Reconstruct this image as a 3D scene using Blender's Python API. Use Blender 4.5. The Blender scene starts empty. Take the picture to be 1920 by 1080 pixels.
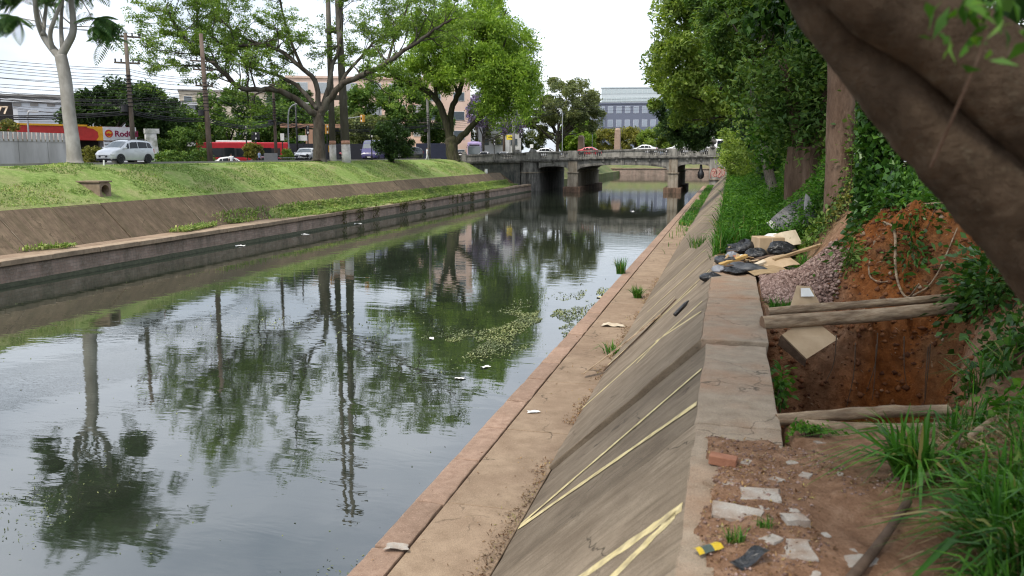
import bpy, bmesh, math, random
import numpy as np
from mathutils import Vector, Matrix, Euler

# ------------------------------------------------------------------ camera, sky, sun, exposure
scn = bpy.context.scene
COL = scn.collection
cam_d = bpy.data.cameras.new('camera'); cam = bpy.data.objects.new('camera', cam_d); COL.objects.link(cam)
cam.location = (0, 0, 5.4)
cam.rotation_euler = (math.radians(90 - 9.162), 0, math.radians(14.704))
cam_d.sensor_width = 36; cam_d.lens = 29.06; cam_d.clip_start = 0.05; cam_d.clip_end = 5000
cam_d.dof.use_dof = True; cam_d.dof.focus_distance = 22; cam_d.dof.aperture_fstop = 2.0
scn.camera = cam
SUN_EL, SUN_AZ = 58, 205          # degrees; the sun stands high behind thin cloud
w = bpy.data.worlds.new('World'); scn.world = w; w.use_nodes = True
nt = w.node_tree; nt.nodes.clear()
wo = nt.nodes.new('ShaderNodeOutputWorld')
sky = nt.nodes.new('ShaderNodeTexSky'); sky.sky_type = 'NISHITA'; sky.sun_disc = False
sky.sun_elevation = math.radians(SUN_EL); sky.sun_rotation = math.radians(SUN_AZ)
sky.air_density = 1.0; sky.dust_density = 3.0
bg1 = nt.nodes.new('ShaderNodeBackground'); bg1.inputs[1].default_value = 0.10
nt.links.new(sky.outputs[0], bg1.inputs[0])
# the even layer of cloud that covers the whole sky
tc = nt.nodes.new('ShaderNodeTexCoord')
mp = nt.nodes.new('ShaderNodeMapping'); mp.inputs['Scale'].default_value = (1.5, 1.5, 5.0)
nz = nt.nodes.new('ShaderNodeTexNoise'); nz.inputs['Scale'].default_value = 1.6; nz.inputs['Detail'].default_value = 5
rp = nt.nodes.new('ShaderNodeValToRGB')
rp.color_ramp.elements[0].position = 0.30; rp.color_ramp.elements[0].color = (0.42, 0.48, 0.57, 1)
rp.color_ramp.elements[1].position = 0.58; rp.color_ramp.elements[1].color = (0.93, 0.97, 1.04, 1)
nt.links.new(tc.outputs['Generated'], mp.inputs[0]); nt.links.new(mp.outputs[0], nz.inputs['Vector'])
nt.links.new(nz.outputs[0], rp.inputs[0])
bg2 = nt.nodes.new('ShaderNodeBackground'); bg2.inputs[1].default_value = 0.80
nt.links.new(rp.outputs[0], bg2.inputs[0])
mx = nt.nodes.new('ShaderNodeMixShader'); mx.inputs[0].default_value = 0.72
nt.links.new(bg1.outputs[0], mx.inputs[1]); nt.links.new(bg2.outputs[0], mx.inputs[2]); nt.links.new(mx.outputs[0], wo.inputs[0])
sd = bpy.data.lights.new('sun', 'SUN'); so = bpy.data.objects.new('sun', sd); COL.objects.link(so)
sd.energy = 1.5; sd.angle = math.radians(12); sd.color = (1, 0.93, 0.82)
# sky rotation 0 = +Y, clockwise seen from above
_az = math.radians(SUN_AZ); _el = math.radians(SUN_EL)
_to_sun = Vector((math.sin(_az) * math.cos(_el), math.cos(_az) * math.cos(_el), math.sin(_el)))
so.rotation_euler = _to_sun.to_track_quat('Z', 'Y').to_euler(); so.location = (0, 0, 60)
vs = scn.view_settings; vs.view_transform = 'Standard'; vs.look = 'None'; vs.gamma = 1; vs.exposure = 1.2; vs.use_curve_mapping = False
scn.cycles.filter_width = 1.15
scn.cycles.max_bounces = 8; scn.cycles.diffuse_bounces = 3; scn.cycles.glossy_bounces = 3; scn.cycles.transmission_bounces = 4
scn.cycles.caustics_reflective = False; scn.cycles.caustics_refractive = False

R = random.Random(7)
rng = np.random.default_rng(11)

# ------------------------------------------------------------------ noise for shapes
def _h(ix, iy, s):
    n = (ix.astype(np.int64) * 374761393 + iy.astype(np.int64) * 668265263 + s * 974634541) & 0xffffffff
    n = ((n ^ (n >> 13)) * 1274126177) & 0xffffffff
    return ((n ^ (n >> 16)) & 0xffff) / 65535.0
def vnoise(x, y, s=0):
    x = np.asarray(x, float); y = np.asarray(y, float)
    ix = np.floor(x); iy = np.floor(y); fx = x - ix; fy = y - iy
    fx = fx * fx * (3 - 2 * fx); fy = fy * fy * (3 - 2 * fy)
    a = _h(ix, iy, s); b = _h(ix + 1, iy, s); c = _h(ix, iy + 1, s); d = _h(ix + 1, iy + 1, s)
    return (a * (1 - fx) + b * fx) * (1 - fy) + (c * (1 - fx) + d * fx) * fy - 0.5
def fbm(x, y, s=0, o=4):
    v = 0; a = 1.0; f = 1.0
    for i in range(o):
        v = v + a * vnoise(np.asarray(x) * f + 17.3 * i, np.asarray(y) * f - 9.1 * i, s + i); a *= 0.5; f *= 2.03
    return v
def sstep(a, b, x):
    t = np.clip((np.asarray(x, float) - a) / (b - a), 0, 1); return t * t * (3 - 2 * t)

# ------------------------------------------------------------------ materials
MATS = {}
def lin(c): return tuple(c) + (1,) if len(c) == 3 else tuple(c)
class NT:
    def __init__(s, name):
        s.m = bpy.data.materials.new(name); s.m.use_nodes = True; s.t = s.m.node_tree
        s.b = s.t.nodes['Principled BSDF']; s.out = s.t.nodes['Material Output']
    def n(s, typ, **k):
        o = s.t.nodes.new(typ)
        for a, v in k.items(): setattr(o, a, v)
        return o
    def l(s, a, b): s.t.links.new(a, b)
    def noise(s, scale, detail=4, stretch=(1, 1, 1), coord='Object', rough=0.55, dist=0):
        t = s.n('ShaderNodeTexCoord'); m = s.n('ShaderNodeMapping'); m.inputs['Scale'].default_value = stretch
        z = s.n('ShaderNodeTexNoise'); z.inputs['Scale'].default_value = scale; z.inputs['Detail'].default_value = detail
        z.inputs['Roughness'].default_value = rough; z.inputs['Distortion'].default_value = dist
        if coord == 'World':
            g = s.n('ShaderNodeNewGeometry'); s.l(g.outputs['Position'], m.inputs[0])
        else: s.l(t.outputs[coord], m.inputs[0])
        s.l(m.outputs[0], z.inputs['Vector']); return z.outputs[0]
    def ramp(s, fac, stops):
        r = s.n('ShaderNodeValToRGB'); e = r.color_ramp.elements
        while len(e) < len(stops): e.new(0.5)
        for i, (p, c) in enumerate(stops): e[i].position = p; e[i].color = lin(c)
        s.l(fac, r.inputs[0]); return r.outputs[0]
    def mix(s, fac, a, b, mode='MIX'):
        m = s.n('ShaderNodeMix', data_type='RGBA', blend_type=mode)
        for i, v in ((0, fac), (6, a), (7, b)):
            if isinstance(v, (int, float)): m.inputs[i].default_value = v
            elif isinstance(v, (tuple, list)): m.inputs[i].default_value = lin(v)
            else: s.l(v, m.inputs[i])
        return m.outputs[2]
    def bump(s, h, strength=0.3, dist=0.02, normal=None):
        b = s.n('ShaderNodeBump'); b.inputs['Strength'].default_value = strength; b.inputs['Distance'].default_value = dist
        s.l(h, b.inputs['Height'])
        if normal is not None: s.l(normal, b.inputs['Normal'])
        return b.outputs[0]
    def cracks(s, scale, width=0.012, stretch=(1, 1, 1)):
        g = s.n('ShaderNodeNewGeometry'); mp_ = s.n('ShaderNodeMapping'); mp_.inputs['Scale'].default_value = stretch; s.l(g.outputs['Position'], mp_.inputs[0])
        nz_ = s.n('ShaderNodeTexNoise'); nz_.inputs['Scale'].default_value = 2.5; nz_.inputs['Detail'].default_value = 5; s.l(mp_.outputs[0], nz_.inputs['Vector'])
        ad = s.n('ShaderNodeVectorMath', operation='MULTIPLY_ADD'); s.l(nz_.outputs['Color'], ad.inputs[0]); ad.inputs[1].default_value = (0.7, 0.7, 0.7); s.l(mp_.outputs[0], ad.inputs[2])
        v = s.n('ShaderNodeTexVoronoi', feature='DISTANCE_TO_EDGE'); v.inputs['Scale'].default_value = scale; s.l(ad.outputs[0], v.inputs['Vector'])
        line = s.ramp(v.outputs['Distance'], [(0, (1, 1, 1)), (width, (0, 0, 0))]); gate = s.ramp(s.noise(0.9, 3, coord='World'), [(0.47, (0, 0, 0)), (0.6, (0.9,) * 3)])
        return s.mix(1.0, line, gate, 'MULTIPLY')
    def rnd(s):
        return s.n('ShaderNodeObjectInfo').outputs['Random']
    def done(s, col=None, rough=None, nrm=None, spec=None):
        if col is not None:
            if isinstance(col, (tuple, list)): s.b.inputs['Base Color'].default_value = lin(col)
            else: s.l(col, s.b.inputs['Base Color'])
        if rough is not None:
            if isinstance(rough, (int, float)): s.b.inputs['Roughness'].default_value = rough
            else: s.l(rough, s.b.inputs['Roughness'])
        if nrm is not None: s.l(nrm, s.b.inputs['Normal'])
        if spec is not None: s.b.inputs['Specular IOR Level'].default_value = spec
        MATS[s.m.name] = s.m; return s.m
def surf(name, a, b, scale=6, rough=0.8, bump=0.3, bscale=40, stretch=(1, 1, 1), coord='World', detail=5, c=None, cscale=0.6, camt=0.6, spec=0.3, bdist=0.02, objvar=0.0, spk=0.0, spks=110, crack=0.0):
    """a mottled surface: colour between a and b, optional large patches of c, fine relief"""
    m = NT(name)
    n1 = m.noise(scale, detail, stretch, coord)
    col = m.ramp(n1, [(0.3, a), (0.7, b)])
    if c is not None:
        n2 = m.noise(cscale, 5, stretch, coord)
        f = m.ramp(n2, [(0.42, (0, 0, 0)), (0.68, (camt,) * 3)])
        col = m.mix(f, col, c)
    if objvar:
        r = m.ramp(m.rnd(), [(0, (1 - objvar,) * 3), (1, (1 + objvar,) * 3)])
        col = m.mix(1.0, col, r, 'MULTIPLY')
    if spk:
        ns = m.noise(spks, 3, (1, 1, 1), coord, 0.8); col = m.mix(m.ramp(ns, [(0.34, (spk,) * 3), (0.47, (0, 0, 0))]), col, tuple(x * 0.35 for x in a))
        ns2 = m.noise(spks * 0.55, 3, (1, 1, 1), coord, 0.8); col = m.mix(m.ramp(ns2, [(0.57, (0, 0, 0)), (0.70, (spk,) * 3)]), col, tuple(min(1, x * 1.45) for x in b))
    if crack: col = m.mix(m.cracks(crack), col, tuple(x * 0.25 for x in a))
    nb = m.noise(bscale, 4, stretch, coord)
    return m.done(col, rough, m.bump(nb, bump, bdist), spec)
def plain(name, c, rough=0.5, spec=0.4, metal=0.0, var=0.06):
    m = NT(name); n = m.noise(3.0, 4, coord='Object')
    d = tuple(x * (1 - var * 2) for x in c); u = tuple(min(1, x * (1 + var)) for x in c)
    m.b.inputs['Metallic'].default_value = metal
    return m.done(m.ramp(n, [(0.35, d), (0.65, u)]), rough, None, spec)
def leafmat(name, stops, trans=0.3, rough=0.55, tint=(1.25, 1.3, 0.5)):
    m = NT(name); g = m.n('ShaderNodeNewGeometry')
    col = m.ramp(g.outputs['Random Per Island'], stops)
    n = m.noise(0.55, 3, coord='World')
    col = m.mix(1.0, col, m.ramp(n, [(0.3, (0.55, 0.62, 0.68)), (0.7, (1.3, 1.25, 1.05))]), 'MULTIPLY')
    m.done(col, rough, None, 0.25)
    t = m.n('ShaderNodeBsdfTranslucent'); m.l(m.mix(1.0, col, tint, 'MULTIPLY'), t.inputs[0])
    x = m.n('ShaderNodeMixShader'); x.inputs[0].default_value = trans
    m.l(m.b.outputs[0], x.inputs[1]); m.l(t.outputs[0], x.inputs[2]); m.l(x.outputs[0], m.out.inputs[0])
    return m.m

# ------------------------------------------------------------------ mesh building
def roughen(o, cuts=5, amp=0.012, sc=7.0):
    """break up the straight edges of a worn slab"""
    b = bmesh.new(); b.from_mesh(o.data); es = [e for e in b.edges if e.calc_length() > 0.12]
    bmesh.ops.subdivide_edges(b, edges=es, cuts=cuts, use_grid_fill=True)
    for v in b.verts:
        p = v.co; k = float(fbm(p.x * sc + p.z * 3, p.y * sc, 17)); edge = any(e.is_manifold and e.calc_face_angle(0) > 0.3 for e in v.link_edges)
        a = amp * (1.0 if edge else 0.25); v.co = p + Vector((k * a, float(fbm(p.y * sc, p.x * sc + p.z, 23)) * a * 0.6, -abs(k) * a * (1.3 if edge else 0.5)))
    b.to_mesh(o.data); b.free(); o.data.update(); return o
class MB:
    """collects shapes; build() links them as one mesh object"""
    def __init__(s): s.v = []; s.f = []; s.mi = []; s.cur = 0
    def add(s, v, f):
        o = len(s.v); s.v += [tuple(p) for p in v]; s.f += [tuple(i + o for i in q) for q in f]; s.mi += [s.cur] * len(f); return s
    def box(s, c, d, rz=0, rot=None, taper=1.0):
        x, y, z = (k / 2 for k in d); P = []
        M = rot if rot is not None else Matrix.Rotation(rz, 3, 'Z')
        for k, sz in ((1.0, -z), (taper, z)):
            for sx, sy in ((-1, -1), (1, -1), (1, 1), (-1, 1)): P.append(Vector(c) + M @ Vector((sx * x * k, sy * y * k, sz)))
        return s.add(P, [(0, 3, 2, 1), (4, 5, 6, 7), (0, 1, 5, 4), (1, 2, 6, 5), (2, 3, 7, 6), (3, 0, 4, 7)])
    def hexa(s, P):   # 8 corners: bottom ring then top ring
        return s.add(P, [(0, 3, 2, 1), (4, 5, 6, 7), (0, 1, 5, 4), (1, 2, 6, 5), (2, 3, 7, 6), (3, 0, 4, 7)])
    def tube(s, pts, rad, n=8, cap=True, flat=None):
        pts = [Vector(p) for p in pts]; k = len(pts)
        if isinstance(rad, (int, float)): rad = [rad] * k
        rings = []; up = Vector((0.13, 0.21, 1)).normalized(); prev = None
        for i, p in enumerate(pts):
            d = (pts[min(i + 1, k - 1)] - pts[max(i - 1, 0)])
            if d.length < 1e-9: d = Vector((0, 0, 1))
            d.normalize()
            a = (prev - d * prev.dot(d)) if prev is not None else d.cross(up if abs(d.dot(up)) < 0.95 else Vector((1, 0, 0)))
            if a.length < 1e-6: a = d.orthogonal()
            a.normalize(); b = d.cross(a); prev = a
            rings.append([p + (a * math.cos(2 * math.pi * j / n) + b * math.sin(2 * math.pi * j / n) * (flat or 1)) * rad[i] for j in range(n)])
        V = [q for r in rings for q in r]; F = []
        for i in range(k - 1):
            for j in range(n): F.append((i * n + j, i * n + (j + 1) % n, (i + 1) * n + (j + 1) % n, (i + 1) * n + j))
        if cap: F.append(tuple(range(n))[::-1]); F.append(tuple((k - 1) * n + j for j in range(n)))
        return s.add(V, F)
    def lathe(s, prof, n=16, c=(0, 0, 0), axis='z'):
        V = []; F = []; k = len(prof)
        for r, z in prof:
            for j in range(n):
                a = 2 * math.pi * j / n; x, y = r * math.cos(a), r * math.sin(a)
                V.append((c[0] + x, c[1] + y, c[2] + z) if axis == 'z' else (c[0] + x, c[1] + z, c[2] + y) if axis == 'y' else (c[0] + z, c[1] + x, c[2] + y))
        for i in range(k - 1):
            for j in range(n): F.append((i * n + j, i * n + (j + 1) % n, (i + 1) * n + (j + 1) % n, (i + 1) * n + j))
        F.append(tuple(range(n))[::-1]); F.append(tuple((k - 1) * n + j for j in range(n)))
        return s.add(V, F)
    def prism(s, poly, z0, z1, top=None):
        n = len(poly); top = top or poly
        V = [(p[0], p[1], z0) for p in poly] + [(p[0], p[1], z1) for p in top]
        F = [tuple(range(n))[::-1], tuple(range(n, 2 * n))] + [(i, (i + 1) % n, n + (i + 1) % n, n + i) for i in range(n)]
        return s.add(V, F)
    def grid(s, P):   # P[i][j] points
        n, m = len(P), len(P[0]); V = [q for r in P for q in r]
        return s.add(V, [(i * m + j, i * m + j + 1, (i + 1) * m + j + 1, (i + 1) * m + j) for i in range(n - 1) for j in range(m - 1)])
    def mesh(s, name, mats, smooth=False):
        me = bpy.data.meshes.new(name); me.from_pydata([tuple(p) for p in s.v], [], s.f)
        for m in (mats if isinstance(mats, (list, tuple)) else [mats]): me.materials.append(m)
        if max(s.mi or [0]): me.polygons.foreach_set('material_index', s.mi)
        if smooth: me.polygons.foreach_set('use_smooth', [True] * len(me.polygons))
        me.update(); return me
    def build(s, name, mats, parent=None, smooth=False, bevel=0, seg=2, loc=None, rz=0):
        me = s.mesh(name, mats, smooth)
        if bevel:
            b = bmesh.new(); b.from_mesh(me); bmesh.ops.recalc_face_normals(b, faces=b.faces)
            es = [e for e in b.edges if e.is_manifold and e.calc_face_angle(0) > 0.6]
            bmesh.ops.bevel(b, geom=es, offset=bevel, segments=seg, profile=0.5, affect='EDGES', clamp_overlap=True)
            b.to_mesh(me); b.free()
        else:
            b = bmesh.new(); b.from_mesh(me); bmesh.ops.recalc_face_normals(b, faces=b.faces); b.to_mesh(me); b.free()
        return link(name, me, parent, loc, rz)
def link(name, me, parent=None, loc=None, rz=0):
    o = bpy.data.objects.new(name, me); COL.objects.link(o)
    if parent is not None: o.parent = parent
    if loc is not None: o.location = loc
    if rz: o.rotation_euler = (0, 0, rz)
    return o
def npmesh(name, V, F, mat, smooth=False):
    """V (n,3), F (m,k) arrays -> mesh, fast"""
    me = bpy.data.meshes.new(name); V = np.asarray(V, np.float32); F = np.asarray(F, np.int32); m, k = F.shape
    me.vertices.add(len(V)); me.vertices.foreach_set('co', V.ravel())
    me.loops.add(m * k); me.loops.foreach_set('vertex_index', F.ravel())
    me.polygons.add(m); me.polygons.foreach_set('loop_start', np.arange(0, m * k, k, dtype=np.int32)); me.polygons.foreach_set('loop_total', np.full(m, k, np.int32))
    if smooth: me.polygons.foreach_set('use_smooth', np.ones(m, bool))
    for x in (mat if isinstance(mat, (list, tuple)) else [mat]): me.materials.append(x)
    me.update(calc_edges=True); return me
def heightfield(name, xs, ys, fz, mat, smooth=True):
    X, Y = np.meshgrid(np.asarray(xs, float), np.asarray(ys, float)); Z = fz(X, Y)
    V = np.stack([X, Y, Z], -1).reshape(-1, 3); n, m = X.shape
    i = np.arange(n - 1)[:, None] * m + np.arange(m - 1)[None, :]
    F = np.stack([i, i + 1, i + m + 1, i + m], -1).reshape(-1, 4)
    return npmesh(name, V, F, mat, smooth)
def tag(o, label=None, cat=None, group=None, kind=None):
    for k, v in (('label', label), ('category', cat), ('group', group), ('kind', kind)):
        if v: o[k] = v
    return o
def thing(name, label, cat, loc=(0, 0, 0), rz=0, group=None, kind=None):
    o = bpy.data.objects.new(name, None); COL.objects.link(o); o.location = loc; o.rotation_euler = (0, 0, rz); o.empty_display_size = 0.2
    return tag(o, label, cat, group, kind)
def copy_tree(o, parent=None):
    c = o.copy(); COL.objects.link(c)
    if parent is not None: c.parent = parent
    for ch in list(o.children): copy_tree(ch, c)
    return c
def text_mesh(txt, size, mat, extrude=0.004, bold=0.0):
    cu = bpy.data.curves.new('t', 'FONT'); cu.body = txt; cu.size = size; cu.align_x = 'CENTER'; cu.align_y = 'CENTER'; cu.extrude = extrude; cu.offset = bold; cu.resolution_u = 3
    o = bpy.data.objects.new('t', cu); COL.objects.link(o)
    dg = bpy.context.evaluated_depsgraph_get(); me = bpy.data.meshes.new_from_object(o.evaluated_get(dg))
    bpy.data.objects.remove(o); bpy.data.curves.remove(cu); me.materials.clear(); me.materials.append(mat); return me

# ------------------------------------------------------------------ leaves, blades, branches
def leaf_mesh(name, C, L, W, mat, droop=0.3, up=0.5, var=0.6, seed=1, fold=0.12):
    """one rhombic leaf (four corners, folded along its rib) at each centre in C"""
    g = np.random.default_rng(seed); n = len(C)
    a = g.normal(size=(n, 3)); a[:, 2] = a[:, 2] * 0.6 - droop; a /= np.linalg.norm(a, axis=1)[:, None]
    u = g.normal(size=(n, 3)); u[:, 2] += up * 2; s = np.cross(a, u); s /= np.linalg.norm(s, axis=1)[:, None] + 1e-9
    nn = np.cross(s, a)
    l = (L * (1 + var * (g.random(n) * 2 - 1)))[:, None]; wd = (W * (1 + var * (g.random(n) * 2 - 1)))[:, None]
    V = np.empty((n, 4, 3)); V[:, 0] = C - a * l * 0.5; V[:, 2] = C + a * l * 0.5 - nn * l * fold
    m = C - a * l * 0.06 + nn * l * fold * 0.8
    V[:, 1] = m - s * wd * 0.5; V[:, 3] = m + s * wd * 0.5
    return npmesh(name, V.reshape(-1, 3), np.arange(n * 4).reshape(-1, 4), mat)
def blade_mesh(name, B, H, W, mat, lean=0.5, seed=1, var=0.4, dirs=None):
    """arching grass blades rooted at B: two quads and a tip"""
    g = np.random.default_rng(seed); n = len(B); B = np.asarray(B, float)
    th = g.random(n) * 2 * math.pi; h = (H * (1 + var * (g.random(n) * 2 - 1)))[:, None]; le = (lean * g.random(n))[:, None]
    if dirs is not None: d = dirs + g.normal(size=(n, 3)) * 0.45; d[:, 2] = 0; d /= np.linalg.norm(d, axis=1)[:, None] + 1e-9
    else: d = np.stack([np.cos(th), np.sin(th), th * 0], -1)
    s = np.stack([-d[:, 1], d[:, 0], d[:, 2]], -1) * W * 0.5
    tw = g.normal(size=(n, 3)) * W * 0.2; s = s + tw
    z = np.array([0, 0, 1.0]); p = []
    for t, k in ((0, 0.8), (0.35, 1.0), (0.7, 0.75)):
        c = B + z * h * (t - 0.35 * le * t * t) + d * h * le * t * t
        p += [c - s * k, c + s * k]
    tip = B + z * h * (1 - 0.62 * le) + d * h * le * 1.02
    V = np.stack(p + [tip - s * 0.08, tip + s * 0.08], 1)
    o = (np.arange(n) * 8)[:, None]
    F = np.concatenate([o + np.array([[0, 1, 3, 2]]), o + np.array([[2, 3, 5, 4]]), o + np.array([[4, 5, 7, 6]])], 0)
    return npmesh(name, V.reshape(-1, 3), F, mat)
def wander(p, d, L, n, rr, jit=0.25, up=0.0):
    p = Vector(p); d = Vector(d).normalized(); pts = [p.copy()]
    for i in range(n):
        d = (d + Vector((rr.gauss(0, jit), rr.gauss(0, jit), rr.gauss(0, jit) + up))).normalized(); p = p + d * (L / n); pts.append(p.copy())
    return pts
def smooth_path(pts, k=2):
    P = [Vector(p) for p in pts]
    for _ in range(k):
        Q = [P[0]]
        for a, b in zip(P, P[1:]): Q += [a * 0.75 + b * 0.25, a * 0.25 + b * 0.75]
        P = Q + [P[-1]]
    return P
def grow(mb, tips, p, d, L, r, lvl, rr, up=0.05, jit=0.22, kids=3, sides=5, spread=0.8, shrink=0.62):
    pts = wander(p, d, L, 5, rr, jit, up); rad = [r * (1 - 0.7 * i / 5) for i in range(6)]
    mb.tube(pts, rad, sides, cap=False)
    if lvl == 0:
        tips += pts[2:]; return
    for k in range(kids):
        i = rr.choice([2, 3, 4, 5]); a = pts[i]; dd = (pts[i] - pts[i - 1]).normalized()
        e = Vector((rr.gauss(0, 1), rr.gauss(0, 1), rr.gauss(0, 0.7))).normalized()
        grow(mb, tips, a, dd * (1 - 0.5 * spread) + e * spread, L * shrink * rr.uniform(0.75, 1.2), rad[i] * 0.75, lvl - 1, rr, up, jit, kids, max(3, sides - 1), spread, shrink)
    tips += pts[4:]

# ================================================================== materials of the place
M_CONC_R = None
def concrete_slope(name, a, b, stain, streak_axis):
    m = NT(name)
    n1 = m.noise(2.2, 6, (1, 1, 1), 'World'); col = m.ramp(n1, [(0.3, a), (0.7, b)])
    n2 = m.noise(1.0, 5, (0.5, 5.0, 0.5), 'World', 0.65)
    col = m.mix(m.ramp(n2, [(0.42, (0, 0, 0)), (0.75, (0.75,) * 3)]), col, stain)
    n3 = m.noise(70, 3, (1, 1, 1), 'World', 0.8); col = m.mix(m.ramp(n3, [(0.34, (0.6,) * 3), (0.5, (0, 0, 0))]), col, tuple(x * 0.45 for x in a))
    n4 = m.noise(0.9, 6, (1, 1, 1), 'World', 0.7); col = m.mix(m.ramp(n4, [(0.5, (0, 0, 0)), (0.72, (0.6,) * 3)]), col, tuple(min(1, x * 1.25) for x in b))
    n5 = m.noise(7, 5, (0.22, 3.0, 0.22), 'World', 0.7); col = m.mix(m.ramp(n5, [(0.52, (0, 0, 0)), (0.66, (0.65,) * 3)]), col, tuple(x * 0.62 for x in a))
    n6 = m.noise(5, 5, (0.2, 4.0, 0.2), 'World', 0.7); col = m.mix(m.ramp(n6, [(0.58, (0, 0, 0)), (0.72, (0.5,) * 3)]), col, tuple(min(1, x * 1.35) for x in b))
    col = m.mix(m.cracks(0.55, 0.010), col, tuple(x * 0.22 for x in a))
    r = m.ramp(m.rnd(), [(0, (0.82,) * 3), (1, (1.12,) * 3)]); col = m.mix(1.0, col, r, 'MULTIPLY')
    nb = m.noise(60, 4, (1, 1, 1), 'World')
    nb2 = m.noise(4, 4, (1, 1, 1), 'World')
    return m.done(col, 0.9, m.bump(nb, 0.35, 0.01, m.bump(nb2, 0.25, 0.05)), 0.2)
M_SLOPE_R = concrete_slope('slope_concrete_right', (0.170, 0.132, 0.094), (0.270, 0.218, 0.160), (0.125, 0.095, 0.066), 'y')
M_SLOPE_L = concrete_slope('slope_concrete_left', (0.112, 0.080, 0.054), (0.195, 0.143, 0.095), (0.07, 0.066, 0.032), 'y')
M_JOINT = surf('pale_mortar', (0.22, 0.175, 0.125), (0.34, 0.28, 0.21), 6, 0.95, 0.4, 40, c=(0.13, 0.10, 0.07), cscale=2.0, camt=0.8)
M_CAP = surf('cap_concrete', (0.225, 0.177, 0.128), (0.335, 0.272, 0.205), 5, 0.9, 0.6, 70, c=(0.30, 0.175, 0.105), cscale=1.15, camt=0.85, bdist=0.01, objvar=0.06, spk=0.7, crack=0.9)
M_COPING = surf('pink_coping_stone', (0.245, 0.158, 0.112), (0.355, 0.245, 0.18), 9, 0.9, 0.5, 90, c=(0.22, 0.15, 0.105), cscale=1.1, camt=0.6, bdist=0.008, objvar=0.12, spk=0.6, spks=80)
M_APRON = surf('apron_concrete', (0.225, 0.160, 0.106), (0.325, 0.240, 0.165), 4, 0.9, 0.45, 60, c=(0.20, 0.135, 0.09), cscale=0.8, camt=0.7, bdist=0.01, objvar=0.1, spk=0.6, spks=90, crack=0.6)
M_COPING_L = surf('coping_left', (0.25, 0.185, 0.125), (0.38, 0.29, 0.205), 5, 0.9, 0.4, 50, c=(0.13, 0.10, 0.07), cscale=0.7, camt=0.6, objvar=0.1)
def masonry(name, a, b, mortar, sc=1.6, hx=0.55):
    m = NT(name); g = m.n('ShaderNodeNewGeometry'); s = m.n('ShaderNodeSeparateXYZ'); m.l(g.outputs['Position'], s.inputs[0])
    ad = m.n('ShaderNodeMath', operation='ADD'); m.l(s.outputs[0], ad.inputs[0]); m.l(s.outputs[1], ad.inputs[1])
    c = m.n('ShaderNodeCombineXYZ'); m.l(ad.outputs[0], c.inputs[0]); m.l(s.outputs[2], c.inputs[1])
    b_ = m.n('ShaderNodeTexBrick'); m.l(c.outputs[0], b_.inputs['Vector']); b_.inputs['Scale'].default_value = sc
    b_.inputs['Brick Width'].default_value = hx; b_.inputs['Row Height'].default_value = 0.22; b_.inputs['Mortar Size'].default_value = 0.012
    b_.inputs['Color1'].default_value = lin(a); b_.inputs['Color2'].default_value = lin(b); b_.inputs['Mortar'].default_value = lin(mortar)
    n2 = m.noise(0.8, 6, (1, 1, 0.35), 'World', 0.7)
    col = m.mix(m.ramp(n2, [(0.4, (0, 0, 0)), (0.66, (0.85,) * 3)]), b_.outputs[0], (0.10, 0.085, 0.065))
    n4 = m.noise(9, 5, (1, 1, 1), 'World', 0.7)
    col = m.mix(m.ramp(n4, [(0.45, (0, 0, 0)), (0.75, (0.6,) * 3)]), col, (0.33, 0.29, 0.25))
    nb = m.noise(25, 5, (1, 1, 1), 'World')
    return m.done(col, 0.9, m.bump(nb, 0.5, 0.03, m.bump(b_.outputs[1], 0.5, 0.02)), 0.2)
M_WALL = masonry('canal_stone', (0.30, 0.21, 0.165), (0.41, 0.315, 0.26), (0.23, 0.20, 0.175))
def grassmat():
    m = NT('mown_grass')
    n1 = m.noise(0.35, 6, coord='World', rough=0.65); n2 = m.noise(3.2, 6, coord='World', rough=0.7); n3 = m.noise(22, 4, coord='World', rough=0.7)
    c1 = m.ramp(n2, [(0.28, (0.12, 0.195, 0.045)), (0.5, (0.225, 0.325, 0.085)), (0.68, (0.36, 0.42, 0.16))])
    c2 = m.mix(m.ramp(n1, [(0.46, (0, 0, 0)), (0.70, (0.8,) * 3)]), c1, (0.40, 0.34, 0.19))
    c3 = m.mix(m.ramp(n3, [(0.3, (0.75,) * 3), (0.55, (0, 0, 0))]), c2, (0.07, 0.10, 0.024))
    n4 = m.noise(0.75, 6, coord='World', rough=0.7); c3 = m.mix(m.ramp(n4, [(0.60, (0, 0, 0)), (0.70, (0.8,) * 3)]), c3, m.ramp(n2, [(0.3, (0.17, 0.12, 0.07)), (0.7, (0.32, 0.25, 0.16))]))
    return m.done(c3, 0.95, m.bump(n3, 0.8, 0.08, m.bump(n2, 0.6, 0.15)), 0.1)
M_GRASS = grassmat()
M_BLADE = leafmat('grass_blades', [(0, (0.12, 0.205, 0.045)), (0.5, (0.225, 0.33, 0.09)), (0.88, (0.35, 0.42, 0.15)), (1, (0.50, 0.44, 0.25))], 0.25, 0.8, (1.15, 1.15, 0.8))
M_BLADE_G = leafmat('lush_blades', [(0, (0.025, 0.09, 0.012)), (0.55, (0.06, 0.185, 0.022)), (0.93, (0.11, 0.26, 0.035)), (0.97, (0.30, 0.25, 0.10)), (1, (0.36, 0.29, 0.14))], 0.3, 0.4)
M_TURF = surf('rough_turf', (0.075, 0.105, 0.032), (0.155, 0.175, 0.065), 0.7, 0.95, 0.6, 3, c=(0.16, 0.125, 0.075), cscale=0.2, camt=0.7)
M_ASPH = surf('asphalt', (0.04, 0.04, 0.042), (0.065, 0.064, 0.062), 3, 0.9, 0.3, 80)
M_PAVE = surf('pavement', (0.19, 0.18, 0.165), (0.27, 0.255, 0.235), 3, 0.9, 0.3, 60)
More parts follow.
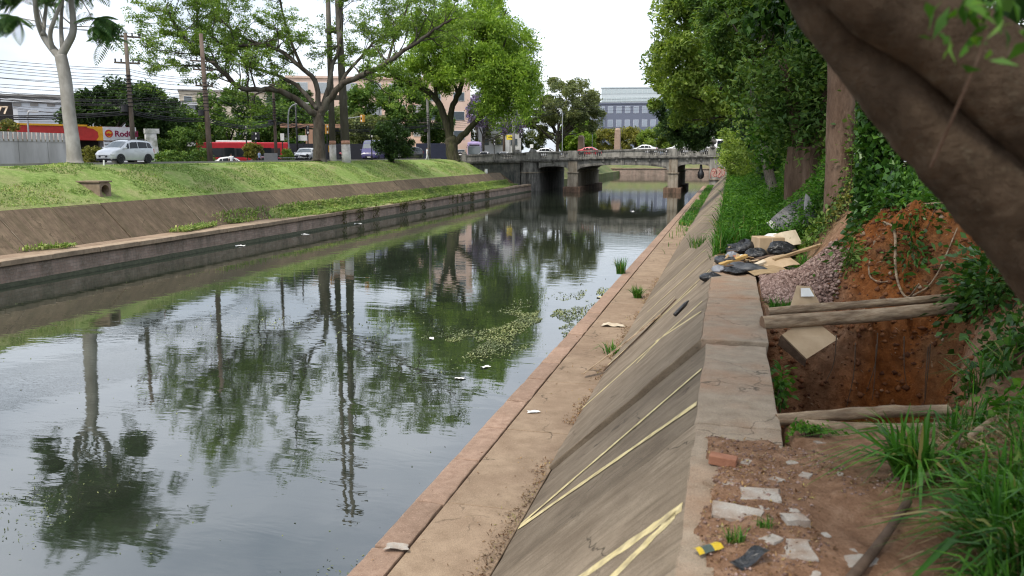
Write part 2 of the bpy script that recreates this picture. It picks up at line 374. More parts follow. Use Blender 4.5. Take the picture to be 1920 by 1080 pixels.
def soilmat():
    m = NT('bank_soil')
    a = m.n('ShaderNodeAttribute', attribute_name='red'); gq = m.n('ShaderNodeAttribute', attribute_name='green')
    n1 = m.noise(7, 7, coord='World', rough=0.7); n2 = m.noise(45, 4, coord='World', rough=0.7); n3 = m.noise(1.2, 5, coord='World')
    brown = m.ramp(n1, [(0.28, (0.155, 0.083, 0.049)), (0.5, (0.285, 0.166, 0.102)), (0.72, (0.42, 0.27, 0.18))])
    red = m.ramp(n1, [(0.25, (0.10, 0.031, 0.009)), (0.5, (0.24, 0.083, 0.024)), (0.75, (0.38, 0.15, 0.048))])
    pale = m.ramp(n1, [(0.3, (0.10, 0.055, 0.028)), (0.7, (0.235, 0.14, 0.075))])
    red = m.mix(m.ramp(n3, [(0.45, (0, 0, 0)), (0.7, (0.8,) * 3)]), red, pale)
    col = m.mix(a.outputs['Fac'], brown, red)
    col = m.mix(gq.outputs['Fac'], col, m.ramp(n1, [(0.3, (0.03, 0.04, 0.012)), (0.7, (0.085, 0.10, 0.03))]))
    spk = m.ramp(n2, [(0.62, (0, 0, 0)), (0.74, (0.55,) * 3)])
    col = m.mix(spk, col, (0.42, 0.32, 0.23))
    dk = m.ramp(n2, [(0.30, (0.6,) * 3), (0.42, (0, 0, 0))]); col = m.mix(dk, col, (0.055, 0.03, 0.018))
    return m.done(col, 0.97, m.bump(n2, 0.8, 0.025, m.bump(n1, 0.8, 0.08)), 0.1)
M_SOIL = soilmat()
def watermat():
    m = NT('canal_water')
    big = m.noise(0.055, 3, (1, 0.5, 1), 'World'); patch = m.ramp(big, [(0.42, (0.12,) * 3), (0.62, (1, 1, 1))])
    r1 = m.noise(1.1, 3, (0.55, 1.35, 1), 'World', 0.5, 0.6); r2 = m.noise(5.5, 3, (0.45, 1.3, 1), 'World', 0.5)
    mul = m.n('ShaderNodeMath', operation='MULTIPLY'); m.l(r2, mul.inputs[0]); m.l(patch, mul.inputs[1])
    nb = m.bump(mul.outputs[0], 0.07, 0.012, m.bump(r1, 0.06, 0.07))
    scum = m.noise(0.25, 6, (1, 0.8, 1), 'World', 0.7, 1.0)
    col = m.ramp(scum, [(0.4, (0.016, 0.021, 0.014)), (0.7, (0.030, 0.036, 0.025))])
    m.b.inputs['IOR'].default_value = 2.5
    spk = m.noise(14, 5, coord='World', rough=0.75)
    col = m.mix(m.ramp(spk, [(0.70, (0, 0, 0)), (0.78, (0.5,) * 3)]), col, (0.16, 0.18, 0.12))
    film = m.noise(0.16, 5, (1, 0.6, 1), 'World', 0.7, 1.5); rg = m.ramp(film, [(0.45, (0.004,) * 3), (0.7, (0.06,) * 3)])
    return m.done(col, rg, nb, 0.5)
M_WATER = watermat()
M_BRIDGE = None
def bridgemat(name, a, b, dark, amt=0.9):
    m = NT(name); n1 = m.noise(1.6, 6, coord='World', rough=0.65); col = m.ramp(n1, [(0.3, a), (0.7, b)])
    n2 = m.noise(1.3, 6, (1.4, 1.4, 0.28), 'World', 0.7); col = m.mix(m.ramp(n2, [(0.42, (0, 0, 0)), (0.64, (amt,) * 3)]), col, dark)
    nb = m.noise(12, 5, coord='World'); return m.done(col, 0.92, m.bump(nb, 0.5, 0.04), 0.2)
M_BRIDGE = bridgemat('bridge_concrete', (0.245, 0.235, 0.21), (0.36, 0.345, 0.31), (0.085, 0.082, 0.075))
M_BRIDGE_DK = bridgemat('bridge_grimy', (0.16, 0.153, 0.138), (0.28, 0.268, 0.245), (0.04, 0.039, 0.036), 0.95)
M_PIER = bridgemat('bridge_pier', (0.25, 0.22, 0.175), (0.36, 0.32, 0.26), (0.12, 0.085, 0.055), 0.8)
M_FOOT = bridgemat('pier_footing', (0.13, 0.085, 0.06), (0.22, 0.14, 0.10), (0.05, 0.04, 0.03))
M_YPAINT = surf('yellow_line_paint', (0.56, 0.46, 0.22), (0.70, 0.60, 0.34), 12, 0.8, 0.2, 60, c=(0.21, 0.165, 0.115), cscale=8, camt=0.6)

# ================================================================== canal water and bed
W = MB(); W.grid([[(-70, -60, 0), (-3.4, -60, 0)], [(-70, 224, 0), (-3.4, 224, 0)]])
tag(W.build('water', M_WATER), kind='structure')
B = MB(); B.grid([[(-90, -70, -1.2), (2, -70, -1.2)], [(-90, 230, -1.2), (2, 230, -1.2)]])
tag(B.build('canal_bed', M_SOIL), kind='structure')

# ================================================================== left embankment
YL0, YL1 = -6.0, 113.0
eb = thing('canal_embankment', 'long left canal embankment of stone wall, pink coping and sloping brown concrete panels', 'embankment')
q = MB(); q.hexa([(-30.6, -60, -1.1), (-28.72, -60, -1.1), (-28.72, 121, -1.1), (-30.6, 121, -1.1), (-30.6, -60, 0.86), (-28.78, -60, 0.86), (-28.78, 121, 0.86), (-30.6, 121, 0.86)])
tag(q.build('stone_wall', M_WALL, eb), 'reddish rubble stone wall standing in the water')
# a thin dark tide line of slime at the water, a real ledge
q = MB(); yy = np.arange(-10, 121, 0.8); P0 = []
for y in yy:
    d = 0.05 + 0.09 * float(vnoise(y * 0.9, 3.0, 5) + 0.5) * float(vnoise(y * 0.17, 8, 2) + 0.6)
    P0.append([(-28.79, y, 0.16 + d * 0.5), (-28.70 + d, y, 0.07 + d * 0.3), (-28.66 + d, y, -0.05)])
q.grid(P0); q.build('slime_ledge', surf('slime', (0.03, 0.035, 0.02), (0.07, 0.075, 0.045), 6, 0.8), eb, smooth=True)
y = YL0; i = 0
while y < 120.5:
    L = R.uniform(2.3, 3.0); z = R.uniform(-0.012, 0.012); dx = R.uniform(-0.02, 0.02)
    y2 = min(y + L, 120.6)
    q = MB(); q.box((-28.98 + dx, (y + y2) / 2, 0.985 + z), (0.68, y2 - y - 0.02, 0.235)); q.build('coping_slab', M_COPING_L, eb, bevel=0.018, seg=1)
    y = y2
y = YL0
while y < YL1:
    y2 = y + 3.3
    q = MB(); q.box((-29.88, (y + y2) / 2, 1.0 + R.uniform(-0.01, 0.01)), (1.09, 3.28, 0.17)); q.build('apron_slab', M_APRON, eb)
    z = R.uniform(-0.015, 0.02); g = 0.028
    yb, yt = y2, y2
    if y2 > YL1 - 1: yb = YL1 + 1.5
    n = Vector((1.75, 0, 1.85)).normalized() * (0.02 + z)
    A = [Vector(p) + n for p in ((-30.38, y + g, 1.03), (-30.38, yb - g, 1.03), (-32.25, yt - g, 2.86), (-32.25, y + g, 2.86))]
    dn = Vector((-0.10, 0, -0.11))
    q = MB(); q.hexa([a + dn for a in A] + A); q.build('slope_panel', M_SLOPE_L, eb, bevel=0.012, seg=1)
    if R.random() < 0.8 and y2 < YL1 - 1:
        w_ = R.uniform(0.03, 0.06); k0 = R.choice([0, 0, 0.25]); T_ = Vector((-32.25, 0, 2.86)); B_ = Vector((-30.40, 0, 1.05)); n1 = n + Vector((0.004, 0, 0.004)) * 3
        q = MB(); q.grid([[B_ + n1 + Vector((0, y2 - w_, 0)), B_ + n1 + Vector((0, y2 + w_ * 0.4, 0))], [B_.lerp(T_, 0.5) + n1 + Vector((0, y2 - w_ * 0.6, 0)), B_.lerp(T_, 0.5) + n1 + Vector((0, y2 + w_ * 0.3, 0))], [B_.lerp(T_, 1 - k0) + n1 + Vector((0, y2 - w_ * 0.5, 0)), B_.lerp(T_, 1 - k0) + n1 + Vector((0, y2 + w_ * 0.3, 0))]]); q.build('mortar_joint', M_JOINT, eb)
    y = y2
yE = y
q = MB(); q.hexa([(-36.5, yE, 0.9), (-32.25, yE, 0.9), (-30.36, yE + 1.9, 0.9), (-36.5, yE + 1.9, 0.9), (-36.5, yE, 2.84), (-32.25, yE, 2.84), (-30.36, yE + 1.9, 1.06), (-36.5, yE + 1.9, 1.06)])
q.build('end_panel', M_SLOPE_L, eb, bevel=0.012, seg=1)
# thin bright lips of mortar beside joints of the panels are left to the concrete; cracks as darker joints come from the gaps

_px = [-1500, -100, -62, -46, -38.2, -36.7, -35.9, -34.8, -33.5, -32.26, -32.1]
_pz = [3.4, 3.4, 3.7, 4.60, 4.79, 4.70, 4.62, 4.28, 3.58, 2.90, 2.70]
def zl(X, Y):
    X = np.asarray(X, float); Y = np.asarray(Y, float)
    z = np.interp(X, _px, _pz)
    bank = sstep(-39, -36, X) * (1 - sstep(-33.0, -32.3, X))
    z = z + bank * (0.10 * fbm(X * 0.25, Y * 0.16, 3) + 0.06 * fbm(X * 1.1, Y * 1.0, 9))
    z = z + 0.26 * np.exp(-((X + 36.3) / 1.3) ** 2 - ((Y - 40.2) / 1.7) ** 2)
    end = sstep(108.5, 114.5, Y) * sstep(-40.5, -37.5, X)
    return z * (1 - end) + 1.0 * end
xs = np.concatenate([[-1500, -400, -160, -100, -75, -62, -54, -46, -42, -40], np.arange(-39, -32.0, 0.22)])
ys = np.concatenate([[-300, -120, -60, -20], np.arange(0, 24, 3), np.arange(24, 121.3, 0.45)])
me = heightfield('grass_bank', xs, ys, zl, [M_GRASS, M_ASPH])
mi = np.array([1 if (max(me.vertices[v].co.x for v in p.vertices) < -38.6) else 0 for p in me.polygons], np.int32)
me.polygons.foreach_set('material_index', mi)
tag(link('grass_bank', me), kind='structure')
# kerb between the bank and the street
q = MB(); P0 = []
for y in np.arange(-20, 119, 2.0):
    z = float(zl(-38.5, y)); P0.append([(-38.42, y, z - 0.2), (-38.42, y, z + 0.13), (-38.58, y, z + 0.13), (-38.58, y, z - 0.2)])
q.grid(P0); tag(q.build('kerb', M_PAVE), kind='structure')
# tufts that roughen the mown bank and its crest
n = 52000
X = -32.4 - 4.9 * rng.random(n) ** 1.0; Y = 26 + 86 * rng.random(n) ** 1.25
keep = fbm(X * 0.5, Y * 0.35, 21) > -0.10; X = X[keep]; Y = Y[keep]
tag(link('mown_grass', blade_mesh('mown_grass', np.stack([X, Y, zl(X, Y) - 0.01], -1), 0.10, 0.04, M_BLADE, 1.2, 5)), 'short mown grass covering the left canal bank', 'grass', kind='stuff')
# grass grown over the apron and hanging over the coping on the left
n = 60000
Y = 24 + 91 * rng.random(n) ** 1.15; X = -28.72 - 2.35 * rng.random(n)
over = sstep(47, 60, Y) * (1 - sstep(104, 110, Y))
dens = np.clip(over * 1.3 + 1.6 * sstep(0.02, 0.20, fbm(Y * 0.11, X * 0.05, 33) - 0.30 * (X + 29.6) * (1 - over)), 0, 1)
edge = np.where(X > -29.25, over * 0.9 * (fbm(Y * 0.8, X, 4) > -0.15), 1.0)
near = ((X < -29.5) & (X > -30.5) & (fbm(Y * 0.16, X * 0.3, 35) > 0.08)).astype(float); near = np.maximum(near, sstep(43, 57, Y + 4 * fbm(Y * 0.3, X * 0.8, 36)))
keep = rng.random(n) < dens * edge * near; X = X[keep]; Y = Y[keep]
Z = 1.08 + np.clip(-30.38 - X, 0, 2) * 0.98
tag(link('strip_grass', blade_mesh('strip_grass', np.stack([X, Y, Z + 0.05], -1), 0.24, 0.055, M_BLADE, 1.25, 6, dirs=np.tile([0.55, 0, 0], (len(X), 1)))), 'ragged grass strip growing along the top of the left canal wall', 'grass', kind='stuff')
def strip_z(X, Y):
    on = sstep(47, 58, Y + 5 * fbm(Y * 0.15, X * 0.3, 3)) * (1 - sstep(104, 109, Y)); up = np.clip(-30.38 - X, 0, 2) * 0.98; hi = -30.95 + 0.5 * fbm(Y * 0.25, 3.0, 8)
    return 0.93 + up + on * sstep(hi - 0.25, hi + 0.1, X) * (0.26 + 0.06 * fbm(X * 2, Y * 1.2, 6)) * (1 - 0.55 * sstep(-29.2, -28.74, X))
me = heightfield('strip_turf', np.linspace(-31.3, -28.72, 20), np.arange(36, 113, 0.4), strip_z, M_GRASS)
tag(link('strip_turf', me), kind='structure')
# dry weeds hanging down the wall face
n = 2600; Y = 58 + 40 * rng.random(n); keep = fbm(Y * 0.9, Y * 0.1, 8) > 0.05; Y = Y[keep]
C = np.stack([-28.63 + 0.05 * rng.random(len(Y)), Y, 1.05 - 0.9 * rng.random(len(Y)) ** 1.6], -1)
tag(link('hanging_weeds', leaf_mesh('hanging_weeds', C, 0.30, 0.06, leafmat('dry_weeds', [(0, (0.05, 0.06, 0.02)), (0.6, (0.10, 0.09, 0.04)), (1, (0.15, 0.12, 0.06))], 0.1), 1.6, 0.1, seed=8)), 'dark dry weeds hanging down the left canal wall', 'weeds', kind='stuff')

# ================================================================== right embankment
er = thing('canal_embankment', 'right canal embankment with pink coping, apron and tall sloping concrete panels marked in yellow', 'embankment')
q = MB(); q.hexa([(-3.64, -60, -1.1), (-2.3, -60, -1.1), (-2.3, 121, -1.1), (-3.64, 121, -1.1), (-3.64, -60, 0.85), (-2.3, -60, 0.85), (-2.3, 121, 0.85), (-3.64, 121, 0.85)])
q.build('stone_wall', M_WALL, er)
edges = [-4.0, -2.6, -1.1, 0.4, 1.9, 3.3, 4.9, 6.4, 7.97, 9.23, 10.76, 12.21]
while edges[-1] < 119: edges.append(edges[-1] + R.uniform(1.25, 1.55))
for y, y2 in zip(edges, edges[1:]):
    q = MB(); a, b, c, d = (R.uniform(-0.008, 0.008) for _ in range(4)); z = 1.1 + R.uniform(-0.006, 0.006)
    q.hexa([(-3.70 + a, y + 0.014, 0.83), (-3.312, y + 0.014, 0.83), (-3.312, y2 - 0.014, 0.83), (-3.70 + b, y2 - 0.014, 0.83), (-3.69 + a, y + 0.014, z), (-3.312, y + 0.014, z), (-3.312, y2 - 0.014, z), (-3.69 + b, y2 - 0.014, z)])
    co = q.build('coping_slab', M_COPING, er, bevel=0.02, seg=2)
    if 4 < y < 22: roughen(co, 5, 0.022)
y = -5.2
while y < 119:
    y2 = y + 2.9
    q = MB(); q.box((-2.77, (y + y2) / 2, 0.98 + R.uniform(-0.005, 0.005)), (1.035, 2.885, 0.22)); q.build('apron_slab', M_APRON, er, bevel=0.008, seg=1)
    y = y2
TOE, TOP = Vector((-2.25, 0, 1.075)), Vector((-0.21, 0, 3.0))
SLN = Vector((-(TOP.z - TOE.z), 0, TOP.x - TOE.x)).normalized()
y = 10.7 - 3.3 * 5
while y < 118:
    y2 = y + 3.3; up = 0.055 if y > 10.6 else 0.0; up += R.uniform(-0.006, 0.006)
    o = SLN * up; g = 0.012 if abs(y - 10.7) > 0.1 else 0.02
    g2 = 0.012
    tx = -0.05 if y > 10.6 else 0
    A = [TOE + o + Vector((0, y + g, 0)), TOP + o + Vector((tx, y + g, 0)), TOP + o + Vector((tx, y2 - g2, 0)), TOE + o + Vector((0, y2 - g2, 0))]
    q = MB(); q.hexa([a - SLN * 0.22 for a in A] + A); sp_ = q.build('slope_panel', M_SLOPE_R, er, bevel=0.014, seg=2)
    if 3 < y < 20: roughen(sp_, 9, 0.02)
    if y < 19:
        z = 3.0 + (0.06 if y > 10.6 else 0) + R.uniform(-0.004, 0.004); x0 = -0.225 + (-0.065 if y > 10.6 else 0)
        q = MB(); q.hexa([(x0, y + g, z - 0.34), (0.50, y + g, z - 0.34), (0.50, y2 - g2, z - 0.34), (x0, y2 - g2, z - 0.34), (x0, y + g, z), (0.52 + 0.03 * (y > 10.6), y + g, z), (0.52 + 0.03 * (y > 10.6), y2 - g2, z), (x0, y2 - g2, z)])
        roughen(q.build('cap_slab', M_CAP, er, bevel=0.016, seg=2), 9, 0.025)
    y = y2
def on_slope(s, y, h=0.0):   # s 0 at the toe, 1 at the top
    up = (0.055 if y > 10.7 else 0.0) + h; p = TOE.lerp(TOP + Vector((-0.05 if y > 10.7 else 0, 0, 0)), s) + SLN * up; return Vector((p.x, y, p.z))
# painted yellow lines: bands a few millimetres proud of the panels
for (s0, y0, s1, y1, wd) in ((0.99, 8.05, 0.01, 8.80, 0.075), (0.99, 9.42, 0.01, 8.88, 0.06), (0.99, 5.55, 0.55, 5.68, 0.085), (0.97, 5.50, 0.45, 4.72, 0.085),
                             (0.96, 14.05, 0.0, 13.52, 0.07), (0.97, 13.02, 0.58, 14.02, 0.065), (0.66, 13.95, 0.46, 13.35, 0.06),
                             (0.86, 17.15, 0.0, 16.55, 0.07), (0.97, 17.9, 0.50, 17.0, 0.06), (0.60, 18.5, 0.1, 17.9, 0.05),
                             (0.9, 21.0, 0.2, 20.5, 0.06), (0.85, 24.0, 0.1, 23.6, 0.06), (0.8, 31.0, 0.05, 30.6, 0.06), (0.9, 46.0, 0.05, 45.4, 0.07)):
    q = MB(); k = 18; P0 = []
    for i in range(k + 1):
        t = i / k; s = s0 + (s1 - s0) * t; y = y0 + (y1 - y0) * t; wv = wd * 1.6 * (1 + 0.22 * R.uniform(-1, 1)) / 2
        dv = Vector((0, 1, 0)); P0.append([on_slope(s, y, 0.007) + dv * wv, on_slope(s, y, 0.007) - dv * wv])
    q.grid(P0); q.build('painted_line', M_YPAINT, er)

# ================================================================== right bank of bare soil, with the washed-out pit
def pit(X, Y):
    xr = 2.25 + 0.3 * vnoise(Y * 0.8, 2.0, 3) + 0.26 * np.clip(Y - 8.5, 0, 4)
    yf = 12.25 + 0.5 * vnoise(X * 1.2, 4.0, 6)
    yn = 7.86 + 0.12 * vnoise(X * 3, 1.0, 5)
    return sstep(0.53, 0.60, X) * (1 - sstep(xr - 0.55, xr + 0.1, X)) * sstep(yn, yn + 0.16, Y) * (1 - sstep(yf - 0.6, yf + 0.6, Y))
def zr(X, Y):
    X = np.asarray(X, float); Y = np.asarray(Y, float); f = sstep(12.2, 15.0, Y)
    band = sstep(7.0, 9.0, Y) * (1 - sstep(12.8, 14.6, Y)); st = 1.5 + 1.0 * band - 0.3 * f; en = 4.5 + 0.5 * band - 1.7 * f
    z = 2.975 + 1.55 * sstep(0, 1, (X - st) / (en - st))
    z = z + 0.10 * fbm(X * 0.9, Y * 0.9, 41) + 0.045 * fbm(X * 4, Y * 4, 42)
    m = pit(X, Y)
    lump = 0.35 * fbm(X * 1.3, Y * 1.3, 51) + 0.22 * np.abs(fbm(X * 4, Y * 4, 52)) + 0.05 * vnoise(X * 17, Y * 17, 53)
    z = z * (1 - m) + (1.15 + lump) * m
    sc = sstep(11.6, 12.6, Y) * (1 - sstep(15, 16.5, Y)) * sstep(0.9, 1.6, X)
    z = z + sc * (0.36 * fbm(X * 1.7, Y * 1.7, 61) - 0.34 * np.abs(fbm(X * 3.6, Y * 3.0, 62)) + 0.06 * vnoise(X * 15, Y * 15, 63)) + 0.16 * m * (1 - m) * 4 * fbm(X * 7, Y * 7, 64)
    # near the slab: dirt lies over it in front of the pit and past its far end
    cov = np.maximum((1 - sstep(7.0, 7.55, Y + 0.9 * fbm(X * 2.2, Y * 2.2, 71))) * sstep(-0.19, -0.06, X + 0.16 * fbm(X * 2, Y * 2.4, 72)),
                     sstep(16.2, 17.2, Y + 0.8 * fbm(X * 2, Y * 2, 73)) * sstep(-0.36, -0.22, X))
    blob = 0 * np.maximum(np.exp(-((X - 0.18) / 0.32) ** 2 - ((Y - 9.75) / 0.30) ** 2), np.exp(-((X - 0.22) / 0.30) ** 2 - ((Y - 8.0) / 0.42) ** 2))
    cov = np.maximum(cov, 0 * np.where((blob + 0.9 * fbm(X * 5, Y * 5, 77) > 0.62) & (X > -0.15) & (X < 0.47), 0.93, 0))
    flat = 2.62 + cov * (0.415 + 0.05 * fbm(X * 3.5, Y * 3.5, 74) + 0.02 * vnoise(X * 22, Y * 22, 75)) + 0.06 * sstep(12, 16, Y) * cov
    k = sstep(0.50, 0.62, X)
    k = np.where((Y < 7.2) | (Y > 17.2), sstep(0.2, 0.9, X), k)
    z = flat * (1 - k) + np.maximum(z, np.where(m > 0.02, -9, z)) * k
    return z
xs = np.concatenate([np.arange(-0.36, 4.6, 0.045), np.arange(4.7, 9, 0.35), [10, 12, 16, 24, 45, 120, 1500]])
ys = np.concatenate([[-300, -60, -20], np.arange(-6, 3.6, 0.4), np.arange(3.6, 19, 0.05), np.arange(19, 40, 0.3), np.arange(40, 121.2, 1.6)])
me = heightfield('soil_bank', xs, ys, zr, M_SOIL)
Xv, Yv = np.meshgrid(xs, ys); m = pit(Xv, Yv)
red = np.clip(sstep(0.05, 0.5, m) * 0.55 + sstep(11.2, 12.6, Yv) * (1 - sstep(15.6, 17.5, Yv)) * sstep(1.2, 2.1, Xv + 0.4 * fbm(Xv, Yv, 81)), 0, 1).ravel()
grn = (sstep(17.5, 20.5, Yv + 0.8 * fbm(Xv, Yv, 82)) * 0.95 + 0.7 * sstep(4.2, 6.0, Xv)).clip(0, 1).ravel()
for nm, vals in (('red', red), ('green', grn)):
    at = me.attributes.new(nm, 'FLOAT', 'POINT'); at.data.foreach_set('value', vals.astype(np.float32))
tag(link('soil_bank', me), kind='structure')

# ================================================================== the land past the bridge
def zfar(X, Y):
    return np.interp(Y, [121, 141, 221.8, 222, 226, 232, 1600], [4.5, 4.5, 4.4, 1.9, 2.4, 4.6, 4.6])
# far side of the canal past the bridge: banks left and right, then a cross bank where the stream bends
q = MB(); q.hexa([(-80, 222, -1.1), (30, 222, -1.1), (30, 223.5, -1.1), (-80, 223.5, -1.1), (-80, 222, 1.7), (30, 222, 1.7), (30, 223.5, 1.7), (-80, 223.5, 1.7)])
cw = thing('canal_wall', 'far reddish canal wall closing the view under the bridge', 'wall'); q.build('stone_wall', M_WALL, cw)
q = MB(); q.box((-25, 222.6, 1.82), (110, 1.6, 0.2)); q.build('coping', M_COPING_L, cw)
me = heightfield('far_bank', np.arange(-80, 31, 2.0), np.arange(223.4, 236, 0.8), lambda X, Y: 1.75 + 2.9 * sstep(223.4, 233, Y) + 0.25 * fbm(X * 0.3, Y * 0.3, 5), M_TURF)
tag(link('far_bank', me), kind='structure')
q = MB(); q.grid([[(-1500, 235, 4.6), (1500, 235, 4.6)], [(-1500, 1600, 4.6), (1500, 1600, 4.6)]]); tag(q.build('far_ground', M_ASPH), kind='structure')
for sx, nm in ((1, 'far_bank'), (-1, 'far_bank')):
    if sx > 0:
        P0 = [[(-3.4, yy_, -1), (-3.4, yy_, 1.1), (-2.3, yy_, 1.1), (-0.2, yy_, 3.0), (3, yy_, 4.5), (1500, yy_, 4.6)] for yy_ in (140.8, 160, 180, 200, 222.3)]
    else:
        P0 = [[(-28.7, yy_, -1), (-28.7, yy_, 1.1), (-30.3, yy_, 1.1), (-32.3, yy_, 3.0), (-36, yy_, 4.5), (-1500, yy_, 4.4)] for yy_ in (140.8, 160, 180, 200, 222.3)]
    q = MB(); q.grid(P0); tag(q.build(nm, M_TURF), kind='structure')
q = MB(); P0 = [[(x, y_, z) for y_ in (120.9, 141.2)] for x, z in ((-1500, 3.5), (-100, 3.5), (-62, 3.9), (-46, 4.45), (-39.0, 4.5))]
q.grid(P0); tag(q.build('road', M_ASPH), kind='structure')
q = MB(); q.grid([[(0.7, 120.9, 4.6), (0.7, 141.2, 4.6)], [(1500, 120.9, 4.7), (1500, 141.2, 4.7)]]); tag(q.build('road', M_ASPH), kind='structure')

# ================================================================== bridge
br = thing('road_bridge', 'low grimy concrete road bridge of three arched spans over the canal', 'bridge')
BY0, BY1 = 121.0, 141.0
def zP(x): return float(np.interp(x, [-40, -28, -15, 0.6], [5.36, 5.78, 6.18, 6.36]))   # top of the parapet
def zC(x): return float(np.interp(x, [-40, -28, -15, 0.6], [4.30, 4.60, 5.04, 5.22]))   # underside of the parapet
SPANS = [(-27.7, -23.2), (-21.85, -8.63), (-7.37, -2.95)]
def soffit(x):
    for i, (a, b) in enumerate(SPANS):
        if a <= x <= b:
            t = (x - a) / (b - a) * 2 - 1; rise = (0.42, 0.78, 0.42)[i]; sp = (3.30, 3.18, 3.66)[i]
            return sp + rise * math.sqrt(max(0, 1 - (abs(t) ** 2.6)))
    return None
for i, (a, b) in enumerate(SPANS):
    q = MB(); n = 28; rows = []
    for k in range(n + 1):
        x = a + (b - a) * k / n; z0 = soffit(x); z1 = zC(x) - 0.28
        rows.append([(x, BY0 + 0.14, z1), (x, BY0 + 0.14, z0), (x, BY1 - 0.14, z0), (x, BY1 - 0.14, z1), (x, BY0 + 0.14, z1)])
    q.grid(rows); q.build('arch_span', M_BRIDGE, br)
    q = MB(); rows = []      # the raised rim along each arch
    for k in range(n + 1):
        x = a + (b - a) * k / n; z0 = soffit(x); rows.append([(x, BY0 + 0.139, z0 + 0.24), (x, BY0 + 0.08, z0 + 0.22), (x, BY0 + 0.08, z0 - 0.02), (x, BY0 + 0.139, z0 - 0.03)])
    q.grid(rows); q.build('arch_rim', M_BRIDGE_DK, br)
def pier(x0, x1):
    p = link('pier', None, br) if False else None
    q = MB(); xm = (x0 + x1) / 2; w_ = x1 - x0
    q.box((xm, (BY0 + BY1) / 2, (2.86 + zC(xm) - 0.28) / 2), (w_, BY1 - BY0 + 0.06, zC(xm) - 0.28 - 2.86)); pr_ = q.build('pier', M_PIER, br, bevel=0.03, seg=1)
    q = MB(); q.box((xm, (BY0 + BY1) / 2, 2.80), (w_ + 0.42, BY1 - BY0 + 0.45, 0.16)); q.build('pier_ledge', M_PIER, pr_, bevel=0.03, seg=1)
    q = MB(); q.box((xm, (BY0 + BY1) / 2, 1.72), (w_ + 0.16, BY1 - BY0 + 0.2, 1.98)); q.build('pier_base', M_PIER, pr_)
    q = MB(); q.box((xm, (BY0 + BY1) / 2, 0.22), (w_ + 1.25, BY1 - BY0 + 1.7, 1.05)); q.build('footing', M_FOOT, pr_, bevel=0.08, seg=2)
pier(-23.2, -21.85); pier(-8.63, -7.37)
# left abutment with rounded end and wing wall; right abutment
q = MB(); prof = [(-27.7 + 0.0, BY1 - 0.1)] + [(-29.2 + 1.5 * math.cos(t), BY0 + 1.35 - 1.5 * math.sin(t)) for t in np.linspace(0, math.pi, 12)] + [(-30.7, BY1 - 0.1)]
q.prism(prof, -1, 4.25); q.build('abutment', M_BRIDGE_DK, br, smooth=False)
q = MB(); prof2 = [(-27.62, BY1)] + [(-29.2 + 1.62 * math.cos(t), BY0 + 1.3 - 1.62 * math.sin(t)) for t in np.linspace(0, math.pi, 12)] + [(-30.82, BY1)]
q.prism(prof2, 2.70, 2.86); q.build('abutment_ledge', M_PIER, br)
q = MB(); q.hexa([(-41, BY0 + 0.5, 0.4), (-30.6, BY0 + 0.5, 0.4), (-30.6, BY1, 0.4), (-41, BY1, 0.4), (-41, BY0 + 0.4, zC(-41) - 0.28), (-30.6, BY0 + 0.4, zC(-30.6) - 0.28), (-30.6, BY1, zC(-30.6) - 0.28), (-41, BY1, zC(-41) - 0.28)])
q.build('wing_wall', bridgemat('wing_wall_stained', (0.09, 0.088, 0.08), (0.20, 0.19, 0.17), (0.045, 0.055, 0.055), 0.9), br)
q = MB(); q.hexa([(-2.95, BY0, -1), (3.5, BY0, -1), (3.5, BY1, -1), (-2.95, BY1, -1), (-2.95, BY0 - 0.03, zC(-2.9) - 0.28), (3.5, BY0 - 0.03, zC(0) - 0.28), (3.5, BY1, zC(0) - 0.28), (-2.95, BY1, zC(-2.9) - 0.28)])
ab = q.build('abutment', M_BRIDGE, br)
q = MB(); q.box((-2.2, BY0 - 0.05, 1.95), (1.9, 0.30, 0.14)); q.build('abutment_ledge', M_PIER, br)
# deck
q = MB(); rows = []
for x in np.linspace(-41, 3.5, 30): z = zC(x); zt = zP(x) - 0.80; rows.append([(x, BY0 + 0.42, z - 0.27), (x, BY0 + 0.42, zt), (x, BY1 - 0.42, zt), (x, BY1 - 0.42, z - 0.27)])
q.grid(rows); q.build('deck', M_ASPH, br)
